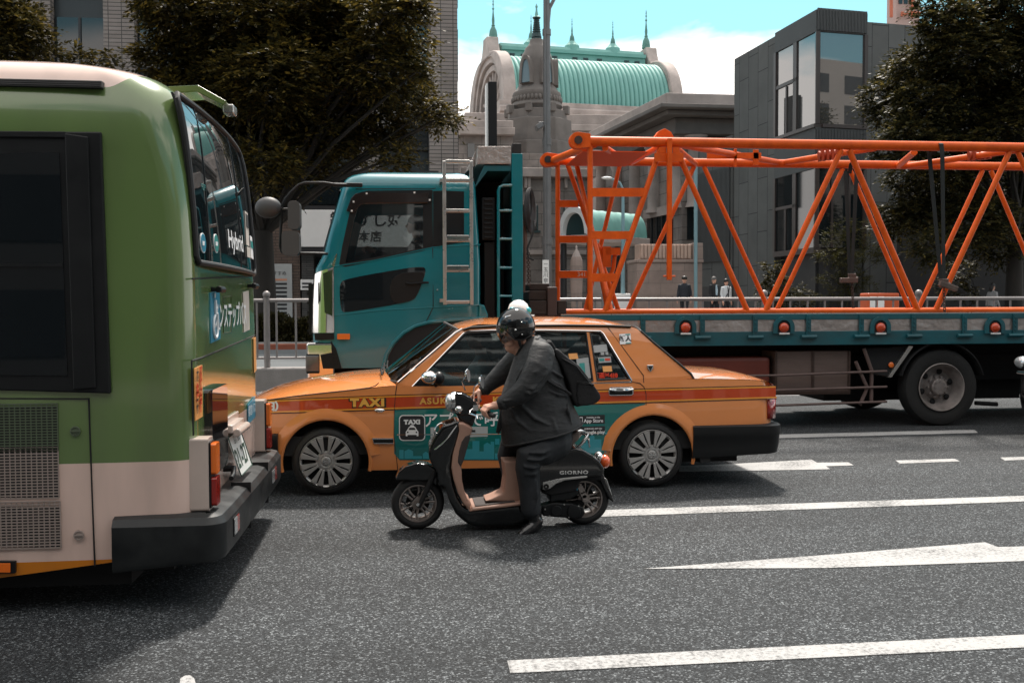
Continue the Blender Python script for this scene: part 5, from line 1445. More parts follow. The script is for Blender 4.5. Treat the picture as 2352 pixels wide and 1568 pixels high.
# nose and tail upper closing strips are part of the lids' rounded ends
def line_on_side(name, pts, r, m, o=.001, parent=taxi):
    mb = MB(); P_ = [TP_(a, b, o) for a, b in pts]; mb.tube(P_, r, 5); return mb.build(name, m, parent)
M['seam'] = mat('seam', (.02, .012, .006), .7)
line_on_side('bonnet_seam', [(575, 926), (613, 918.5), (680, 909), (744, 902), (810, 895), (849, 890), (862, 886), (870, 879)], .0045, M['seam'])
line_on_side('door_seam', [(912, 880), (909, 900), (906, 940), (905, 1000), (908, 1030), (914, 1081)], .0038, M['seam'])
line_on_side('door_seam', [(1449, 876), (1470, 880), (1479, 888), (1484, 905), (1484, 935), (1480, 948), (1470, 957)], .0038, M['seam'])
line_on_side('door_seam', [(1222, 882), (1222, 1070)], .0038, M['seam'])
line_on_side('side_crease', [(912, 998), (1100, 997), (1380, 994)], .006, M['taxi_paint'], .0)
# greenhouse
GIN = [(.86, .035), (1.0, .06), (1.2, .125), (1.36, .19), (1.5, .25)]
def gin(z): return interp(z, GIN)
def GP(px, py, o=0.0):
    y = TYN + .1
    for _ in range(5):
        p = P(px, py, y); y = TYN + gin(p.z)
    p = P(px, py, y - o); return Vector((p.x, y - o, p.z))
def green_poly(name, pts, m, parent, o0=-.03, o1=0.0, holes=(), mirror=False, bevel=0.0, refine=True):
    lay = lambda pl: [(GP(a, b).x, GP(a, b).z) for a, b in pl]
    mb = MB(); mb.prism(lay(pts), 0, 1, holes=[lay(h) for h in holes])
    vs = [(x, TYN + gin(z) - lerp(o0, o1, y), z) for x, y, z in mb.v]
    mb.v = vs if not mirror else [(x, 2 * TYC - y, z) for x, y, z in vs]
    return mb.build(name, m, parent, smooth=0, bevel=bevel)
outer = [(905, 889), (912, 876), (1044, 762), (1058, 754), (1072, 751), (1250, 748), (1446, 750), (1462, 755), (1474, 764), (1500, 788), (1590, 862), (1594, 876), (1449, 884), (1222, 889)]
w1 = [(946, 890), (1066, 769), (1075, 765), (1130, 763), (1215, 762), (1215, 882)]
w2 = [(1229, 881), (1229, 762), (1346, 764), (1362, 874)]
w3 = [(1372, 873.5), (1356, 764), (1377, 764.5), (1382, 768), (1446, 870)]
for mir in (False, True):
    cab_ = green_poly('cabin_side', outer, M['taxi_paint'], taxi, holes=[w1, w2, w3], mirror=mir, bevel=.004)
    for w, nm in ((w1, 'front_window'), (w2, 'rear_window'), (w3, 'quarter_window')):
        wi = green_poly(nm, w, M['pane'] if not mir else M['clear_pane'], taxi, -.018, -.014, mirror=mir)
        if not mir:
            mb = MB(); mb.tube([GP(a, b, .002) for a, b in w], .0085, 6, closed=True); mb.build('window_rubber', M['black_rubber'], wi)
    if not mir:
        mb = MB(); mb.tube([GP(a, b, .006) for a, b in ((942, 893), (1064, 766), (1075, 760.5), (1130, 758.5), (1250, 758), (1379, 760.5), (1386, 766), (1451, 874))], .007, 6)
        mb.tube([GP(a, b, .006) for a, b in ((940, 894), (1222, 886), (1452, 877))], .008, 6); mb.build('window_chrome', M['chrome'], cab_)
        mb = MB(); mb.tube([GP(a, b, .003) for a, b in ((914, 878), (1046, 764), (1062, 755))], .009, 6); mb.build('pillar_chrome', M['chrome'], cab_)
        mb = MB(); mb.tube([GP(a, b, .012) for a, b in ((1064, 757), (1080, 752), (1140, 748.5), (1300, 747), (1400, 748), (1449, 750))], .011, 6); mb.build('drip_rail', M['seam'], cab_)
        line = [(1396, 752), (1400, 757), (1478, 862), (1479, 888)]
        mb = MB(); mb.tube([GP(a, b, .001) for a, b in line], .0035, 5); mb.build('door_seam', M['seam'], cab_)
# roof skin
r0, r1 = GP(1060, 755), GP(1472, 762)
zroof = lambda x: sinterp(x, [(r0.x - .10, 1.385), (r0.x, 1.435), (r0.x + .28, 1.482), (lerp(r0.x, r1.x, .5), 1.492), (r1.x - .35, 1.475), (r1.x - .1, 1.43), (r1.x + .03, 1.375)])
zedge = lambda x: sinterp(x, [(r0.x - .10, 1.375), (r0.x, GP(1066, 755).z - .005), (r0.x + .15, GP(1140, 747).z + .01), (r1.x - .2, GP(1440, 749).z), (r1.x, r1.z + .01), (r1.x + .03, r1.z)])
mb = MB()
def roof_f(u, v):
    s = -1 + 2 * v; x = lerp(r0.x - .085 * (1 - s * s), r1.x + .02 + .05 * (1 - s * s), u)
    ze = zedge(x); hw_ = TW / 2 - gin(ze) - .002
    return (x, TYC + s * hw_, ze + max(0, zroof(x) - ze) * (1 - abs(s) ** 2.5))
mb.grid(roof_f, np.linspace(0, 1, 34), np.linspace(0, 1, 25))
mb.build('roof', M['taxi_paint'], taxi, smooth=60)
# windscreen and rear screen, bowed panes between the pillars
def screen(name, bot, top, bow, m):
    b0, t0 = GP(*bot), GP(*top)
    def f(u, v):
        s = -1 + 2 * u; p = b0.lerp(t0, v); y = TYC + s * (TYC - p.y) * .985
        return (p.x + bow * (1 - s * s) * (1.0 - .55 * v), y, p.z + (.05 * v) * (1 - s * s))
    mb = MB(); mb.grid(f, np.linspace(0, 1, 17), np.linspace(0, 1, 9)); o = mb.build(name, m, taxi, smooth=60)
    ed = [f(u, 0) for u in np.linspace(0, 1, 12)] + [f(1, v) for v in np.linspace(.1, .9, 6)] + [f(u, 1) for u in np.linspace(1, 0, 12)] + [f(0, v) for v in np.linspace(.9, .1, 6)]
    mb = MB(); mb.tube(ed, .012, 6, closed=True); mb.build('screen_rubber', M['black_rubber'], o)
    return f
wsf = screen('windscreen', (916, 878), (1052, 757), -.20, M['pane'])
screen('rear_screen', (1589, 862), (1474, 764), .10, M['pane'])
mb = MB(); mb.tube([GP(a, b, .004) for a, b in ((1472, 760), (1500, 785), (1560, 835), (1587, 858), (1594, 870))], .009, 6); mb.build('rear_screen_trim', M['black_rubber'], taxi)
# cowl, wiper
mb = MB(); mb.grid(lambda u, v: (lerp(xh1 - .20 + .0 * abs(2 * v - 1), xh1 + .03, u) - .13 * (1 - (2 * v - 1) ** 2), TYC + (2 * v - 1) * .76, 0.915 + .065 * (1 - (2 * v - 1) ** 2)), np.linspace(0, 1, 4), np.linspace(0, 1, 15)); mb.build('cowl', M['black_plastic'], taxi, smooth=60)
mb = MB()
for y0 in (-.62, -.05):
    a = Vector((xh1 - .13, TYC + y0, 1.0)); b_ = Vector(wsf((y0 + .86) / 1.72 * .9 + .12, .35)) + Vector((-.02, 0, .02)); c = Vector(wsf((y0 + .86) / 1.72 * .9 + .28, .12)) + Vector((-.02, 0, .02))
    mb.tube([a, (a + c) / 2 + Vector((-.02, 0, .02)), c], .008, 6); mb.tube([c + Vector((0, -.28, -.02)), c + Vector((0, .28, .03))], .007, 6)
mb.build('wiper', M['black_plastic'], taxi)
# stripes and advert, laid on the side
def side_band(name, top, bot, m, o, n=60, parent=taxi):
    x0, x1 = max(top[0][0], bot[0][0]), min(top[-1][0], bot[-1][0])
    mb = MB(); mb.grid(lambda u, v: TP_(lerp(x0, x1, u), lerp(interp(lerp(x0, x1, u), bot), interp(lerp(x0, x1, u), top), v), o), np.linspace(0, 1, n), (0, .5, 1))
    return mb.build(name, m, parent, smooth=60)
M['stripe_red'] = taxi_paint('stripe_red', (.52, .055, .008))
M['stripe_yellow'] = taxi_paint('stripe_yellow', (.80, .30, .03))
st_top = [(560, 926), (611, 920), (744, 914.5), (906, 908.5), (1484, 894), (1782, 886.5)]
st_bot = [(560, 953), (611, 948), (744, 944), (906, 939), (1484, 923), (1784, 914)]
off = lambda l, d: [(a, b + d) for a, b in l]
side_band('stripe', st_top, st_bot, M['stripe_red'], .0022)
side_band('stripe_line', st_top, off(st_top, 3.2), M['stripe_yellow'], .0034); side_band('stripe_line', off(st_bot, -3.6), st_bot, M['stripe_yellow'], .0034)
side_band('pinstripe', off(st_top, -2.2), off(st_top, -.6), M['seam'], .0026); side_band('pinstripe', off(st_bot, .8), off(st_bot, 2.4), M['seam'], .0026)
def side_poly_t(name, pts, m, o=.0028, th=.0015, parent=taxi, step=26, flat=False):
    q = [TP_(a, b) for a, b in pts]
    mb = MB(); mb.prism([(p.x, p.z) for p in q], 0, 1); 
    mb.v = [(x, tside(x, z) - lerp(o - th, o, 1 - y), z) for x, y, z in mb.v]; return mb.build(name, m, parent, smooth=0)
def ad_mat():
    m = mat('advert_teal', (.004, .13, .13), .22, coat=.9); nt = m.node_tree; N, L = nt.nodes.new, nt.links.new
    tc = N('ShaderNodeTexCoord'); mp = N('ShaderNodeMapping'); mp.inputs['Scale'].default_value = (1.0, 0.0, 1.4); L(tc.outputs['Object'], mp.inputs[0])
    v = N('ShaderNodeTexVoronoi'); v.feature = 'DISTANCE_TO_EDGE'; v.inputs['Scale'].default_value = 2.2; L(mp.outputs[0], v.inputs['Vector'])
    r = N('ShaderNodeMapRange'); r.inputs[1].default_value = 0.0; r.inputs[2].default_value = .012; r.inputs[3].default_value = .25; r.inputs[4].default_value = 0; L(v.outputs['Distance'], r.inputs[0])
    w = N('ShaderNodeTexNoise'); w.inputs['Scale'].default_value = 1.3; L(mp.outputs[0], w.inputs['Vector'])
    m1 = N('ShaderNodeMix'); m1.data_type = 'RGBA'; L(w.outputs['Fac'], m1.inputs[0]); m1.inputs[6].default_value = (.003, .10, .12, 1); m1.inputs[7].default_value = (.006, .20, .15, 1)
    m2 = N('ShaderNodeMix'); m2.data_type = 'RGBA'; L(r.outputs[0], m2.inputs[0]); L(m1.outputs[2], m2.inputs[6]); m2.inputs[7].default_value = (.05, .30, .27, 1)
    L(m2.outputs[2], nt.nodes['Principled BSDF'].inputs['Base Color']); return m
M['advert_teal'] = ad_mat()
# the advert as a grid so that it follows the door
ad_top = [(905, 941.5), (1484, 926)]
def ad_bot(px):
    b = interp(px, [(905, 1040), (914, 1056), (1100, 1056.5), (1390, 1057)])
    if px > 1391:
        dx = (px - 1500); rr = 118
        b = min(b, 1047 - math.sqrt(max(0, rr * rr - dx * dx))) if abs(dx) < rr else b
    return b
mb = MB(); us = list(np.linspace(905.5, 1380, 40)) + list(np.linspace(1383, 1482, 24))
mb.grid(lambda u, v: TP_(u, lerp(ad_bot(u), interp(u, ad_top), v), .0026), us, np.linspace(0, 1, 8)); ad = mb.build('advert', M['advert_teal'], taxi, smooth=60)
M['skyline_blue'] = mat('skyline_blue', (.03, .30, .36), .3, coat=.6)
def skyline(px0, px1, base, hs, seed):
    rnd = random.Random(seed); x = px0; k = 0
    while x < px1:
        w = rnd.choice((8, 10, 13, 16, 20)); h = rnd.uniform(*hs); x2 = min(x + w, px1)
        side_poly_t('advert_tower', [(x, base), (x2, base), (x2, base - h), (lerp(x, x2, .5), base - h - rnd.choice((0, 0, 5))), (x, base - h)], M['skyline_blue'], .0042, .001, ad)
        x = x2 + rnd.choice((0, 0, 2, 9))
skyline(917, 985, 1053, (6, 30), 3); skyline(1065, 1150, 1054, (14, 50), 5); skyline(1335, 1392, 1040, (10, 44), 8)
side_band('advert_line', [(912, 997), (1395, 993)], [(912, 1000), (1395, 996)], M['skyline_blue'], .0044, parent=ad)
# lettering
def taxi_text(name, txt, px, py, hpx, m, o=.006, parent=taxi, sx=1.0, **kw):
    c = TP_(px, py); s = hpx * 1.38 * c.y / FPX
    return put_text(name, txt, m, lambda u, v: (c.x + u * sx, tside(c.x + u * sx, c.z + v) - o, c.z + v), parent, s, **kw)
M['gold'] = mat('gold_letter', (.82, .42, .07), .35, coat=.5)
taxi_text('lettering', 'TAXI', 845, 926, 18, M['seam'], .0042, sx=1.25, bold=.010, spacing=1.25)
taxi_text('lettering', 'TAXI', 844, 925, 17, M['gold'], .0056, sx=1.25, bold=.006, spacing=1.25)
taxi_text('lettering', 'ASUKA', 1003, 921, 14, M['gold'], .005, sx=1.1, bold=.003, spacing=1.22)
taxi_text('lettering', 'KOTSU', 1170, 918, 14, M['gold'], .005, sx=1.1, bold=.003, spacing=1.22)
taxi_text('lettering', '00', 1357, 912.5, 15, M['gold'], .005, sx=1.0, bold=.006, spacing=1.1)
taxi_text('lettering', '（田）', 621, 934, 15, M['txt_white'], .005, bold=.005)
taxi_text('lettering', 'アプリで呼べる', 1094, 965, 26, M['txt_white'], .005, ad, sx=.98, bold=.002)
bd = side_poly_t('advert_banner', [(989, 981), (1120, 979), (1120, 1002), (989, 1004)], mat('banner_grey', (.45, .47, .47), .35), .0042, .001, ad)
taxi_text('lettering', 'タクシー', 1050, 991.5, 14, M['dark_ink'], .0058, ad, sx=1.1, bold=.006)
def rr_px(x0, x1, y0, y1, r): return [(a, b) for a, b in rrect(x0, x1, y0, y1, r)]
side_poly_t('app_icon', rr_px(916.5, 976.5, 952.5, 1011.5, 9), M['txt_white'], .0042, .001, ad)
side_poly_t('app_icon', rr_px(918.6, 974.4, 954.6, 1009.4, 8), M['dark_ink'], .0054, .001, ad)
taxi_text('lettering', 'TAXI', 946.5, 969, 9.5, M['txt_white'], .007, ad, sx=1.1, bold=.004, spacing=1.2)
side_poly_t('car_symbol', [(932, 1001), (932, 991), (935, 987), (939, 980), (942, 978), (943, 975.5), (950, 975.5), (951, 978), (954, 980), (958, 987), (961, 991), (961, 1001), (957, 1001), (957, 998), (936, 998), (936, 1001)], M['txt_white'], .007, .001, ad)
side_poly_t('car_symbol', [(938, 986.5), (941, 981.5), (952, 981.5), (955, 986.5)], M['dark_ink'], .0082, .001, ad)
for x in (936.5, 956.5): side_poly_t('car_symbol', [(x + 2 * math.cos(a), 992 + 2 * math.sin(a)) for a in np.linspace(0, 2 * PI, 10, endpoint=False)], M['dark_ink'], .0082, .001, ad)
for y0, y1, t1, t2 in ((953, 973, 'Available on the', 'App Store'), (979, 999, 'ANDROID APP ON', 'Google play')):
    side_poly_t('store_badge', [(1326, y0 + .5), (1389, y0 - 1), (1389, y1 - 1), (1326, y1)], M['dark_ink'], .0042, .001, ad)
    taxi_text('lettering', t1, 1362, y0 + 5, 3.6, M['txt_white'], .0056, ad, bold=.0006)
    taxi_text('lettering', t2, 1363, y0 + 13, 8, M['txt_white'], .0056, ad, bold=.0012)
side_poly_t('phone_symbol', [(1331, 957), (1338, 957), (1338, 970), (1331, 970)], M['txt_white'], .0056, .001, ad); side_poly_t('phone_symbol', [(1332.2, 959), (1336.8, 959), (1336.8, 967), (1332.2, 967)], M['dark_ink'], .0068, .001, ad)
# rookie sticker and crest on the rear pillar, handle, side lamp, moulding
def green_flat(name, pts, m, o, parent=taxi): return green_poly(name, pts, m, parent, o - .002, o)
rs = green_flat('rookie_sticker', [(1422, 767), (1448, 765.5), (1450, 789), (1424, 790.5)], M['txt_white'], .003)
green_flat('sticker_band', [(1436, 766.8), (1447, 766.2), (1447.2, 769), (1436.2, 769.6)], M['sticker_teal'], .0046, rs); green_flat('sticker_band', [(1437, 787), (1449.3, 786.3), (1449.5, 788.6), (1437.2, 789.3)], M['sticker_teal'], .0046, rs)
c = GP(1436, 778); sz = 17 * c.y / FPX
put_text('lettering', '新人', M['dark_ink'], lambda u, v: (c.x + u, TYN + gin(c.z + v) - .0052, c.z + v), rs, sz * .82, bold=.003)
c = TP_(1495, 846); mb = MB(); mb.prism([(c.x - .03, c.z + .03), (c.x + .03, c.z + .03), (c.x + .028, c.z), (c.x, c.z - .035), (c.x - .028, c.z)], GP(1495, 846).y - .012, GP(1495, 846).y + .01); mb.build('crest', M['chrome'], taxi, smooth=0, bevel=.006)
mb = MB(); mb.prism([(c.x - .022, c.z + .022), (c.x + .022, c.z + .022), (c.x, c.z - .026)], GP(1495, 846).y - .014, GP(1495, 846).y); mb.build('crest_centre', M['dark_ink'], taxi, smooth=0)
def handle(px, py):
    c = TP_(px, py); mb = MB(); w, h = 30 * c.y / FPX, 10.5 * c.y / FPX
    mb.prism(rrect(c.x - w, c.x + w, c.z - h, c.z + h, h * .7), c.y - .012, c.y + .01); hd_ = mb.build('door_handle', M['chrome'], taxi, smooth=0, bevel=.006)
    mb = MB(); mb.prism(rrect(c.x - w * .93, c.x + w * .9, c.z - h * .75, c.z + h * .1, h * .3), c.y - .016, c.y); mb.build('handle_recess', M['black_plastic'], hd_, smooth=0, bevel=.003)
    mb = MB(); mb.tube([(c.x - w * .9, c.y - .016, c.z + h * .45), (c.x - w * .5, c.y - .034, c.z + h * .3), (c.x + w * .5, c.y - .034, c.z + h * .3), (c.x + w * .9, c.y - .016, c.z + h * .45)], h * .38, 8); mb.build('handle_grip', M['chrome'], hd_)
handle(1426, 898); handle(1190, 903)
c = TP_(872, 942); mb = MB(); mb.ball((c.x, c.y + .002, c.z), .042, 16, 8, (1.05, .35, .42)); mb.build('side_lamp', M['chrome'], taxi)
mb = MB(); mb.ball((c.x + .006, c.y - .003, c.z), .03, 14, 8, (.9, .4, .38)); mb.build('side_lens', M['lamp_clear'], taxi)
sm_ = side_poly_t('rub_strip', [(855, 1005), (903, 1005), (904, 1018), (859, 1018)], M['chrome'], .018, .02)
side_poly_t('rub_strip', [(857, 1008), (903, 1008), (903.5, 1016), (859, 1016)], M['black_plastic'], .021, .004, sm_)
# bumpers
def bump(x_end, sgn, xs_px, prof, name):
    yN_, yF_ = TYN + .02, TYN + TW - .02
    xs0_ = xs_px; r_ = .12
    pl = [(xs0_, yN_ - .01)] + [(x_end - sgn * (r_ - r_ * math.sin(a)), yN_ + r_ - r_ * math.cos(a)) for a in np.linspace(0.05, PI / 2, 8)] + [(x_end + sgn * .02, TYC)] + [(x_end - sgn * (r_ - r_ * math.cos(a)), yF_ - r_ + r_ * math.sin(a)) for a in np.linspace(0, PI / 2 - .05, 8)] + [(xs0_, yF_ + .01)]
    if sgn < 0: pl = pl[::-1]
    return sweep(prof, pl, name, M['black_plastic'], taxi, bevel=.004)
xb = P(1797, 980, TYN).x
zb_t, zb_b = TP_(1600, 977).z, TP_(1600, 1052).z
bumper_b = lambda x: TP_(1640, 1050).z + max(0, x - P(1700, 1040, TYN).x) * .10
bump(xb, 1, P(1592, 1000, TYN).x, [(.0, bumper_b), (.012, lambda x: bumper_b(x) + .06), (.020, zb_t - .10), (.030, zb_t - .085), (.026, zb_t - .012), (.006, zb_t), (-.12, zb_t), (-.12, bumper_b)], 'rear_bumper')
zf = TP_(640, 995).z
bump(TF - .10, -1, HUBF[0] - ARCH - .02, [(.0, .24), (.015, .30), (.022, zf - .09), (.030, zf - .07), (.024, zf - .01), (.0, zf), (-.12, zf), (-.12, .24)], 'front_bumper')
mb = MB(); mb.prism([(P(1592, 990, TYN).x, TP_(1600, 985).z), (P(1622, 985, TYN).x, TP_(1620, 985).z), (P(1634, 1050, TYN).x, .30), (P(1634, 1056, TYN).x, .22), (P(1612, 1060, TYN).x, .21)], TYN + .03, TYN + .20); mb.build('mud_flap', M['black_rubber'], taxi, smooth=0)
# tail lamp wrapping the corner
tz0, tz1 = TP_(1786, 962).z, TP_(1782, 916).z
mb = MB()
def tl(u, v):
    a = lerp(R(12), R(90), u); return (TR - .2 + .235 * math.sin(a), TYC - thw(TR) * (.78 + .215 * math.cos(a)), lerp(tz0, tz1, v))
mb.grid(tl, np.linspace(0.25, 1, 8), (0, 1)); tlm = mb.build('tail_lamp', M['lamp_red'], taxi, smooth=60, solid=.03)
mb = MB(); mb.bx(TR + .0, TR + .03, TYC - .62, TYC + .62, tz0, tz1); mb.build('tail_lamp', M['lamp_red'], taxi, smooth=0, bevel=.008)
for s in (-1, 1):
    mb = MB(); mb.bx(TF - .05, TF + .02, TYC + s * .5 - .2, TYC + s * .5 + .2, .60, .76); mb.build('headlamp', M['lamp_clear'], taxi, smooth=0, bevel=.015)
mb = MB(); mb.bx(TF - .04, TF + .02, TYC - .29, TYC + .29, .60, .77)
for k in range(6): mb.bx(TF - .055, TF - .039, TYC - .28, TYC + .28, .615 + k * .026, .625 + k * .026)
mb.build('radiator_grille', M['chrome'], taxi, smooth=0)
# wheels: tyre, trim of eight double spokes
def taxi_wheel(hx, side):
    y0 = TYN + .035 if side < 0 else TYN + TW - .035; s = side
    mb = MB(); mb.lathe([(.20, .20 * -s), (.262, .195 * -s), (RAD - .008, .17 * -s), (RAD, .14 * -s), (RAD, .06 * -s), (RAD - .012, .025 * -s), (.262, .0), (.232, -.004 * -s), (.222, .014 * -s), (.20, .03 * -s)], (hx, y0, HZ + .008), 'Y', 40)
    w = mb.build('wheel', M['black_rubber'], taxi, smooth=50)
    mb = MB(); mb.lathe([(.218, .03 * -s), (.222, .004 * -s), (.216, -.002 * -s), (.204, .006 * -s), (.198, .02 * -s)], (hx, y0, HZ + .008), 'Y', 40)
    mb.build('rim', M['hub_silver'], w, smooth=50)
    mb = MB(); mb.lathe([(.21, .05 * -s), (.001, .05 * -s)], (hx, y0, HZ + .008), 'Y', 32); mb.build('wheel_backing', M['matt_black'], w)
    mb = MB()
    for k in range(8):
        a0 = 2 * PI * k / 8 + PI / 8
        for dd in (-1, 1):
            # a blade widening outward, with a slot between the pair
            c0, c1 = a0 + dd * R(7.2), a0 + dd * R(8.8)
            def pt(r, a, dy): return (hx + r * math.cos(a), y0 - s * dy * -1, HZ + .008 + r * math.sin(a))
            ri, ro = .075, .210
            q = [pt(ri, c0 - R(6.6), .012), pt(ri, c0 + R(6.6), .012), pt(.14, c1 + R(6.2), .006), pt(ro, c1 + R(7.2), .012), pt(ro, c1 - R(7.2), .012), pt(.14, c1 - R(6.2), .006)]
            back = [(a_, b_ - s * .02, c_) for a_, b_, c_ in q]
            mb.add(q + back, [(0, 1, 2, 3, 4, 5), (11, 10, 9, 8, 7, 6)] + [(i, (i + 1) % 6, 6 + (i + 1) % 6, 6 + i) for i in range(6)])
    mb.lathe([(.088, .022 * -s), (.084, .004 * -s), (.05, -.004 * -s), (.042, .004 * -s), (.036, -.006 * -s), (.001, -.008 * -s)], (hx, y0, HZ + .008), 'Y', 24)
    mb.build('hubcap', M['hub_silver'], w, smooth=30, bevel=.003)
    mb = MB(); mb.tube([(hx + .022 * math.cos(a), y0 + s * .010, HZ + .008 + .022 * math.sin(a)) for a in np.linspace(0, 2 * PI, 20, endpoint=False)], .0035, 6, closed=True); mb.bx(hx - .03, hx + .03, y0 + s * .013, y0 + s * .007, HZ + .004, HZ + .012); mb.build('hub_emblem', M['chrome'], w)
M['hub_silver'] = mat('hub_silver', (.42, .41, .40), .38, metal=.55, var=.2, vscale=9)
for hx in (HUBF[0], HUBR[0]):
    for sd in (-1, 1): taxi_wheel(hx, sd)
# door mirror
c = GP(986, 866, .16); mb = MB(); mb.ball((c.x, c.y, c.z), .075, 18, 12, (.95, .95, .72)); mr = mb.build('door_mirror', M['chrome'], taxi)
c2 = GP(1008, 868, .13); mb = MB(); mb.ball((c2.x, c2.y, c2.z), .07, 14, 10, (.7, .9, .8)); mb.tube([c2, GP(1000, 886, .0)], .02, 8); mb.build('mirror_arm', M['black_plastic'], mr)
mb = MB(); q = [GP(a, b, -.01) for a, b in ((950, 888), (985, 854), (985, 887))]; mb.prism([(p.x, p.z) for p in q], q[0].y - .02, q[0].y); mb.build('mirror_base', M['black_plastic'], mr, smooth=0)
# papers and stickers on the rear side glass
def glass_flat(name, pts, m, o=-.010, par=None): return green_poly(name, pts, m, par or taxi, o - .0015, o)
M['paper'] = mat('paper', (.36, .37, .37), .5)
p1 = glass_flat('window_notice', [(1362, 794), (1394, 790), (1396, 807), (1364, 810)], M['paper'])
glass_flat('window_notice', [(1380, 809), (1388, 808.5), (1388.5, 815), (1380.5, 815.5)], M['paper']); glass_flat('window_notice', [(1391, 808.3), (1397.5, 808), (1398, 814.5), (1391.5, 815)], M['paper'])
p2 = glass_flat('window_notice', [(1374, 820.5), (1403, 819), (1405, 832), (1376, 833.5)], M['paper']); glass_flat('notice_mark', [(1390, 823), (1401.5, 822.5), (1402, 828), (1390.5, 828.5)], M['sticker_red'], -.0085, p2); glass_flat('notice_mark', [(1377, 823.5), (1388, 823), (1388.4, 829), (1377.4, 829.5)], M['sticker_teal'], -.0085, p2)
glass_flat('window_notice', [(1384, 841), (1405, 840), (1407, 853), (1386, 854)], M['sticker_orange']); 
c = GP(1392, 863); put_text('lettering', '初乗￥410', M['sticker_red'], lambda u, v: (c.x + u, TYN + gin(c.z + v) + .011, c.z + v), taxi, 12.5 * c.y / FPX, bold=.004)
p3 = glass_flat('window_notice', [(1324, 824), (1352, 821), (1358, 868), (1330, 870)], M['paper']); glass_flat('notice_mark', [(1331, 834), (1343, 833), (1345, 858), (1333, 859)], M['sticker_teal'], -.0085, p3)
glass_flat('window_notice', [(1306, 812), (1326, 811), (1329, 824), (1308, 825)], M['sticker_orange'])
# roof sign: white dome with teal ends
rsx = P(1191, 715, TYC).x; rz = 1.485
mb = MB(); mb.lathe([(.105, 0), (.11, .03), (.107, .07), (.085, .125), (.045, .155), (.001, .165)], (0, 0, 0), n=24); mb.v = [(rsx + x * .95, TYC + y * 1.7, rz + z) for x, y, z in mb.v]
rl = mb.build('roof_sign', M['white'], taxi)
for s in (-1, 1):
    mb = MB(); mb.ball((rsx + s * .072, TYC - .11, rz + .06), .045, 12, 8, (.8, .9, .8)); mb.build('roof_sign_lens', mat('sign_teal', (.02, .38, .45), .3), rl)
# interior: seats, dash, wheel
M['seat'] = mat('seat_grey', (.05, .055, .06), .8)
mb = MB()
for x, zt in ((.62, .9), (1.55, .92)):
    for y in (-.38, .38):
        mb.box((x, TYC + y, .48), (.5, .55, .22)); mb.box((x + .27, TYC + y, .74), (.14, .54, .62), ry=R(14)); mb.box((x + .37, TYC + y, 1.14), (.09, .26, .17), ry=R(10))
mb.bx(-.35, -.02, TYC - .72, TYC + .72, .55, .93)
mb.build('seat', M['seat'], taxi, smooth=30, bevel=.03)
mb = MB(); wc_ = Vector((.10, TYC + .36, .93)); mb.tube([wc_ + Vector((.07 * math.sin(a) , .19 * math.cos(a), .17 * math.sin(a))) for a in np.linspace(0, 2 * PI, 24, endpoint=False)], .014, 6, closed=True); mb.tube([wc_, wc_ + Vector((-.25, 0, -.16))], .025, 8); mb.build('steering_wheel', M['black_plastic'], taxi)
# ------------------------------------------------------------------ teal flatbed truck
TKY, TKW = 12.25, 2.49
TKF = TKY + TKW
truck = thing('flatbed_truck', (4.5, TKY + TKW / 2, 0.0), 'teal flatbed truck with a chrome cornered cab carrying the orange boom', 'truck')
def K_(px, py, o=0.0): return P(px, py, TKY - o)
def teal_paint(name, col):
    m = mat(name, col, .25, coat=.9, var=.25, vscale=1.5); m.node_tree.nodes['Principled BSDF'].inputs['Coat Roughness'].default_value = .06; return m
M['teal'] = teal_paint('teal', (.0015, .165, .20))
M['teal_worn'] = mat('teal_worn', (.004, .10, .125), .45, var=.55, vscale=5, col2=(.03, .035, .035, 1), bump=.15, bscale=14, stretch=(.6, 1, 1))
lev = [(846, 717, 1112, 0), (800, 716, 1108, 0), (760, 716, 1106, 0), (700, 717, 1104, 0), (640, 720, 1104, .0), (617, 722, 1104, .0), (600, 731, 1104, .003), (581, 741, 1103, .008), (540, 751, 1101, .018), (500, 762, 1098, .028), (460, 773, 1096, .04), (432, 781, 1094.5, .05), (420, 785, 1093.5, .06), (412, 788, 1092, .075), (404, 794, 1087, .11), (397, 804, 1080, .16), (392, 820, 1072, .22), (388, 845, 1060, .31), (385.5, 880, 1050, .42), (384, 930, 1040, .60)]
def cab_contour(py, pf, pr, ins, n=10, r=.16, rr=.07):
    z = K_(pf, py).z; x0, x1 = K_(pf, py).x, K_(pr, py).x; y0, y1 = TKY + ins, TKF - ins
    pts = [(x, y0) for x in np.linspace(x0 + r, x1 - rr, 22)]
    pts += [(x1 - rr + rr * math.sin(a), y0 + rr - rr * math.cos(a)) for a in np.linspace(.2, PI / 2, 5)] + [(x1 - rr + rr * math.cos(a), y1 - rr + rr * math.sin(a)) for a in np.linspace(0, PI / 2 - .2, 5)]
    pts += [(x, y1) for x in np.linspace(x1 - rr, x0 + r, 22)]
    pts += [(x0 + r - r * math.sin(a), y1 - r + r * math.cos(a)) for a in np.linspace(.1, PI / 2, 6)]
    pts += [(x0 - .04 * (1 - s * s), lerp(y1 - r, y0 + r, (s + 1) / 2)) for s in np.linspace(-.8, .8, 5)]
    pts += [(x0 + r - r * math.cos(a), y0 + r - r * math.sin(a)) for a in np.linspace(0, PI / 2 - .1, 6)]
    return [(x, y, z) for x, y in pts]
mb = MB(); rings = [cab_contour(*l) for l in lev]; n = len(rings[0]); vs = [v for r_ in rings for v in r_]
fs = [(i * n + k, i * n + (k + 1) % n, (i + 1) * n + (k + 1) % n, (i + 1) * n + k) for i in range(len(lev) - 1) for k in range(n)] + [tuple(range((len(lev) - 1) * n, len(lev) * n))]
mb.add(vs, fs)
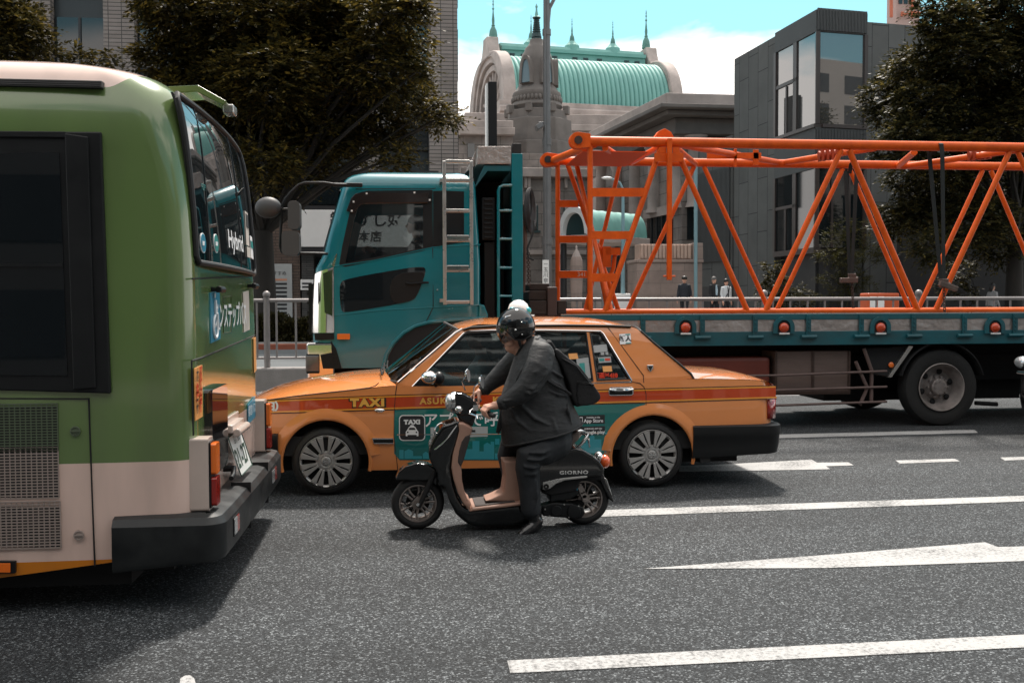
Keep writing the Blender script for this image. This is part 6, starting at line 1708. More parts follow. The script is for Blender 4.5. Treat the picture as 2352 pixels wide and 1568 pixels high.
shell = mb.build('cab_shell', M['teal'], None, smooth=0, solid=.035, off=-1)
WIN = [(793, 605), (801, 560), (812, 508), (822, 474), (830, 467), (966, 466), (972, 471), (972, 569)]
WZ = [(K_(a, b).x, K_(a, b).z) for a, b in WIN]
WINF = [(a - 5, b - 13) for a, b in WIN]
WZF = [(K_(a, b).x, K_(a, b).z) for a, b in WINF]
cut = MB(); cut.prism(WZ, TKY - .5, TKY + 1.0)
c3 = MB(); c3.prism(WZF, TKY + 1.2, TKF + .5); c3 = c3.build('cutter', M['teal'], None, smooth=0)
c1 = cut.build('cutter', M['teal'], None, smooth=0)
zb_, zt_ = K_(745, 583).z, K_(780, 430).z
cut = MB(); xw = K_(741, 581).x; cut.bx(xw - .5, xw + .32, TKY + .17, TKF - .17, zb_, zt_); c2 = cut.build('cutter', M['teal'], None, smooth=0)
for c in (c1, c2, c3):
    q = shell.modifiers.new('cut', 'BOOLEAN'); q.operation = 'DIFFERENCE'; q.object = c; q.solver = 'EXACT'
bpy.context.view_layer.update(); dg = bpy.context.evaluated_depsgraph_get()
me = bpy.data.meshes.new_from_object(shell.evaluated_get(dg))
for o_ in (shell, c1, c2, c3): bpy.data.objects.remove(o_)
off_ = truck.location
for v in me.vertices: v.co -= off_
me.polygons.foreach_set('use_smooth', [True] * len(me.polygons)); me.set_sharp_from_angle(angle=R(35)); me.materials.clear(); me.materials.append(M['teal'])
cab = bpy.data.objects.new('cab', me); COL.objects.link(cab); cab.parent = truck
def kside(z): return TKY + interp(z, sorted([(K_(l[1], l[0]).z, l[3]) for l in lev]))
def cab_poly(name, pts, m, o0, o1, parent=truck, holes=(), bevel=0.0, far=False, smooth=0):
    lay = lambda pl: [(K_(a, b).x, K_(a, b).z) for a, b in pl]
    mb = MB(); mb.prism(lay(pts), 0, 1, holes=[lay(h) for h in holes]); mb.v = [(x, kside(z) - lerp(o0, o1, y), z) for x, y, z in mb.v]
    if far: mb.v = [(x, TKY + TKF - y, z) for x, y, z in mb.v]
    return mb.build(name, m, parent, smooth=smooth, bevel=bevel)
def cab_line(name, pts, r, m, o=.0, parent=truck):
    mb = MB(); mb.tube([(K_(a, b).x, kside(K_(a, b).z) - o, K_(a, b).z) for a, b in pts], r, 6); return mb.build(name, m, parent)
M['visor_brown'] = mat('visor_brown', (.018, .013, .012), .12, coat=.5)
fr_out = [(779, 608), (786, 565), (800, 500), (809, 464), (818, 448), (830, 440), (845, 437), (992, 435), (993, 567), (968, 577), (792, 613)]
for far in (False, True):
    df = cab_poly('door_frame', [(a, b - 10 * far) for a, b in fr_out], M['black_plastic'], -.02, .004, holes=[WINF if far else WIN], bevel=.002, far=far)
    cab_poly('pane', WINF if far else WIN, M['clear_pane'], -.02, -.016, df, far=far)
    cab_poly('lower_window', smooth_poly([(780, 674), (781, 652), (790, 641), (924, 617), (970, 612), (978, 617), (976, 632), (958, 680), (944, 693), (795, 718), (783, 714)], 2), M['dark_glass'] if not far else M['black_plastic'], -.02, .004, far=far)
    cab_poly('quarter_panel', [(995, 438), (1020, 437), (1066, 439), (1066, 556), (995, 567)], M['black_plastic'], -.02, .005, far=far)
cab_poly('weather_visor', [(795, 484), (806, 455), (815, 445), (828, 442), (984, 442), (984, 466), (840, 467), (828, 470), (812, 490)], M['visor_brown'], .012, .03, bevel=.006)
for x, y in ((812, 463), (808, 484), (842, 444), (952, 442), (987, 459)):
    cab_poly('visor_clip', [(x - 2, y - 2), (x + 2, y - 2), (x + 2, y + 2), (x - 2, y + 2)], M['white'], .025, .034)
cab_poly('handle_bezel', smooth_poly([(895, 630), (972, 622), (976, 632), (958, 680), (944, 692), (897, 700)], 2), M['black_plastic'], .004, .012, bevel=.004)
cab_line('door_handle', [(932, 650), (945, 652), (975, 649), (985, 649)], .013, M['black_plastic'], .03)
cab_line('door_seam', [(993, 436), (994, 570), (995, 706), (990, 716), (978, 740), (960, 752)], .006, M['matt_black'], -.001)
cab_line('body_crease', [(768, 612), (800, 607), (860, 598), (994, 568), (1103, 562)], .010, M['teal'], -.003)
cab_line('body_crease', [(768, 724), (880, 712), (990, 706), (1104, 700)], .010, M['teal'], -.004)
cab_line('roof_seam', [(816, 433), (1000, 432), (1020, 405), (1018, 400)], .005, M['matt_black'], .0)
ind = cab_poly('indicator', rrect(775, 804, 766, 779, 2), M['lamp_orange'], -.01, .03, bevel=.006)
cab_line('lock', [(1003, 666), (1006, 666)], .012, M['chrome'], .004)
# wheel arch with its lip and the front wheel
cab_poly('arch_panel', [(885, 846), (893, 815), (908, 790), (930, 768), (955, 753), (985, 745), (1045, 740), (1110, 737), (1110, 846)], M['matt_black'], -.02, .004)
cab_line('arch_lip', [(880, 846), (888, 813), (904, 787), (927, 764), (953, 749), (985, 740), (1045, 735), (1112, 731)], .022, M['teal'], .006)
mb = MB(); q = [K_(a, b) for a, b in ((1100, 698), (1112, 700), (1121, 722), (1121, 740), (1098, 740))]; mb.prism([(p.x, p.z) for p in q], TKY - .005, TKY + .6); mb.build('wing', M['teal'], truck, smooth=0, bevel=.015)
def truck_wheel(x, y, s, r=.505, name='wheel'):
    mb = MB(); mb.lathe([(.30, .25 * -s), (r - .05, .25 * -s), (r, .21 * -s), (r, .05 * -s), (r - .02, .012 * -s), (r - .07, .0), (.335, .012 * -s), (.30, .03 * -s)], (x, y, r), 'Y', 48)
    t = mb.build(name, M['truck_tyre'], truck, smooth=40)
    mb = MB(); mb.lathe([(.31, .02 * -s), (.318, .0), (.308, -.008 * -s), (.295, .01 * -s), (.285, .05 * -s), (.27, .085 * -s), (.255, .11 * -s), (.22, .16 * -s), (.17, .165 * -s), (.13, .12 * -s), (.11, .115 * -s), (.105, .06 * -s), (.095, .05 * -s), (.001, .045 * -s)], (x, y, r), 'Y', 40)
    for k in range(10):
        a = 2 * PI * k / 10; mb.tube([(x + .135 * math.cos(a), y - s * .13, r + .135 * math.sin(a)), (x + .135 * math.cos(a), y - s * .085, r + .135 * math.sin(a))], .014, 6)
    for k in range(8):
        a = 2 * PI * k / 8; mb.tube([(x + .075 * math.cos(a), y - s * .055, r + .075 * math.sin(a)), (x + .075 * math.cos(a), y - s * .035, r + .075 * math.sin(a))], .009, 6)
    mb.build('rim', M['truck_rim'], t, smooth=35)
    for k in range(6):
        a = 2 * PI * k / 6 + .3; mb = MB(); mb.ball((x + .205 * math.cos(a), y - s * .148 * 1, r + .205 * math.sin(a)), .040, 12, 8, (1, .4, 1)); mb.build('hand_hole', M['matt_black'], t)
M['truck_tyre'] = mat('truck_tyre', (.010, .010, .010), .8, var=.4, vscale=6, col2=(.022, .021, .020, 1), bump=.2, bscale=30)
M['truck_rim'] = mat('truck_rim', (.30, .265, .25), .55, metal=.25, var=.75, vscale=7, col2=(.09, .075, .068, 1))
truck_wheel(K_(1036, 890).x, TKY + .01, -1); truck_wheel(K_(1036, 890).x, TKF - .01, 1)
XW = P(2168, 890, TKY).x
truck_wheel(XW, TKY + .05, -1); truck_wheel(XW, TKF - .05, 1)
# chrome corner, bumper, headlamp, front grille
mb = MB(); xa_ = K_(767, 690).x
def corner_pt(u, v, o=.014):
    y_ = lerp(764, interp(u, [(0, 613), (.55, 619), (1, 634)]), v); z = K_(740, y_).z; x0 = K_(interp(y_, [(616, 722), (640, 720), (700, 717), (765, 716)]), y_).x; r = .16
    L1 = max(.01, xa_ - x0 - r)
    if u < .5: return (lerp(xa_, x0 + r, u * 2), TKY + .0 - o - .012 * math.sin(u * 2 * PI / 2), z)
    a = (u - .5) * 2 * PI / 2 * .95
    return (x0 + r - (r + o) * math.sin(a), TKY + r - (r + o) * math.cos(a) - .012 * math.cos(a), z)
mb.grid(corner_pt, np.linspace(0, 1, 25), np.linspace(0, 1, 14)); cc = mb.build('corner_trim', M['chrome'], truck, smooth=60)
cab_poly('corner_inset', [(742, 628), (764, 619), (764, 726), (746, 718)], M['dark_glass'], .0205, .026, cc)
cab_poly('bumper_reflection', [(736, 814), (763, 809), (769, 846), (742, 846)], M['black_plastic'], .0, .03, bevel=.006)  # black patch laid on as the dark reflection in the chrome bumper
cab_poly('corner_slot', [(731, 650), (734, 648), (735, 690), (731, 700)], M['matt_black'], .0205, .023, cc)
cab_poly('pillar_trim', [(762, 610), (772, 583), (775, 583), (768, 612)], M['chrome'], .0, .012)
cab_poly('corner_gap', [(722, 766), (767, 765), (768, 779), (724, 781)], M['black_plastic'], -.05, .016)
xf_ = K_(715, 800).x
bmp = MB(); bmp.bx(xf_ - .06, K_(768, 800).x, TKY - .015, TKF + .015, K_(715, 905).z, K_(715, 786).z); bm_ = bmp.build('front_bumper', M['chrome'], truck, smooth=0, bevel=.035, seg=3)
cab_poly('bumper_cheek', [(760, 782), (772, 800), (785, 846), (768, 846), (764, 812)], M['black_plastic'], -.02, .03)
for s in (0, 1):
    y = TKY + .19 if s == 0 else TKF - .19
    mb = MB(); mb.bx(xf_ - .062, K_(735, 820).x, y - .21, y + .21, K_(715, 858).z, K_(715, 812).z); hl_ = mb.build('headlamp', M['black_plastic'], bm_, smooth=0, bevel=.015)
    mb = MB(); mb.bx(xf_ - .068, K_(733, 820).x, y - .218, y + .18, K_(715, 854).z, K_(715, 816).z); mb.build('lens', M['lamp_smoke'], hl_, smooth=0, bevel=.012)
mb = MB(); mb.bx(xf_ - .055, xf_ + .02, TKY + .3, TKF - .3, K_(717, 770).z, K_(717, 650).z)
for k in range(5): mb.bx(xf_ - .075, xf_ - .056, TKY + .32, TKF - .32, lerp(K_(717, 765).z, K_(717, 655).z, k / 5), lerp(K_(717, 765).z, K_(717, 655).z, k / 5) + .035)
mb.build('front_grille', M['black_plastic'], truck, smooth=0)
# windscreen, wiper arms
mb = MB(); p0, p1 = K_(742, 583), K_(782, 430)
mb.add([(p0.x - .015, TKY + .15, p0.z - .02), (p0.x - .015, TKF - .15, p0.z - .02), (p1.x - .01, TKF - .17, p1.z + .02), (p1.x - .01, TKY + .17, p1.z + .02)], [(0, 1, 2, 3)]); ws_ = mb.build('windscreen', M['pane'], truck, smooth=0)
mb = MB(); mb.tube([(p0.x - .03, TKY + .3, p0.z), (p0.x + .05, TKY + .5, p0.z + .35), (p0.x + .16, TKY + .6, p0.z + .7)], .012, 6); mb.build('wiper', M['black_plastic'], ws_)
# interior
mb = MB(); x0 = K_(800, 600).x; mb.bx(x0 - .25, x0 + .12, TKY + .1, TKF - .1, K_(800, 640).z, K_(800, 596).z); mb.bx(x0 - .3, K_(1090, 600).x, TKY + .1, TKF - .1, K_(800, 660).z - .1, K_(800, 660).z); mb.build('dashboard', M['matt_black'], truck, smooth=0, bevel=.03)
mb = MB()
for y in (TKY + .55, TKF - .55):
    xs2 = K_(945, 570).x; mb.box((xs2 - .1, y, K_(900, 605).z), (.55, .5, .16)); mb.box((xs2 + .22, y, K_(900, 575).z), (.15, .5, .55), ry=R(8))
mb.build('seat', mat('seat_teal', (.01, .06, .09), .7), truck, smooth=30, bevel=.04)
mb = MB(); c = Vector((K_(838, 585).x, TKF - .55, K_(838, 580).z)); mb.tube([c + Vector((.10 * math.sin(a), .22 * math.cos(a), .16 * math.sin(a))) for a in np.linspace(0, 2 * PI, 22, endpoint=False)], .015, 6, closed=True); mb.tube([c, c + Vector((-.12, 0, -.3))], .03, 8); mb.build('steering_wheel', M['black_plastic'], truck)
# mirrors and their arm
my = TKY - .12
mp_ = lambda a, b: P(a, b, my)
mb = MB(); mb.tube([K_(828, 426, -.0), K_(800, 425, .04), mp_(770, 424), mp_(744, 420), mp_(700, 420), mp_(686, 425), mp_(668, 442), mp_(656, 456), mp_(649, 470), mp_(647, 490), mp_(644, 545), mp_(643, 565), mp_(647, 578), mp_(655, 583), mp_(684, 582), mp_(720, 582), K_(752, 583)], .017, 8); ma = mb.build('mirror_arm', M['black_plastic'], truck)
mb = MB(); mb.box(K_(800, 425, .03), (.34, .05, .05)); mb.build('arm_bracket', M['black_plastic'], ma, smooth=0, bevel=.01)
M['mirror_grey'] = mat('mirror_grey', (.055, .055, .057), .55)
c = mp_(616, 477); mb = MB(); mb.ball(c, .155, 22, 14, (1.0, .7, .82)); mb.tube([c + Vector((.12, 0, -.02)), mp_(650, 476)], .016, 8); mb.build('round_mirror', M['mirror_grey'], ma)
for (x0, x1, y0, y1) in ((664, 692, 464, 529), (650, 691, 533, 588)):
    a, b_ = mp_(x0, y0), mp_(x1, y1); mb = MB(); mb.prism(rrect(a.x, b_.x, b_.z, a.z, .055, 5), my - .16, my + .06); mb.tube([((a.x + b_.x) / 2, my - .05, lerp(a.z, b_.z, .25)), (mp_(647, 500).x, my, lerp(a.z, b_.z, .25))], .014, 6); mb.build('wing_mirror', M['mirror_grey'], ma, smooth=0, bevel=.03, seg=3)
# aluminium ladder on the cab side
ly = TKY - .14
lq = lambda a, b: P(a, b, ly)
mb = MB()
for x in (1020, 1082):
    a, b_ = lq(x, 370), lq(x + 1, 700); mb.bx(a.x - .022, a.x + .022, ly - .018, ly + .018, b_.z, a.z)
for y in (371, 414, 484, 552, 621, 694):
    a, b_ = lq(1023, y), lq(1079, y); mb.bx(a.x, b_.x, ly - .015, ly + .015, a.z - .022, a.z + .022)
lad = mb.build('ladder', M['aluminium'], truck, smooth=0, bevel=.006)
for y in (549, 618):
    a, b_ = lq(1024, y + 5), lq(1078, y - 7); mb = MB(); mb.box(((a.x + b_.x) / 2, ly - .03, (a.z + b_.z) / 2), (b_.x - a.x - .02, .12, .012), rx=R(-35)); mb.build('tread', M['aluminium'], lad, smooth=0, bevel=.004)
mb = MB()
for x, y in ((1014, 414), (1084, 414), (1014, 690), (1084, 690)): mb.bx(lq(x, y).x - .02, lq(x, y).x + .02, ly, TKY + .1, lq(x, y).z - .02, lq(x, y).z + .02)
mb.build('ladder_bracket', M['aluminium'], lad, smooth=0)
# headboard frame behind the cab
HBY = TKY + .06
h_ = lambda a, b: P(a, b, HBY)
z_lo = h_(1188, 760).z
for y0, y1 in ((HBY, HBY + .14), (TKF - .2, TKF - .06)):
    mb = MB(); mb.bx(h_(1175, 400).x, h_(1201, 400).x, y0, y1, z_lo, h_(1188, 352).z); po = mb.build('headboard_post', M['teal'], truck, smooth=0, bevel=.008)
    mb = MB(); mb.bx(h_(1177, 400).x, h_(1198, 400).x, y0 + .01, y1 - .01, h_(1188, 351).z, h_(1188, 329).z); mb.build('post_cap', M['black_rubber'], po, smooth=0, bevel=.006)
mb = MB(); mb.bx(h_(1180, 400).x, h_(1196, 400).x, HBY + .14, TKF - .2, z_lo, h_(1188, 372).z)
mb.build('headboard', M['teal_worn'], truck, smooth=0)
mb = MB(); mb.prism([(h_(1090, 430).x, h_(1090, 432).z), (h_(1112, 378).x, h_(1112, 380).z), (h_(1174, 378).x, h_(1174, 380).z), (h_(1174, 392).x, h_(1174, 392).z), (h_(1120, 392).x, h_(1120, 392).z)], HBY + .02, TKF - .1); mb.build('canopy', M['teal_worn'], truck, smooth=0)
M['checker'] = mat('checker_plate', (.52, .46, .43), .35, metal=.7, bump=.9, bscale=14, var=.25, vscale=3)
mb = MB(); mb.prism([(h_(1095, 378).x, h_(1095, 377).z), (h_(1174, 378).x, h_(1174, 377).z), (h_(1174, 336).x, h_(1174, 336).z), (h_(1097, 336).x, h_(1097, 336).z)], HBY + .0, TKF - .1); mb.prism([(h_(1072, 386).x, h_(1072, 390).z), (h_(1094, 372).x, h_(1094, 374).z), (h_(1096, 338).x, h_(1096, 338).z)], HBY + .3, TKF - .3)
mb.build('tray_box', M['checker'], truck, smooth=0, bevel=.008)
mb = MB(); mb.tube([h_(1176, 426), h_(1156, 426), h_(1148, 430), h_(1145, 438), h_(1145, 740)], .02, 8)
for y in (484, 549, 615, 680): mb.tube([h_(1145, y), h_(1176, y)], .018, 8)
mb.build('step_ladder', M['teal'], truck)
mb = MB(); a, b_ = P(1106, 455, TKY + .3), P(1136, 552, TKY + .3); mb.bx(a.x, b_.x, TKY + .25, TKY + .75, b_.z, a.z)
for k in range(9): z = lerp(b_.z, a.z, (k + .5) / 9); mb.bx(a.x + .03, b_.x - .03, TKY + .235, TKY + .249, z - .012, z + .012)
mb.bx(a.x + .03, b_.x, TKY + .3, TKY + .8, K_(1110, 740).z, b_.z - .02)
mb.build('air_cleaner', M['black_plastic'], truck, smooth=0, bevel=.012)
mb = MB(); mb.bx(K_(1106, 500).x, h_(1172, 500).x, TKY + .9, TKF - .4, K_(1110, 760).z, h_(1120, 400).z); mb.build('gap_panel', M['matt_black'], truck, smooth=0)
# chassis and deck
zt_b, zb_b = .5 * (P(1740, 726, TKY).z + P(2300, 714.5, TKY).z), .5 * (P(1740, 794, TKY).z + P(2300, 788, TKY).z)
x_b0, x_b1 = P(1288, 760, TKY).x, 10.4
mb = MB(); mb.bx(-.9, x_b1 - .1, TKY + .75, TKY + .9, .62, zb_b + .03); mb.bx(-.9, x_b1 - .1, TKF - .9, TKF - .75, .62, zb_b + .03); mb.bx(1.0, x_b1 - .2, TKY + .7, TKF - .7, .55, .9)
mb.build('chassis', M['matt_black'], truck, smooth=0)
M['deck_wood'] = mat('deck_wood', (.09, .06, .048), .8, var=.6, vscale=5, stretch=(.3, 3, 1))
mb = MB(); mb.bx(x_b0, x_b1, TKY + .05, TKF - .05, zb_b + .02, zb_b + .14); mb.build('deck', M['deck_wood'], truck, smooth=0)
zrail, zpan = P(1740, 734.5, TKY).z, P(1740, 761, TKY).z
M['alu_panel'] = mat('alu_panel', (.50, .45, .43), .35, metal=.75, bump=1.0, bscale=11, var=.55, vscale=2.2, col2=(.20, .18, .17, 1))
def gate(y0, y1, s, rail_m):
    mb = MB(); mb.bx(x_b0, x_b1, y0, y1, zrail, zt_b); mb.bx(x_b0, x_b1, y0 + .0, y1, zb_b, zpan)
    g = mb.build('side_gate', rail_m, truck, smooth=0, bevel=.006)
    mb = MB(); mb.bx(x_b0 + .02, x_b1 - .02, y0 + .012, y1 - .012, zpan + .001, zrail - .001); mb.build('gate_panel', M['alu_panel'], g, smooth=0)
    mb = MB(); mb.bx(x_b0, x_b1, y0 + .005, y1 - .005, zt_b + .001, zt_b + .012); mb.build('gate_cap', M['aluminium'], g, smooth=0)
    return g
g1 = gate(TKY - .03, TKY + .015, -1, M['teal_worn']); g2 = gate(TKF - .015, TKF + .03, 1, M['rust_brown'])
for px in (1475, 1611, 1732, 1854, 1975, 2095, 2211, 2327):
    x = P(px, 760, TKY).x; mb = MB(); mb.bx(x - .03, x + .03, TKY - .055, TKY - .031, zpan - .06, zt_b - .01); mb.tube([(x - .10, TKY - .055, zpan - .07), (x + .10, TKY - .055, zpan - .07)], .025, 8)
    for k in range(4): mb.tube([(x, TKY - .056, lerp(zpan, zt_b, k / 4)), (x, TKY - .068, lerp(zpan, zt_b, k / 4))], .014, 6)
    mb.build('gate_hinge', M['teal_worn'], g1, smooth=0)
for px in (1572, 1797, 2018, 2280):
    c = P(px, 752, TKY); k = TKY / FPX; mb = MB()
    ar = [(c.x + 26 * k * math.cos(a), c.z + 2 * k + 24 * k * math.sin(a)) for a in np.linspace(0, PI, 14)]; ar = [(c.x + 26 * k, c.z - 14 * k)] + ar + [(c.x - 26 * k, c.z - 14 * k)]
    ai = [(c.x + 16 * k * math.cos(a), c.z + 2 * k + 16 * k * math.sin(a)) for a in np.linspace(0, PI, 12)]; ai = [(c.x + 16 * k, c.z - 12 * k)] + ai + [(c.x - 16 * k, c.z - 12 * k)]
    mb.prism(ar, TKY - .06, TKY - .031, holes=[ai]); mk = mb.build('marker_lamp', M['teal_worn'], g1, smooth=0, bevel=.006)
    mb = MB(); mb.prism(ai, TKY - .05, TKY - .032); mb.build('lamp_recess', M['matt_black'], mk, smooth=0)
    mb = MB(); mb.ball((c.x, TKY - .055, c.z + 0 * k), 12 * k, 14, 10, (1, .7, 1)); mb.build('lens', mat('marker_red', (.50, .05, .01), .25, coat=.5), mk)
    mb = MB(); mb.bx(c.x - 12 * k, c.x + 12 * k, TKY - .08, TKY - .05, c.z - 16 * k, c.z - 12 * k); mb.build('lamp_sill', M['white'], mk, smooth=0)
mb = MB(); mb.bx(P(1965, 800, TKY).x, x_b1 - .3, TKY + .95, TKF - .3, .26, zb_b - .02); mb.build('under_deck_shade', M['matt_black'], truck, smooth=0)  # plain black box added for the dense shade and gear under the deck
mb = MB(); mb.bx(x_b1 - .05, x_b1 + .02, TKY, TKF, .65, zt_b); mb.build('tail_gate', M['teal_worn'], truck, smooth=0, bevel=.01)
for y in (TKY + .3, TKF - .3):
    mb = MB(); mb.bx(x_b1 + .021, x_b1 + .06, y - .22, y + .22, .72, .86); mb.build('tail_lamp', M['lamp_red'], truck, smooth=0, bevel=.008)
# under-deck boxes, rails, mudguard
uy = TKY + .12
def under(name, x0, y0, x1, y1, m, d0=0.0, d1=.5, bevel=.01):
    a, b_ = P(x0, y0, uy), P(x1, y1, uy); mb = MB(); mb.bx(a.x, b_.x, uy + d0, uy + d1, b_.z, a.z); return mb.build(name, m, truck, smooth=0, bevel=bevel)
under('fuel_tank', 1450, 822, 1770, 884, mat('tank_red', (.16, .03, .017), .5, var=.5, vscale=3), bevel=.05)
M['box_wood'] = mat('box_wood', (.15, .105, .09), .7, var=.6, vscale=4, stretch=(.4, 1, 3))
tb = under('tool_box', 1781, 807, 1952, 896, M['box_wood'])
for x in (1781, 1866, 1949): 
    a, b_ = P(x, 806, uy - .02), P(x + 4, 905, uy - .02); mb = MB(); mb.bx(a.x, b_.x, uy - .02, uy - .001, b_.z, a.z); mb.build('box_strap', M['rust_brown'], tb, smooth=0)
under('box_shelf', 1770, 897, 1952, 905, M['rust_brown'], -.02)
M['rail_rust'] = mat('rail_rust', (.13, .085, .075), .6, var=.5, vscale=6)
for y0, y1 in ((862, 852), (896, 888), (931, 922)):
    mb = MB(); mb.tube([P(1500, y0 + 3, TKY + .03), P(1780, y0, TKY + .03), P(2037, y1, TKY + .03)], .016, 8); mb.build('guard_rail', M['rail_rust'], truck)
mb = MB()
for q in (((1984, 800), (2002, 850), (2001, 926)), ((1965, 830), (1992, 890), (1975, 930))): mb.tube([P(a, b, TKY + .06) for a, b in q], .025, 8)
mb.build('rail_stay', M['rail_rust'], truck)
mb = MB(); q = [P(a, b, TKY + .08) for a, b in ((2086, 794), (2096, 795), (2046, 866), (2038, 866))]; mb.prism([(p.x, p.z) for p in q], TKY + .06, TKY + .45); mg = mb.build('mud_guard', M['aluminium'], truck, smooth=0)
mb = MB(); q = [P(a, b, TKY + .1) for a, b in ((1990, 800), (2086, 796), (2038, 864), (2000, 858))]; mb.prism([(p.x, p.z) for p in q], TKY + .1, TKY + .12); mb.build('guard_plate', M['matt_black'], mg, smooth=0)
c = P(2047, 838, TKY + .08); mb = MB(); mb.ball(c, .038, 14, 8, (1, .4, 1)); mb.build('reflector', M['lamp_orange'], mg)
c = P(2036, 807, TKY + .15); mb = MB(); mb.ball(c, .045, 12, 8); mb.build('air_bulb', mat('brass', (.35, .20, .06), .4, metal=.7), truck)
mb = MB(); mb.tube([P(2290, 928, TKY + .5), P(2240, 925, TKY + .5)], .03, 10); mb.build('axle_tube', M['matt_black'], truck)
mb = MB(); mb.tube([(XW, TKY + .3, .5), (XW, TKF - .3, .5)], .13, 14); mb.ball((XW, TKY + TKW / 2, .5), .26, 16, 10); mb.build('axle', M['matt_black'], truck)
mb = MB(); pr = [(XW + .58 * math.cos(a), .505 + .58 * math.sin(a)) for a in np.linspace(R(15), R(165), 20)]
mb.prism(pr + [(a, b + .02) for a, b in reversed(pr)], TKY + .02, TKY + .5); mb.build('wheel_guard', M['matt_black'], truck, smooth=0)

# ------------------------------------------------------------------ cargo: lattice boom, blocks, straps, hose
M['boom'] = mat('boom_orange', (.78, .115, .006), .45, spec=.3, var=.55, vscale=7, col2=(.42, .052, .006, 1))
BN, BF = 12.62, 14.33
boom = thing('lattice_boom', ((P(1326, 400, BN).x + 10) / 2, (BN + BF) / 2, zb_b + .14), 'orange lattice crane boom section lying on the teal flatbed', 'crane boom')
def bt(name, pts, r, Y=None, n=12, parent=boom, m=None):
    mb = MB(); mb.tube([P(a, b, Y) if isinstance(c, type(None)) else P(a, b, c) for a, b, c in [(q + (None,))[:3] for q in pts]], r, n); return mb.build(name, m or M['boom'], parent)
XE_ = 10.3
def chord(px0, py0, Y, r, x1, name='chord'):
    a = P(px0, py0, Y); mb = MB(); mb.tube([a, (x1, Y, a.z)], r, 18); return mb.build(name, M['boom'], boom)
chord(1338, 324.5, BN, .064, XE_); chord(1268, 369.5, BF, .061, XE_)
zch = zt_b + .03
mb = MB(); mb.tube([(P(1290, 716, BN).x, BN, zch), (XE_, BN, zch)], .038, 14); mb.build('chord', M['boom'], boom)
mb = MB(); mb.tube([(P(1290, 712, BF).x, BF, zch + .0), (XE_, BF, zch + .0)], .038, 14); mb.build('chord', M['boom'], boom)
near = [((1355.5, 330), (1355.5, 727), .037, 1), ((1517, 340), (1389, 727), .037, 0), ((1553, 342), (1717, 724), .037, 0), ((1932, 345), (1757, 724), .037, 0), ((1950, 345), (2108, 720), .040, 0), ((2318, 350), (2148, 720), .037, 0), ((2338, 350), (2500, 718), .034, 0)]
for (a, b, r, sq) in near:
    mb = MB(); p, q = P(*a, BN), P(*b, BN); q = Vector((q.x, q.y, max(q.z, zch)))
    mb.tube([p, q], r, 12); mb.build('brace', M['boom'], boom)
far = [((1281, 378), (1281, 690), .035), ((1303, 376), (1421, 714), .035), ((1424, 378), (1344, 716), .032), ((1594, 383), (1441, 714), .035), ((1617, 383), (1766, 712), .035), ((1936, 388), (1784, 712), .035), ((1952, 389), (2090, 712), .035), ((2257, 392), (2108, 712), .035), ((2276, 392), (2410, 712), .035)]
for a, b, r in far:
    mb = MB(); p, q = P(*a, BF), P(*b, BF); mb.tube([p, Vector((q.x, q.y, max(q.z, zch)))], r, 12); mb.build('brace', M['boom'], boom)
# inner diagonals of the end frame and between the chords
def inner(a, Ya, b, Yb_, r=.033, name='cross_brace'):
    mb = MB(); p, q = P(*a, Ya), P(*b, Yb_); mb.tube([p, Vector((q.x, q.y, max(q.z, zch))) if b[1] > 690 else q], r, 12); return mb.build(name, M['boom'], boom)
inner((1323, 372), BF, (1404, 722), BN, .034); inner((1365, 331), BN, (1268, 369), BF, .05, 'end_tube')
inner((1390, 340), BN, (1432, 366), BF, .04); inner((1450, 374), BF, (1530, 328), BN, .04); inner((1600, 378), BF, (1545, 332), BN, .035)
inner((1560, 332), BN, (1790, 374), BF, .045); inner((1800, 374), BF, (1935, 352), lerp(BN, BF, .35), .045); inner((1925, 353), lerp(BN, BF, .35), (2010, 340), BN, .045)
inner((2062, 382), BF, (2100, 350), lerp(BN, BF, .4), .045); inner((2080, 382), BF, (2230, 360), lerp(BN, BF, .4), .045); inner((2230, 360), lerp(BN, BF, .4), (2352, 342), BN, .045)
for x0, x1 in ((1880, 1925), (2225, 2275)):
    mb = MB(); a, b_ = P(x0, 358, lerp(BN, BF, .38)), P(x1, 353, lerp(BN, BF, .36)); mb.tube([a, b_], .062, 12)
    for k in range(4): c = a.lerp(b_, (k + .5) / 4); mb.box(c, (.03, .15, .15))
    mb.build('clamp_sleeve', mat('boom_rust', (.42, .055, .012), .5, var=.5, vscale=6), boom, smooth=40)
for x in (1757, 2110, 2440): inner((x, 720), BN, (x - 12, 712), BF, .03, 'floor_cross')
# end lugs with pins
for px, py, Y, r in ((1326, 324, BN, .105), (1257, 368, BF, .1)):
    c = P(px, py, Y); mb = MB(); pl_ = [(c.x + r * math.cos(a), c.z + r * math.sin(a)) for a in np.linspace(PI / 2, 3 * PI / 2, 16)] + [(c.x + .16, c.z - r * .8), (c.x + .16, c.z + r * .8)]
    for d in (-.07, .04): mb.prism(pl_, Y + d, Y + d + .03)
    lg = mb.build('end_lug', M['boom'], boom, smooth=30, bevel=.006)
    mb = MB(); mb.tube([(c.x, Y - .09, c.z), (c.x, Y + .09, c.z)], .052, 16); mb.build('pin', M['rust_brown'] if Y == BN else M['dark_ink'], lg)
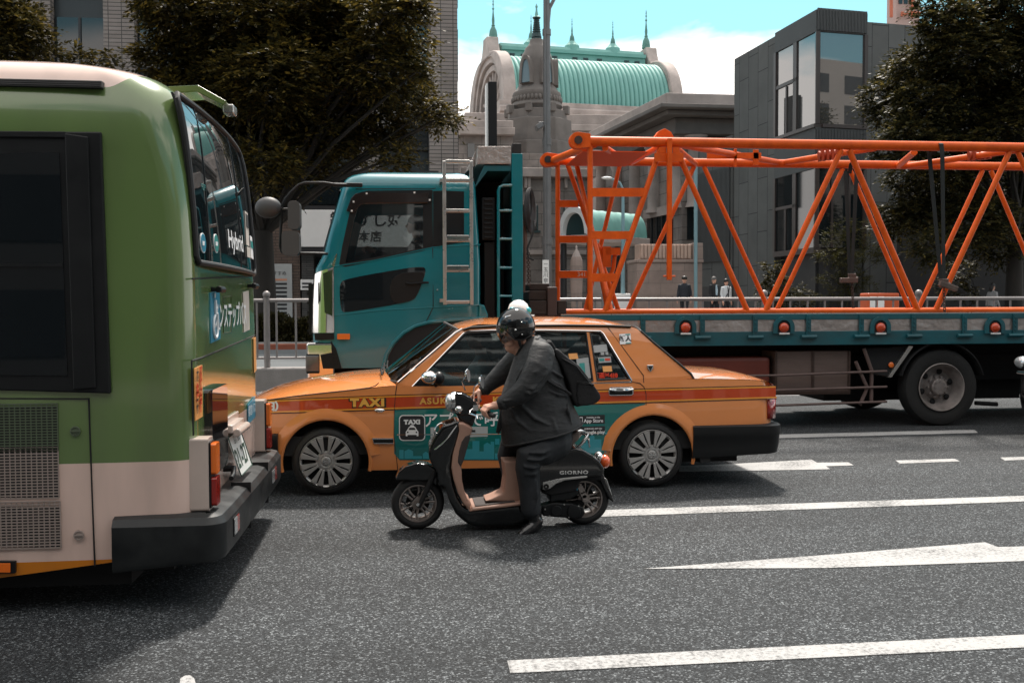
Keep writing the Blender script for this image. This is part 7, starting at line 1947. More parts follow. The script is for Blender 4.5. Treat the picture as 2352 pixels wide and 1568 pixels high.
# ladder plates across the end bay
def plate(x0, x1, y0, y1, Y, tilt0=0, tilt1=0, name='plate', d=.012, m=None, parent=boom):
    q = [P(a, b, Y) for a, b in ((x0 + tilt0, y0), (x1, y0), (x1 + tilt1, y1), (x0, y1))]; mb = MB(); mb.prism([(p.x, p.z) for p in q], Y - d, Y + d); return mb.build(name, m or M['boom'], parent, smooth=0, bevel=.003)
for y0, y1, x1, t in ((432, 452, 1484, -6), (531, 549.5, 1452, -6), (628, 647, 1422, -6)): plate(1357, x1, y0, y1, BN - .02, 0, t)
for y0, y1, x1 in ((460, 476, 1328), (541, 557.5, 1358), (622, 638.5, 1358)): plate(1282, x1, y0, y1, BF - .02)
c = P(1336, 630.5, BF - .035); put_text('lettering', '341', M['sticker_cream'], lambda u, v: (c.x + u, BF - .034, c.z + v), boom, 14 * BF / FPX)
# hanging square bar with its bracket
a, b_ = P(1538, 318, BN - .10), P(1536, 643, BN - .10); mb = MB(); mb.bx(a.x - .03, a.x + .03, BN - .12, BN - .07, b_.z, a.z); mb.tube([(a.x - .08, BN - .1, b_.z + .05), (a.x + .08, BN - .1, b_.z + .05)], .012, 6); mb.build('hanging_bar', M['boom'], boom, smooth=0, bevel=.004)
plate(1503, 1570, 352, 372, BN - .05, 0, 0, 'bracket'); plate(1513, 1530, 338, 352, BN - .05, 0, 0, 'bracket'); plate(1545, 1560, 338, 352, BN - .05, 0, 0, 'bracket')
plate(1624, 1748, 351, 365, lerp(BN, BF, .5), 0, 0, 'bracket'); plate(1686, 1692, 342, 384, lerp(BN, BF, .5), 0, 0, 'bracket'); plate(1730, 1742, 344, 380, lerp(BN, BF, .5), 0, 0, 'bracket')
q = [P(a, b, lerp(BN, BF, .6)) for a, b in ((1502, 316), (1512, 302), (1526, 296), (1540, 304), (1548, 318))]; mb = MB(); mb.prism([(p.x, p.z) for p in q], lerp(BN, BF, .58), lerp(BN, BF, .66)); mb.build('lifting_eye', M['boom'], boom, smooth=0, bevel=.006)
p0, p1 = P(1390, 338, BN), P(1500, 338, BN); mb = MB(); mb.bx(p0.x - .25, p1.x, BN + .25, BF - .1, p0.z - .02, p0.z - .01); mb.build('mesh_deck', mat('mesh_orange', (.66, .09, .008), .8), boom, smooth=0)
# hose reel linkage low in the end bay
mb = MB(); mb.tube([P(1370, 560, 13.6), P(1378, 585, 13.6), P(1384, 640, 13.6), P(1398, 715, 13.6)], .045, 10); mb.box(P(1392, 590, 13.6), (.12, .1, .28)); mb.box(P(1407, 578, 13.6), (.2, .1, .1)); mb.tube([P(1413, 580, 13.6), P(1409, 615, 13.6), P(1400, 640, 13.6)], .03, 8); mb.build('linkage', M['boom'], boom, smooth=30)
# lashings
M['strap'] = mat('strap', (.014, .017, .017), .8)
def chain(mb, a, b, n, r=.018):
    for k in range(n):
        c = a.lerp(b, (k + .5) / n); h = (b - a).length / n * .62
        pts = [c + Vector(((math.cos(t) * r if k % 2 else 0), (0 if k % 2 else math.cos(t) * r), math.sin(t) * h)) for t in np.linspace(0, 2 * PI, 8, endpoint=False)]
        mb.tube(pts, r * .35, 5, closed=True)
def strap(px, ytop, pxb, yb, Y, label, yend, seed, topY):
    p, q = P(px, ytop, Y), P(pxb, yb, Y - .1)
    t = thing('lashing_strap', (q.x, q.y, q.z - .5), label, 'strap', 'straps lashing the boom')
    mb = MB(); w = .03
    path = [Vector((p.x, Y + .12, p.z - .09)), Vector((p.x, Y + .075, p.z + .04)), Vector((p.x, Y, p.z + .072)), Vector((p.x, Y - .075, p.z + .03)), Vector((p.x + .01, Y - .085, p.z - .1)), Vector((q.x, q.y, q.z))]
    vs = []
    for i, v in enumerate(path): ww = w if i < 5 else w * .75; vs += [v + Vector((-ww, 0, 0)), v + Vector((ww, 0, 0))]
    mb.add(vs, [(2 * i, 2 * i + 1, 2 * i + 3, 2 * i + 2) for i in range(len(path) - 1)])
    v0, v1 = Vector((p.x - .06, Y + .12, p.z - .05)), Vector((q.x - .01, q.y + .06, q.z)); mb.add([v0 + Vector((-.03, 0, 0)), v0 + Vector((.03, 0, 0)), v1 + Vector((.025, 0, 0)), v1 + Vector((-.025, 0, 0))], [(0, 1, 2, 3)])
    mb.build('webbing', M['strap'], t, smooth=0, solid=.006)
    mb = MB(); mb.box(q + Vector((0, 0, -.06)), (.10, .08, .12)); mb.box(q + Vector((.05 if seed else -.06, -.02, -.10)), (.26, .06, .07), ry=R(18 if seed else 0)); mb.tube([q + Vector((-.06, 0, -.07)), q + Vector((.09, 0, -.07))], .025, 8); mb.build('ratchet', mat('ratchet', (.14, .10, .085), .5, metal=.4, var=.6, vscale=12), t, smooth=0, bevel=.01)
    mb = MB(); e = P(pxb + 3, yend, Y - .15); chain(mb, q + Vector((0, 0, -.12)), e, 14); mb.build('chain', M['rust_brown'], t)
strap(2155, 338, 2168, 640, BN, 'black lashing strap over the near boom tube with a rusty ratchet', 752, 1, 0)
strap(1960, 382, 1957, 628, BF - .4, 'black lashing strap hanging inside the boom with a steel ratchet', 711, 0, 0)
# timber blocks behind the headboard
M['block'] = mat('block', (.035, .023, .019), .85, var=.6, vscale=5, stretch=(.4, 2, 2), bump=.4, bscale=12)
def block(x0, y0, x1, y1, Y0, Y1, label, m=None):
    a, b_ = P(x0, y0, Y0), P(x1, y1, Y0); mb = MB(); mb.bx(a.x, b_.x, Y0, Y1, b_.z, a.z); o = mb.build('timber_block', m or M['block'], None, smooth=0, bevel=.012); tag(o, label, 'timber', 'timber packing behind the headboard'); return o
block(1216, 651, 1262, 667, 12.5, 14.5, 'dark timber packing block, topmost of the stack behind the headboard')
block(1214, 667.5, 1256, 690, 12.45, 14.5, 'dark timber packing block, second down in the stack behind the headboard')
block(1216, 690.5, 1256, 722, 12.4, 14.5, 'dark timber packing block, lowest of the stack behind the headboard')
block(1258, 659, 1280, 726, 12.38, 12.6, 'upright reddish brown timber post beside the packing stack', mat('post_brown', (.06, .033, .029), .6, var=.3))
block(1281, 690, 1301, 722, 12.4, 12.7, 'short dark timber block between upright post and orange boom')
# hose coil hung on the headboard
hc_ = P(1216, 470, TKY + .15)
ht = thing('hose_coil', (hc_.x, hc_.y, hc_.z - .25), 'coiled black rubber hose hanging behind the teal headboard post', 'hose')
for k in range(7):
    mb = MB(); rr_ = .15 + .012 * k; mb.tube([(hc_.x + .035 * math.cos(a) * (1 + .25 * k) + .02, hc_.y + .1 + rr_ * math.cos(a) * .9, hc_.z - .0 + (rr_ + .05) * math.sin(a) - .01 * k) for a in np.linspace(0, 2 * PI, 26, endpoint=False)], .015, 6, closed=True); mb.build('loop', M['black_rubber'], ht)
mb = MB(); mb.tube([hc_ + Vector((.05, .0, -.2)), P(1228, 520, TKY + .1), P(1221, 545, TKY + .1), P(1211, 570, TKY + .1), P(1214, 592, TKY + .1), P(1226, 597, TKY + .1)], .013, 6); mb.build('tail', M['black_rubber'], ht)
mb = MB(); chain(mb, P(1213, 575, TKY + .15), P(1215, 655, TKY + .15), 16, .02); tag(mb.build('hanging_chain', M['rust_brown'], None), 'rusty chain hanging beside the packing timbers behind the headboard', 'chain')
mb = MB()
for k in range(5): mb.tube([P(1204, 470, TKY + .2 + k * .04), P(1205 + k, 560, TKY + .18 + k * .03), P(1203, 640 + k * 8, TKY + .2)], .016, 6)
tag(mb.build('rope', mat('rope_brown', (.11, .06, .045), .85, bump=.5, bscale=80), None), 'brown rope hanging down the back of the headboard post', 'rope')

# ------------------------------------------------------------------ dark car nosing in at the right edge
CY = 9.9
cx = P(2342, 900, CY + 1.5).x
car = thing('dark_car', (cx + 2.1, CY + .85, 0), 'black car with chrome headlamp trim entering at the right edge', 'car')
M['car_black'] = mat('car_black', (.008, .009, .010), .15, coat=1.0)
lv = [(.22, .10, .10), (.30, .03, .03), (.5, .0, 0), (.7, .01, 0), (.85, .03, .01), (.98, .08, .03), (1.06, .2, .08), (1.08, .5, .18)]
mb = MB(); rg = []
for z, f_, i in lv:
    x0, x1, y0, y1, r = cx + f_, cx + 4.3 - f_, CY + i, CY + 1.72 - i, .28
    c_ = []
    for (ax_, ay, a0) in ((x0 + r, y0 + r, PI), (x1 - r, y0 + r, 1.5 * PI), (x1 - r, y1 - r, 0), (x0 + r, y1 - r, PI / 2)):
        c_ += [(ax_ + r * math.cos(a0 + t), ay + r * math.sin(a0 + t), z) for t in np.linspace(0, PI / 2, 7)]
    rg.append(c_)
n = len(rg[0]); mb.add([v for r_ in rg for v in r_], [(i * n + k, i * n + (k + 1) % n, (i + 1) * n + (k + 1) % n, (i + 1) * n + k) for i in range(len(rg) - 1) for k in range(n)] + [tuple(range((len(rg) - 1) * n, len(rg) * n))])
mb.build('body', M['car_black'], car, smooth=50)
mb = MB(); mb.prism([(cx + 1.0, 1.05), (cx + 1.9, 1.52), (cx + 3.4, 1.5), (cx + 4.0, 1.06)], CY + .16, CY + 1.56); mb.build('cabin', M['dark_glass'], car, smooth=0, bevel=.06, seg=3)
for y in (CY + .13, CY + 1.59):
    mb = MB(); mb.ball((cx + .10, y, .87), .13, 16, 10, (.7, 1, .62)); mb.build('headlamp', M['lamp_clear'], car)
    for x in (cx + .75, cx + 3.5):
        w = MB(); w.lathe([(.2, -.1), (.30, -.1), (.31, -.06), (.31, .06), (.30, .1), (.2, .1), (.18, .03), (.001, .03)], (x, y - .02, .31), 'Y', 28); w.build('wheel', M['black_rubber'], car, smooth=40)
mb = MB(); mb.tube([(cx + .11, CY + .02, .76), (cx - .01, CY + .2, .755), (cx - .02, CY + .86, .755), (cx - .01, CY + 1.52, .755)], .022, 8); mb.build('chrome_trim', M['chrome'], car)
mb = MB(); mb.bx(cx - .03, cx + .03, CY + .45, CY + 1.27, .78, .93); mb.build('grille', M['chrome'], car, smooth=0, bevel=.02)
# ------------------------------------------------------------------ scooter
SY_ = 7.13
def C5(cx, cy, dy=0.0): return P(875 + .36 * cx, 677.4 + .36 * cy, SY_) + Vector((0, dy, 0))
def organic(name, mb, m, parent, voxel=.008, it=5, f=.5):
    o = mb.build(name, m, parent, smooth=0)
    q = o.modifiers.new('weld', 'REMESH'); q.mode = 'VOXEL'; q.voxel_size = voxel; q.use_smooth_shade = True
    if it:
        q = o.modifiers.new('ease', 'SMOOTH'); q.factor = f; q.iterations = it
    return o
def puff(name, pts, d0, d1, m, parent, voxel=.008, it=6):
    q = [C5(a, b) for a, b in pts]; mb = MB(); mb.prism([(p.x, p.z) for p in q], SY_ + d0, SY_ + d1)
    return organic(name, mb, m, parent, voxel, it)
M['gloss_black2'] = mat('scooter_black', (.005, .0055, .006), .08, coat=.6, spec=.4)
M['beige'] = mat('beige_panel', (.40, .235, .175), .45, var=.2, vscale=6)
M['mat_brown'] = mat('mat_brown', (.045, .036, .034), .8, bump=.3, bscale=120)
M['seat_taupe'] = mat('seat_taupe', (.15, .115, .10), .55, bump=.15, bscale=90)
sco = thing('scooter', (C5(620, 1499).x, SY_, 0), 'glossy black retro scooter with beige leg shield ridden past the taxi', 'scooter')
FW, RW = C5(235, 1340), C5(1290, 1312)
WR = .190
def scooter_wheel(c, spokes):
    c = Vector((c.x, SY_, WR)); mb = MB(); mb.lathe([(.130, -.04), (.150, -.052), (.178, -.044), (WR - .002, -.018), (WR, 0), (WR - .002, .018), (.178, .044), (.150, .052), (.130, .04)], c, 'Y', 44)
    w = mb.build('wheel', M['black_rubber'], sco, smooth=60)
    mb = MB(); mb.lathe([(.131, -.04), (.134, -.05), (.126, -.05), (.120, -.030), (.113, -.024), (.113, .024), (.120, .03), (.126, .05), (.134, .05)], c, 'Y', 40); mb.lathe([(.045, -.034), (.043, -.040), (.022, -.042), (.020, -.055), (.001, -.055)], c, 'Y', 22); mb.lathe([(.045, -.034), (.045, .034), (.001, .034)], c, 'Y', 22)
    for k in range(spokes):
        a = 2 * PI * k / spokes + .25; u = Vector((math.cos(a), 0, math.sin(a))); t = Vector((-u.z, 0, u.x))
        for s in (-1, 1):
            mb.tube([c + u * .04 + t * .012 * s + Vector((0, -.022, 0)), c + u * .085 + t * .014 * s + Vector((0, -.03, 0)), c + u * .118 + t * .026 * s + Vector((0, -.026, 0))], [.010, .007, .009], 8)
    mb.build('rim', M['scoot_rim'], w, smooth=50)
    mb = MB(); mb.lathe([(.085, .01), (.085, .018), (.001, .018)], c, 'Y', 28); mb.build('brake_drum', M['matt_black'], w)
    return c
M['scoot_rim'] = mat('scoot_rim', (.33, .29, .27), .4, metal=.6, var=.3, vscale=14)
fc, rc = scooter_wheel(FW, 6), scooter_wheel(RW, 6)
puff('leg_shield', [(452, 800), (476, 785), (505, 805), (500, 850), (472, 950), (452, 1010), (440, 1090), (455, 1190), (480, 1262), (520, 1325), (560, 1345), (860, 1312), (1010, 1312), (1012, 1415), (960, 1438), (600, 1448), (540, 1430), (470, 1370), (430, 1290), (402, 1205), (358, 1190), (352, 1105), (318, 1055), (300, 1005), (304, 958), (338, 888), (390, 818)], -.15, .15, M['gloss_black2'], sco, .009, 10)
puff('inner_shield', [(486, 798), (520, 800), (578, 832), (562, 870), (545, 905), (520, 980), (505, 1050), (508, 1150), (525, 1230), (545, 1285), (566, 1302), (556, 1338), (520, 1308), (483, 1236), (455, 1150), (442, 1075), (452, 990), (478, 900), (492, 850)], -.172, .172, M['beige'], sco, .007, 5)
puff('shield_mat', [(528, 880), (560, 870), (556, 900), (532, 985), (520, 1030), (500, 1072), (480, 1040), (488, 975), (505, 915)], -.176, -.1, M['mat_brown'], sco, .006, 3)
fz = C5(560, 1336, 0).z
x0, x1 = C5(548, 1330).x, C5(885, 1300).x
mb = MB(); mb.prism([(x0, fz - .015), (x1, fz + .02), (x1, fz + .045), (x0 + .03, fz + .012)], SY_ - .185, SY_ + .185); mb.build('footboard', M['beige'], sco, smooth=0, bevel=.012, seg=3)
mb = MB(); mb.prism([(x0 + .05, fz + .0145), (x1 - .05, fz + .0415), (x1 - .05, fz + .047), (x0 + .05, fz + .020)], SY_ - .155, SY_ + .155); mb.build('foot_mat', M['mat_brown'], sco, smooth=0, bevel=.002)
puff('seat_riser', [(772, 1045), (890, 1040), (895, 1300), (645, 1298), (700, 1278), (770, 1245), (784, 1150)], -.11, .11, M['beige'], sco, .008, 4)
puff('rear_body', [(870, 1048), (1000, 1030), (1100, 988), (1215, 955), (1262, 965), (1325, 1000), (1370, 1040), (1398, 1085), (1400, 1112), (1370, 1132), (1290, 1138), (1140, 1150), (1015, 1178), (1010, 1215), (885, 1250)], -.165, .165, M['gloss_black2'], sco, .009, 10)
puff('tail_skirt', [(1015, 1165), (1300, 1130), (1395, 1120), (1390, 1160), (1250, 1170), (1230, 1230), (1060, 1260), (1012, 1240)], -.13, .13, M['matt_black'], sco, .009, 3)
puff('seat', [(868, 1050), (885, 985), (950, 962), (1050, 945), (1130, 915), (1200, 872), (1235, 850), (1256, 862), (1244, 905), (1192, 952), (1100, 988), (1000, 1030)], -.135, .135, M['seat_taupe'], sco, .008, 6)
puff('front_fender', [(92, 1166), (112, 1120), (158, 1082), (228, 1060), (302, 1070), (346, 1098), (362, 1160), (352, 1210), (335, 1190), (300, 1172), (200, 1171), (120, 1170)], -.075, .075, M['gloss_black2'], sco, .006, 5)
puff('headstock', [(468, 700), (540, 660), (612, 700), (604, 760), (582, 832), (530, 815), (486, 780)], -.075, .075, M['gloss_black2'], sco, .007, 5)
puff('nacelle', [(468, 618), (520, 622), (575, 650), (618, 695), (606, 735), (560, 760), (500, 762), (468, 752)], -.082, .082, M['gloss_black2'], sco, .006, 8)
c = C5(456, 684); mb = MB(); mb.lathe([(.060, .03), (.078, .022), (.080, .006), (.074, -.010), (.062, -.014)], c, 'X', 32); hd2 = mb.build('headlamp_ring', M['chrome'], sco, smooth=50)
mb = MB(); mb.lathe([(.064, -.010), (.062, -.030), (.050, -.044), (.030, -.052), (.001, -.055)], c, 'X', 28); mb.build('headlamp', M['lamp_clear'], hd2, smooth=60)
mb = MB(); mb.tube([C5(310, 972, -.12), C5(345, 962, -.152), C5(385, 930, -.158), C5(430, 880, -.158), C5(478, 815, -.15)], [.004, .007, .007, .007, .004], 8); mb.build('chrome_trim', M['chrome'], sco)
c = C5(370, 838, -.10); mb = MB(); mb.tube([c + Vector((.032 * math.cos(a), 0, .03 * math.sin(a) + .02 * math.cos(a))) for a in np.linspace(0, 2 * PI, 16, endpoint=False)], .005, 6, closed=True); mb.build('horn_ring', M['chrome'], sco)
c = C5(494, 722, -.095); mb = MB(); mb.ball(c, .030, 16, 10); mb.build('turn_lamp', M['chrome'], sco)
mb = MB()
for s in (-1, 1): mb.tube([C5(345, 1110, .07 * s), C5(300, 1210, .078 * s), C5(240, 1340, .078 * s)], [.022, .020, .015], 10)
mb.build('fork', M['matt_black'], sco); mb = MB(); mb.lathe([(.012, -.092), (.012, -.078)], fc, 'Y', 10, cap=True); mb.build('axle_nut', M['chrome'], sco)
# handlebar, grips, levers, mirrors
GA, GB, GC = C5(590, 712, -.06), C5(640, 722, -.20), C5(690, 737, -.335)
FA, FB, FC = C5(585, 690, .06), C5(610, 690, .20), C5(650, 700, .335)
mb = MB(); mb.tube([GB, GA, C5(570, 700, 0), FA, FB], .013, 8); hb = mb.build('handlebar', M['chrome'], sco)
for a, b in ((GB, GC), (FB, FC)):
    mb = MB(); mb.tube([a, b, b + (b - a).normalized() * .012], [.018, .018, .012], 12); mb.build('grip', M['black_rubber'], hb)
for s, pts in ((-1, [(598, 700), (560, 728), (556, 740), (575, 742), (596, 748), (598, 765)]), (1, [(585, 680), (570, 690), (580, 700)])):
    mb = MB(); mb.tube([C5(a, b, s * (.10 + .035 * i)) for i, (a, b) in enumerate(pts)], .006, 6); mb.box(C5(600, 706, s * .12), (.05, .06, .04)); mb.build('brake_lever', M['chrome'], hb, smooth=30)
for s, st_, c, tl in ((1, [(545, 618), (524, 560), (540, 538), (556, 530)], (561, 520), .30), (-1, [(583, 665), (585, 580), (600, 568), (622, 552)], (631, 545), .38)):
    mb = MB(); mb.tube([C5(a, b, s * .13) for a, b in st_], .0052, 8); mi = mb.build('mirror_stem', M['chrome'], hb)
    cc_ = C5(*c, s * .14); nrm = Vector((1, -.42, .12)).normalized(); u = nrm.cross(Vector((0, 0, 1))).normalized(); v_ = u.cross(nrm)
    mb = MB(); prof = [(.001, -.016), (.03, -.013), (.045, -.004), (.048, .004), (.044, .008)]
    vs = []; k = 24
    for r_, h in prof: vs += [cc_ + (u * math.cos(a) + v_ * math.sin(a) * 1.02) * r_ + nrm * h for a in np.linspace(0, 2 * PI, k, endpoint=False)]
    mb.add(vs, [(i * k + j, i * k + (j + 1) % k, (i + 1) * k + (j + 1) % k, (i + 1) * k + j) for i in range(len(prof) - 1) for j in range(k)]); mb.build('mirror_shell', M['chrome'], mi)
    mb = MB(); mb.add([cc_ + (u * math.cos(a) + v_ * math.sin(a)) * .0435 + nrm * .007 for a in np.linspace(0, 2 * PI, k, endpoint=False)], [tuple(range(k))]); mb.build('mirror_face', M['lamp_clear'], mi, smooth=0)
# tail: lamp, indicators, grab rail, guard, plate
c = C5(1427, 1060); mb = MB(); mb.ball(c, .043, 18, 12, (.95, 1.3, 1.15)); mb.build('tail_lamp', mat('tail_orange', (.75, .10, .012), .12, coat=1.0), sco)
c = C5(1388, 1032); mb = MB(); mb.ball(c, .038, 16, 10, (.9, 1.35, 1.1)); mb.build('tail_base', M['chrome'], sco)
mb = MB(); mb.ball(C5(1355, 1088, -.13), .026, 16, 10, (1, 1, 1)); mb.build('turn_lamp', M['chrome'], sco)
for s in (-1, 1):
    mb = MB(); mb.tube([C5(1220, 978, .10 * s), C5(1262, 935, .115 * s), C5(1296, 893, .11 * s), C5(1302, 878, .10 * s), C5(1285, 872, .08 * s), C5(1255, 880, .06 * s)], [.008, .011, .011, .010, .009, .007], 10); mb.build('grab_rail', M['chrome'], sco)
mb = MB(); mb.tube([C5(1300, 885, .1), C5(1330, 920, .08), C5(1340, 970, .05), C5(1325, 965, -.03), C5(1310, 900, -.09)], .006, 8); mb.build('grab_rail', M['chrome'], sco)
puff('rear_guard', [(1380, 1118), (1402, 1116), (1424, 1182), (1456, 1250), (1474, 1312), (1445, 1292), (1405, 1215), (1380, 1150)], -.08, .08, M['gloss_black2'], sco, .006, 3)
mb = MB(); a, b_ = C5(1428, 1165), C5(1460, 1262); mb.add([(a.x, SY_ - .07, a.z), (a.x, SY_ + .07, a.z), (b_.x, SY_ + .07, b_.z), (b_.x, SY_ - .07, b_.z)], [(0, 1, 2, 3)]); mb.build('registration_plate', M['plate_white'], sco, smooth=0, solid=.004)
# engine, silver strip, lettering
puff('engine_case', [(1008, 1322), (1080, 1302), (1200, 1308), (1268, 1328), (1284, 1365), (1255, 1402), (1120, 1394), (1015, 1384)], -.135, -.02, M['black_plastic'], sco, .007, 4)
puff('engine_case', [(1060, 1192), (1238, 1176), (1246, 1250), (1190, 1285), (1062, 1300)], -.12, .05, M['black_plastic'], sco, .008, 3)
mb = MB(); mb.lathe([(.05, -.145), (.046, -.152), (.03, -.154), (.001, -.154)], C5(1210, 1355), 'Y', 20); mb.lathe([(.04, -.145), (.036, -.150), (.001, -.15)], C5(1100, 1350), 'Y', 20); mb.build('engine_cover', M['black_plastic'], sco)
mb = MB()
for a, b in ((1030, 1340), (1060, 1385), (1150, 1310), (1240, 1320), (1180, 1390)): mb.tube([C5(a, b, -.12), C5(a, b, -.143)], .006, 6)
mb.build('engine_bolt', M['aluminium'], sco)
mb = MB(); mb.tube([C5(1250, 1190, -.09), C5(1262, 1250, -.09), C5(1300, 1300, -.09)], [.018, .016, .015], 8)
for k in range(7): mb.tube([C5(1258 + k * 5, 1212 + k * 12, -.115), C5(1258 + k * 5, 1212 + k * 12, -.065)], .020, 8)
mb.build('shock_absorber', M['scoot_rim'], sco)
q = [C5(a, b) for a, b in ((1010, 1168), (1100, 1146), (1200, 1134), (1285, 1127), (1294, 1133), (1282, 1141), (1150, 1156), (1095, 1178), (1060, 1205), (1030, 1216), (1010, 1212))]; mb = MB(); mb.prism([(p.x, p.z) for p in q], SY_ - .172, SY_ - .12); st2 = mb.build('silver_strip', M['aluminium'], sco, smooth=0, bevel=.005)
mb = MB(); mb.lathe([(.020, -.176), (.016, -.178), (.001, -.170)], C5(1033, 1194), 'Y', 18); mb.build('strip_plug', M['matt_black'], st2)
mb = MB(); a, b_ = C5(1192, 1207), C5(1236, 1224); mb.bx(a.x, b_.x, SY_ - .125, SY_ - .118, b_.z, a.z); mb.build('engine_badge', M['sticker_blue'], sco, smooth=0)
c = C5(1206, 1107); put_text('lettering', 'GIORNO', M['chrome'], lambda u, v: (c.x + u, SY_ - .169, c.z + v), sco, .035, sx=1.35, bold=.0012, spacing=1.15)
mb = MB(); mb.tube([C5(950, 1420, -.05), C5(1000, 1470, -.10), C5(1030, 1488, -.12)], .010, 8); mb.tube([C5(1130, 1395, -.02), C5(1160, 1330, -.02), C5(1290, 1312, -.02)], .03, 8); mb.build('centre_stand', M['matt_black'], sco)
mb = MB(); mb.tube([C5(1130, 1350, .09), C5(1250, 1330, .11), C5(1400, 1300, .11)], [.03, .045, .04], 12); mb.build('silencer', M['black_plastic'], sco)
mb = MB(); mb.tube([C5(600, 700, -.07), C5(590, 770, -.09), C5(560, 800, -.08)], .005, 6); mb.build('cable', M['matt_black'], sco)
mb = MB(); mb.tube([C5(330, 1160, -.07), C5(180, 1320, -.07), C5(130, 1300, -.07), C5(210, 1360, -.07)], .004, 6); mb.build('cable', M['matt_black'], sco)
# ------------------------------------------------------------------ people
M['suit'] = mat('suit_charcoal', (.018, .0195, .021), .68, var=.35, vscale=3, col2=(.030, .031, .033, 1), bump=.8, bscale=7, stretch=(1, 1, 2.2))
M['trouser'] = mat('trouser_grey', (.012, .0145, .018), .75, var=.3, vscale=3, col2=(.026, .029, .033, 1), bump=.5, bscale=9)
M['shirt_white'] = mat('shirt_white', (.62, .64, .66), .7)
M['leather'] = mat('leather_black', (.010, .010, .011), .25, coat=.4)
M['pack_black'] = mat('pack_black', (.007, .007, .008), .78, var=.4, vscale=5, col2=(.016, .016, .017, 1), bump=.35, bscale=18)
def limb(mb, pts, rs, n=12):
    mb.tube(pts, rs, n)
    for p, r in ((pts[0], rs[0]), (pts[-1], rs[-1])): mb.ball(p, r, 12, 8)
    return mb
rider = thing('person', (C5(980, 1499).x, SY_, 0), 'heavyset rider in a charcoal suit and black helmet sitting on the scooter', 'person')
# body: head, neck, forearms and hands as one skin
hc5 = C5(858, 262)
bd_ = MB()
bd_.ball(hc5 + Vector((.01, 0, .02)), .095, 20, 14, (1.0, .80, 1.08))
bd_.ball(C5(842, 325), .060, 16, 10, (1.0, .95, .92)); bd_.ball(C5(842, 352), .034, 12, 8, (1.05, 1.0, .75)); bd_.ball(C5(880, 345, 0), .055, 14, 10, (1.1, 1.0, .9))
bd_.tube([C5(790, 262), C5(779, 290), C5(786, 304)], [.008, .015, .013], 10); bd_.ball(C5(784, 299), .0165, 12, 8)
bd_.ball(C5(800, 248), .03, 12, 8, (.7, 1.9, .5)); bd_.ball(C5(800, 322), .017, 12, 8, (.8, 1.7, .5)); bd_.ball(C5(803, 334), .015, 12, 8, (.8, 1.5, .55))
for s in (-1, 1): bd_.ball(C5(818, 300, .045 * s), .034, 12, 8); bd_.ball(C5(905, 290, .078 * s), .022, 10, 8, (.8, .4, 1.3))
bd_.tube([C5(890, 320), C5(935, 330), C5(975, 350)], [.058, .066, .075], 14)
def grip_hand(wr, kn, bar, bdir, s):
    """a fist closed on a bar: wr wrist, kn middle knuckle, bar a point on the bar, bdir its direction outwards"""
    bdir = bdir.normalized(); fw = (kn - wr).normalized()
    limb(bd_, [wr + (wr - kn) * 1.1, wr, wr.lerp(kn, .35)], [.033, .029, .030])
    for k, (o, L) in enumerate(((-.032, .92), (-.011, 1.0), (.010, .96), (.030, .80))):
        b0 = kn + bdir * o; c = bar + bdir * o
        e = b0 - c; rad = max(.026, e.length * .92)
        u = e.normalized(); v = bdir.cross(u).normalized()
        if v.dot(fw) < 0: v = -v
        limb(bd_, [wr.lerp(b0, .25) + bdir * o * .2, wr.lerp(b0, .65), b0], [.019, .0175, .0135], 10)
        pts = [c + (u * math.cos(a) + v * math.sin(a)) * (rad if i < 2 else .027) for i, a in enumerate((0.05, .85, 1.75, 2.6, 3.3))]
        limb(bd_, pts[:1 + round(4 * L)], [.0118, .0108, .0100, .0092, .0082][:1 + round(4 * L)], 10)
    t0 = wr.lerp(kn, .35) - bdir * .03; c = bar - bdir * .048
    u = (kn - bar).normalized(); v = bdir.cross(u).normalized()
    if v.dot(fw) < 0: v = -v
    limb(bd_, [t0, c - v * .030 + u * .008, c - v * .022 - u * .022, c + v * .006 - u * .028], [.0155, .0125, .0110, .0095], 10)
for q_ in (((970, 350, 0), (990, 380, -.19), (912, 556, -.28), (790, 645, -.277), (735, 672, -.275)), ((960, 350, 0), (925, 385, .19), (785, 530, .275), (672, 626, .275))): bd_.tube([C5(*p) for p in q_], [.05, .045, .04, .034, .031][:len(q_)], 10)
gd = (GC - GB); fd = (FC - FB)
grip_hand(C5(728, 676, -.275), C5(655, 690, -.27), GB.lerp(GC, .50), gd, -1)
grip_hand(C5(665, 630, .275), C5(622, 650, .27), FB.lerp(FC, .48), fd, 1)
organic('body', bd_, M['skin'], rider, .0052, 2)
for s in (-1, 1):   # eyes and brows seen through the visor
    mb = MB(); mb.ball(C5(797, 268, .030 * s), .012, 10, 8); ey = mb.build('eye', M['shirt_white'], rider); mb = MB(); mb.ball(C5(789, 269, .030 * s), .006, 8, 6); mb.build('iris', M['hair'], ey)
    mb = MB(); mb.tube([C5(790, 247, .015 * s), C5(787, 243, .032 * s), C5(796, 246, .05 * s)], .004, 6); mb.build('brow', M['hair'], rider)
mb = MB(); mb.tube([C5(793, 328, -.02), C5(786, 328, 0), C5(793, 328, .02)], .003, 6); mb.build('lips', mat('lips', (.30, .11, .09), .5), rider)
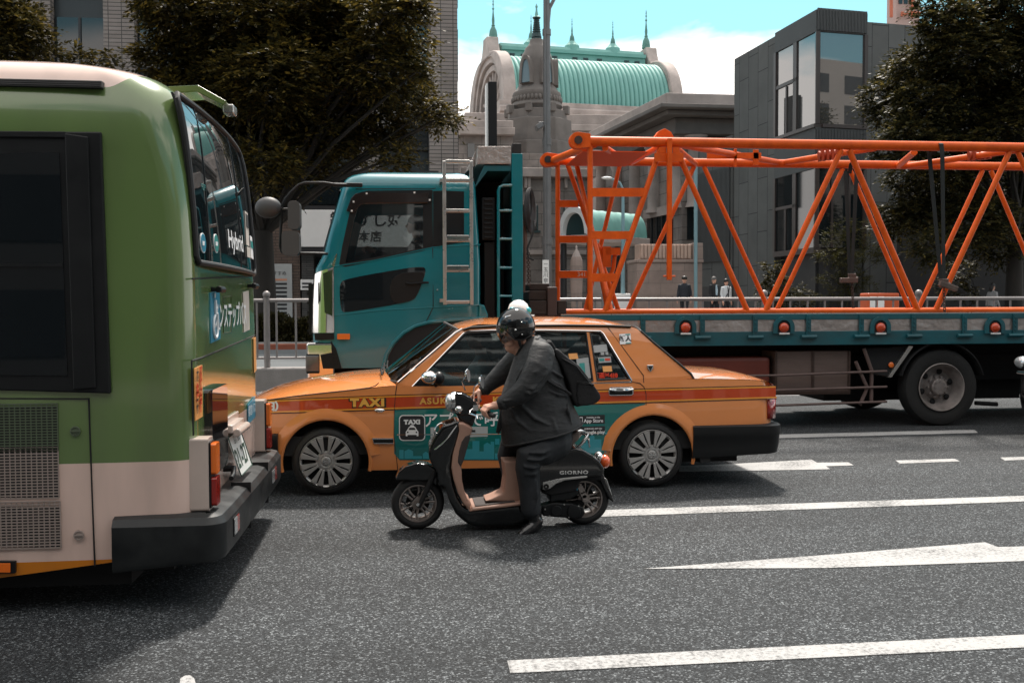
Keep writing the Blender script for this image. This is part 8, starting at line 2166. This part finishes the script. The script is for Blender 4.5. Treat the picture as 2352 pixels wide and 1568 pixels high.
# jacket: slanted-hem loft with sleeves and folds
jk = MB()
secs = [(262, 935, 1005, .075, 0), (300, 900, 1062, .15, 0), (345, 876, 1098, .215, 0), (420, 846, 1128, .245, 0), (510, 815, 1156, .255, 0), (600, 780, 1184, .265, 0), (680, 758, 1214, .275, .03), (755, 756, 1236, .28, .10), (820, 764, 1260, .290, .18), (884, 774, 1276, .300, .26)]
rings = []
for cy, x0, x1, hw, sl in secs:
    a, b_ = C5(x0, cy), C5(x1, cy); c = (a + b_) / 2; hx = (b_.x - a.x) / 2
    rings.append([(c.x + hx * math.copysign(abs(math.cos(t)) ** .85, math.cos(t)), SY_ + hw * math.copysign(abs(math.sin(t)) ** .85, math.sin(t)), c.z + sl * hx * math.cos(t) + .0) for t in np.linspace(0, 2 * PI, 40, endpoint=False)])
n = 40; jk.add([v for r_ in rings for v in r_], [(i * n + k, i * n + (k + 1) % n, (i + 1) * n + (k + 1) % n, (i + 1) * n + k) for i in range(len(rings) - 1) for k in range(n)] + [tuple(range(n)), tuple(range((len(rings) - 1) * n, len(rings) * n))])
limb(jk, [C5(1000, 372, -.20), C5(972, 455, -.265), C5(912, 556, -.285), C5(850, 612, -.285), C5(748, 668, -.275)], [.095, .098, .088, .072, .046], 16)
limb(jk, [C5(925, 380, .20), C5(850, 470, .26), C5(785, 530, .28), C5(735, 570, .28), C5(678, 622, .275)], [.09, .088, .075, .062, .045], 16)
def fold(pts, r=.0135): jk.tube([C5(*p) for p in pts], [r * .3] + [r] * (len(pts) - 2) + [r * .3], 8)
for pts in ([(1045, 400, -.255), (1010, 480, -.345), (955, 545, -.352), (900, 560, -.36)], [(960, 590, -.35), (905, 600, -.366), (860, 585, -.352)], [(985, 520, -.348), (925, 575, -.37), (870, 560, -.357)], [(1000, 440, -.345), (950, 470, -.358), (900, 500, -.352)],
            [(1060, 470, -.24), (1110, 500, -.22), (1150, 520, -.17)], [(1050, 530, -.25), (1110, 560, -.23), (1165, 590, -.18)], [(1040, 590, -.265), (1100, 615, -.25), (1180, 625, -.19)], [(1150, 640, -.235), (1160, 720, -.25), (1190, 820, -.23)], [(1060, 760, -.28), (1080, 830, -.285), (1085, 885, -.27)],
            [(840, 600, -.22), (870, 680, -.26), (950, 760, -.29), (1040, 800, -.29)], [(800, 700, -.2), (850, 780, -.255), (930, 840, -.28)], [(800, 640, -.345), (760, 650, -.325), (742, 655, -.315)], [(885, 440, -.2), (860, 500, -.2), (830, 570, -.18)], [(1000, 330, -.2), (1045, 345, -.24), (1085, 400, -.23)]): fold(pts)
organic('jacket', jk, M['suit'], rider, .0085, 2)
mb = MB(); mb.tube([C5(905, 348, -.05), C5(935, 315, -.085), C5(980, 285, -.07), C5(1000, 278, 0), C5(980, 285, .07), C5(935, 315, .085), C5(905, 348, .05)], .017, 10); organic('shirt_collar', mb, M['shirt_white'], rider, .007, 2)
mb = MB()
for s in (-1, 1): mb.tube([C5(1010, 268, .02 * s), C5(985, 285, .095 * s), C5(930, 340, .12 * s), C5(880, 440, .11 * s), C5(845, 530, .07 * s), C5(822, 620, .04 * s)], [.016, .022, .024, .022, .016, .008], 10)
organic('lapel', mb, M['suit'], rider, .0075, 2)
def seam(pts, r=.0028):
    mb = MB(); mb.tube([C5(*p) for p in pts], r, 5); mb.build('seam', M['pack_black'], rider)
mb = MB(); e_ = rings[-1]; mb.tube([(x, y, z + .006) for x, y, z in e_], .009, 8, closed=True); organic('hem', mb, M['suit'], rider, .005, 1)
mb = MB(); c0_, c1_ = C5(762, 660, -.277), C5(744, 670, -.275); mb.tube([c0_, c1_], [.053, .052], 16); mb.build('cuff', M['suit'], rider)
mb = MB(); c0_, c1_ = C5(695, 612, .277), C5(676, 623, .275); mb.tube([c0_, c1_], [.052, .051], 16); mb.build('cuff', M['suit'], rider)
mb = MB(); q = [C5(a, b, -.06) for a, b in ((850, 470), (815, 560), (765, 700), (740, 800), (728, 868), (748, 880), (775, 820), (800, 700), (835, 580))]; mb.prism([(p.x, p.z) for p in q], SY_ - .07, SY_ - .05); mb.build('tie', M['pack_black'], rider, smooth=0, bevel=.004)
# trousers
tr = MB()
tr.ball(C5(1085, 905), .175, 18, 12, (1.0, 1.3, .8))
limb(tr, [C5(1085, 920, -.14), C5(985, 965, -.20), C5(920, 1005, -.215), C5(912, 1075, -.215), C5(922, 1180, -.215), C5(932, 1330, -.215)], [.135, .120, .102, .088, .077, .072], 16)
limb(tr, [C5(1060, 920, .14), C5(930, 965, .17), C5(830, 985, .17), C5(822, 1040, .17), C5(850, 1180, .19), C5(880, 1260, .19)], [.13, .11, .09, .078, .068, .062], 16)
for pts in ([(1040, 985, -.30), (970, 1010, -.325), (880, 1005, -.325)], [(1000, 1040, -.30), (940, 1060, -.318), (870, 1050, -.305)], [(990, 1080, -.285), (950, 1100, -.305), (890, 1100, -.3)], [(960, 1140, -.285), (965, 1230, -.285), (950, 1310, -.285)], [(1060, 940, -.29), (990, 965, -.33), (900, 965, -.32)]): tr.tube([C5(*p) for p in pts], [.004, .012, .004], 8)
organic('trousers', tr, M['trouser'], rider, .0095, 3)
sh = MB(); d_ = -.215
limb(sh, [C5(975, 1400, d_), C5(935, 1440, d_ - .015), C5(890, 1468, d_ - .03), C5(868, 1480, d_ - .04)], [.040, .046, .042, .032], 14); sh.tube([C5(945, 1340, d_), C5(955, 1400, d_)], [.05, .045], 14)
organic('shoe', sh, M['leather'], rider, .007, 3)
q = MB(); q.tube([C5(995, 1418, d_), C5(950, 1478, d_ - .012), C5(900, 1502, d_ - .03), C5(862, 1508, d_ - .04)], [.018, .02, .022, .018], 10); organic('sole', q, M['matt_black'], rider, .007, 2)
q = MB(); q.tube([C5(935, 1335, d_), C5(948, 1378, d_)], .047, 14); q.build('sock', M['trouser'], rider)
sh = MB(); limb(sh, [C5(905, 1290, .19), C5(830, 1300, .2), C5(780, 1302, .2)], [.045, .045, .032], 12); organic('shoe', sh, M['leather'], rider, .007, 2)
# helmet with clear visor
HC = C5(861, 205); HR = .143
hf = Vector((-math.cos(R(8)), 0, -math.sin(R(8)))); hu = Vector((-math.sin(R(8)), 0, math.cos(R(8)))); hs = Vector((0, 1, 0))
def HPt(az, el, r=HR, sx=1.0): # azimuth from the front, elevation
    d = hf * (math.cos(el) * math.cos(az) * .985) + hs * (math.cos(el) * math.sin(az) * .90) + hu * (math.sin(el) * .99)
    return HC + d * r
def low(az): # lower rim of the shell by azimuth
    a = abs(az); return interp(a, [(0, .20), (R(45), .13), (R(62), -.25), (R(75), -.62), (R(105), -.72), (R(140), -.52), (R(180), -.45)])
azs = np.linspace(-PI, PI, 73)
mb = MB(); mb.grid(lambda az, v: HPt(az, lerp(low(az), R(89.5), v)), azs, np.linspace(0, 1, 22))
hm = mb.build('helmet', M['gloss_black2'], rider, smooth=70, solid=.012, off=-1)
mb = MB(); mb.tube([HPt(az, low(az), HR * .995) for az in azs[:-1]], .006, 6, closed=True); mb.build('edge_trim', M['black_rubber'], hm)
def visor_mat():
    m = glass_mat('visor_clear', (.92, .90, .88), .12, .03); return m
mb = MB(); mb.grid(lambda az, v: HPt(az, lerp(-.78 + .25 * (abs(az) / R(70)) ** 2, .17, v), HR * (1.015 + .07 * math.cos(az) * (1 - v) ** 1.2)), np.linspace(-R(72), R(72), 31), np.linspace(0, 1, 10)); mb.build('visor', visor_mat(), hm, smooth=70)
for s in (-1, 1):
    for az, el, r_ in ((82, -6, .009), (104, 14, .006), (100, -22, .006)):
        mb = MB(); mb.ball(HPt(R(az) * s, R(el), HR * 1.01), r_, 10, 6); mb.build('stud', M['chrome'], hm)
    mb = MB(); vv = [HPt(R(a_) * s, R(e_), HR * 1.004) for a_, e_ in ((42, 28), (55, 37), (72, 40), (60, 32))]; mb.tube([vv[0], vv[1], vv[2]], [.003, .010, .003], 8); mb.build('air_vent', M['chrome'], hm)
mb = MB(); mb.tube([HPt(R(-88), R(-40), HR * .98), C5(885, 330, -.085), C5(868, 372, -.05), C5(860, 380, 0), C5(868, 372, .05), HPt(R(88), R(-40), HR * .98)], .011, 6); mb.build('chin_strap', M['pack_black'], hm)
# backpack on the rider's back
bp_ = thing('backpack', C5(1230, 690), 'black rounded backpack on the suited rider, drooping over the taxi door', 'backpack')
puff('bag', [(1078, 338), (1108, 335), (1165, 385), (1250, 448), (1318, 540), (1360, 612), (1368, 640), (1345, 668), (1290, 690), (1222, 702), (1196, 650), (1178, 560), (1130, 440), (1085, 375)], -.16, .16, M['pack_black'], bp_, .010, 8)
puff('front_pocket', [(1228, 540), (1330, 560), (1372, 622), (1376, 645), (1348, 675), (1290, 692), (1232, 690), (1222, 620)], -.172, .13, M['pack_black'], bp_, .009, 8)
mb = MB()
for pts in ([(1130, 395, -.165), (1220, 445, -.172), (1300, 545, -.172), (1340, 610, -.165)], [(1225, 540, -.178), (1280, 545, -.182), (1330, 562, -.172)]): mb.tube([C5(*p) for p in pts], .005, 6)
mb.build('zip', M['black_plastic'], bp_)
for s in (-1, 1):
    mb = MB(); mb.tube([C5(1092, 345, .13 * s), C5(1060, 300, .15 * s), C5(1015, 305, .17 * s), C5(975, 350, .20 * s)], [.016, .019, .019, .016], 8); organic('shoulder_strap', mb, M['pack_black'], bp_, .008, 2); mb = MB(); mb.tube([C5(1015, 520, .272 * s), C5(1080, 560, .262 * s), C5(1140, 590, .235 * s), C5(1185, 620, .18 * s)], [.012, .013, .013, .012], 8); organic('shoulder_strap', mb, M['pack_black'], bp_, .008, 2)
puff('top_handle', [(1050, 285), (1078, 285), (1095, 310), (1090, 345), (1072, 345), (1066, 305)], -.03, .03, M['pack_black'], bp_, .008, 2)

def walker(px, ptop, Y, h, face, label, top, bot, hair, kind='', head_turn=0, legs=.12, arms=.06, skin=None):
    """standing or walking figure; face = heading angle, feet on the pavement"""
    hd_ = P(px, ptop, Y); z0 = hd_.z - h; k = h / 1.72
    t = thing('person', (hd_.x, Y, z0), label, 'person'); M_ = Matrix.Translation(Vector((hd_.x, Y, z0))) @ Matrix.Rotation(face, 4, 'Z')
    V = lambda f, s, z: M_ @ (Vector((f, s, z)) * k)   # forward, sideways, up
    b = MB()
    b.ball(V(.0, 0, 1.60), .098 * k, 14, 10, (.95, .8, 1.15)); b.ball(V(.03, 0, 1.535), .06 * k, 12, 8); b.ball(V(.105, 0, 1.585), .018 * k, 8, 6)
    for s in (-1, 1): b.ball(V(0, .085 * s, 1.59), .022 * k, 8, 6, (.8, .5, 1.3))
    b.tube([V(-.01, 0, 1.36), V(0, 0, 1.52)], [.06 * k, .052 * k], 10)
    sw = {-1: arms, 1: -arms}
    for s in (-1, 1):
        w = V(sw[s] + .05, .255 * s, .84); b.tube([V(0, 0, 1.40), V(0, .17 * s, 1.36), V(sw[s] * .3, .235 * s, 1.12), V(sw[s] * .6, .25 * s, 1.05)], .036 * k, 8); limb(b, [V(sw[s] * .6, .25 * s, 1.05), w], [.034 * k, .026 * k], 8)
        pm = V(sw[s] + .07, .255 * s, .76); limb(b, [w, pm], [.028 * k, .034 * k], 8)
        for i, (o, L) in enumerate(((-.027, .075), (-.009, .085), (.010, .08), (.027, .062))): limb(b, [pm, V(sw[s] + .07 + o, .262 * s, .735), V(sw[s] + .085 + o, .25 * s, .745 - L)], [.012 * k, .010 * k, .008 * k], 6)
        limb(b, [w, V(sw[s] + .115, .235 * s, .77), V(sw[s] + .13, .232 * s, .735)], [.014 * k, .012 * k, .009 * k], 6)
    organic('body', b, M['skin'], t, .010, 1)
    j = MB()
    ss = [(.80, .125, .185), (.95, .13, .18), (1.10, .125, .185), (1.25, .12, .20), (1.36, .10, .19), (1.43, .07, .12), (1.46, .055, .07)]
    rg = [[V(a * math.cos(u), w * math.sin(u), z) for u in np.linspace(0, 2 * PI, 20, endpoint=False)] for z, a, w in ss]; n = 20
    j.add([v for r_ in rg for v in r_], [(i * n + q, i * n + (q + 1) % n, (i + 1) * n + (q + 1) % n, (i + 1) * n + q) for i in range(len(ss) - 1) for q in range(n)] + [tuple(range(n)), tuple(range((len(ss) - 1) * n, len(ss) * n))])
    for s in (-1, 1): limb(j, [V(0, .185 * s, 1.36), V(sw[s] * .3 - .02, .235 * s, 1.12), V(sw[s] + .02, .25 * s, .90)], [.065 * k, .056 * k, .044 * k], 10)
    organic('jacket' if kind == 'suit' else 'shirt', j, top, t, .016, 2)
    q = MB(); q.ball(V(0, 0, .84), .15 * k, 14, 8, (.95, 1.15, .7))
    for s in (-1, 1): limb(q, [V(0, .09 * s, .82), V(legs * s * .7 + .02, .095 * s, .46), V(legs * s * 1.3 - .03, .09 * s, .10)], [.095 * k, .075 * k, .058 * k], 10)
    organic('trousers', q, bot, t, .016, 2)
    for s in (-1, 1):
        q = MB(); limb(q, [V(legs * s * 1.3 - .05, .09 * s, .055), V(legs * s * 1.3 + .13, .10 * s, .045)], [.05 * k, .042 * k], 10); q.build('shoe', M['leather'], t)
    hm_ = MB(); hm_.ball(V(-.012, 0, 1.635), .107 * k, 16, 10, (1, .86, 1.05)); hm_.ball(V(-.05, 0, 1.57), .085 * k, 12, 8, (.8, 1, 1.2))
    hr = hm_.build('hair', hair, t)
    for s in (-1, 1):
        e = MB(); e.ball(V(.088, .034 * s, 1.605), .010 * k, 8, 6); e.build('eye', M['hair'], t)
    if kind == 'cap':
        c = MB(); c.ball(V(-.005, 0, 1.665), .115 * k, 16, 8, (1.02, .9, .72)); c.prism([tuple(V(.07, -.07, 0))[:2], tuple(V(.19, -.05, 0))[:2], tuple(V(.19, .05, 0))[:2], tuple(V(.07, .07, 0))[:2]], V(0, 0, 1.645).z, V(0, 0, 1.66).z, axis='Z'); c.build('cap', M['hair'], t)
    if kind == 'suit':
        s_ = MB(); s_.tube([V(.12, 0, 1.40), V(.138, 0, 1.2), V(.142, 0, 1.0)], [.025 * k, .05 * k, .04 * k], 8); s_.build('shirt_front', M['shirt_blue'], t)
    if kind == 'strap':
        s_ = MB(); s_.tube([V(.06, .12, 1.44), V(.145, .02, 1.2), V(.13, -.16, .95)], .018 * k, 6); s_.build('bag_strap', M['pack_black'], t)
        s_ = MB(); s_.tube([V(.11, 0, 1.41), V(.143, 0, 1.2), V(.145, 0, .98)], [.018 * k, .022 * k, .026 * k], 6); s_.build('tie', M['pack_black'], t)
    if kind == 'long':
        s_ = MB(); s_.ball(V(-.075, 0, 1.53), .085 * k, 12, 8, (.8, .95, 1.5)); s_.build('ponytail', M['hair'], hr)
    return t
M['shirt_blue'] = mat('shirt_blue', (.40, .52, .60), .7); M['navy'] = mat('navy_cloth', (.010, .014, .022), .75); M['grey_cloth'] = mat('grey_cloth', (.30, .29, .29), .8); M['hair_grey'] = mat('hair_grey', (.12, .115, .11), .6)
M['dark_cloth'] = mat('dark_cloth', (.014, .015, .018), .8)
walker(1572, 635, 37.5, 1.70, R(-115), 'pedestrian in a dark shirt and cap walking by the beige wall', M['navy'], M['dark_cloth'], M['hair'], 'cap', legs=.10)
walker(1640, 636, 38.2, 1.72, R(-60), 'pedestrian in a dark open jacket over a pale blue shirt', M['dark_cloth'], M['dark_cloth'], M['hair_grey'], 'suit', legs=.12)
walker(1668, 641, 38.0, 1.68, R(-70), 'pedestrian in a white shirt with a dark shoulder strap and tie', M['shirt_white'], M['dark_cloth'], M['hair'], 'strap', legs=-.12)
walker(2280, 651, 32.5, 1.58, R(8), 'dark haired pedestrian in a grey top walking along the shaded wall', M['grey_cloth'], M['dark_cloth'], M['hair'], 'long', legs=.2)
def seated(loc, label, shirt, arm_to, k=1.0):
    """driver seen through glass, facing -X; loc is the hip point"""
    L0 = Vector(loc); t = thing('person', loc, label, 'person'); V = lambda x, y, z: L0 + Vector((x, y, z)) * k
    b = MB(); b.ball(V(-.04, 0, .72), .10, 16, 12, (.95, .82, 1.18)); b.ball(V(-.085, 0, .655), .055, 12, 8); b.ball(V(-.145, 0, .70), .019, 10, 6); b.tube([V(.0, 0, .5), V(-.02, 0, .66)], .055, 10)
    for s in (-1, 1): b.ball(V(-.03, .086 * s, .71), .022, 8, 6, (.8, .5, 1.3))
    for s, e in zip((-1, 1), arm_to):
        e = Vector(e); m_ = (V(-.05, .24 * s, .22) + e) / 2 + Vector((0, 0, -.05)); limb(b, [V(0, 0, .48), V(0, .15 * s, .42), V(-.05, .22 * s, .24), m_, e], [.05, .05, .045, .036, .027], 8); limb(b, [e, e + Vector((-.05, 0, .02))], [.03, .034], 8)
        for i in range(4): limb(b, [e + Vector((-.05, (i - 1.5) * .02, .03)), e + Vector((-.10, (i - 1.5) * .02, .03)), e + Vector((-.115, (i - 1.5) * .02, -.01)), e + Vector((-.085, (i - 1.5) * .02, -.025))], [.011, .010, .009, .008], 6)
        limb(b, [e + Vector((-.02, -.03 * s, .02)), e + Vector((-.07, -.045 * s, .035)), e + Vector((-.10, -.04 * s, .02))], [.013, .011, .009], 6)
    organic('body', b, M['skin'], t, .008, 2)
    j = MB(); limb(j, [V(0, 0, .0), V(.02, 0, .22), V(0, 0, .40), V(-.0, 0, .50)], [.16, .165, .155, .07], 16)
    for s, e in zip((-1, 1), arm_to):
        e = Vector(e); m_ = (V(-.05, .24 * s, .22) + e) / 2 + Vector((0, 0, -.05)); limb(j, [V(.0, .17 * s, .40), V(-.05, .24 * s, .2), m_], [.075, .062, .05], 10)
        limb(j, [m_, m_.lerp(e, .7)], [.05, .04], 10)
    for s in (-1, 1): limb(j, [V(0, .1 * s, -.03), V(-.4, .12 * s, -.02), V(-.5, .12 * s, -.35)], [.1, .08, .06], 10)
    organic('shirt', j, shirt, t, .012, 2)
    h = MB(); h.ball(V(-.025, 0, .76), .108, 16, 10, (.98, .86, 1.0)); h.ball(V(.02, 0, .70), .085, 12, 8); h.build('hair', M['hair'], t)
    for s in (-1, 1): e = MB(); e.ball(V(-.132, .034 * s, .725), .010, 8, 6); e.build('eye', M['hair'], t)
    return t
hp_ = P(943, 545, TKF - .55)
seated((hp_.x + .09, TKF - .55, P(943, 520, TKF - .55).z - .70), 'truck driver in dark clothes seen through the teal cab window', M['dark_cloth'], ((hp_.x - .55, TKF - .75, P(850, 575, TKF - .55).z), (hp_.x - .55, TKF - .35, P(850, 575, TKF - .55).z)))
seated((.75, TYC + .36, .60), 'taxi driver in a pale shirt at the wheel behind the side glass', mat('shirt_pale', (.40, .44, .44), .7), ((.17, TYC + .16, 1.02), (.17, TYC + .52, 1.02)), .96)
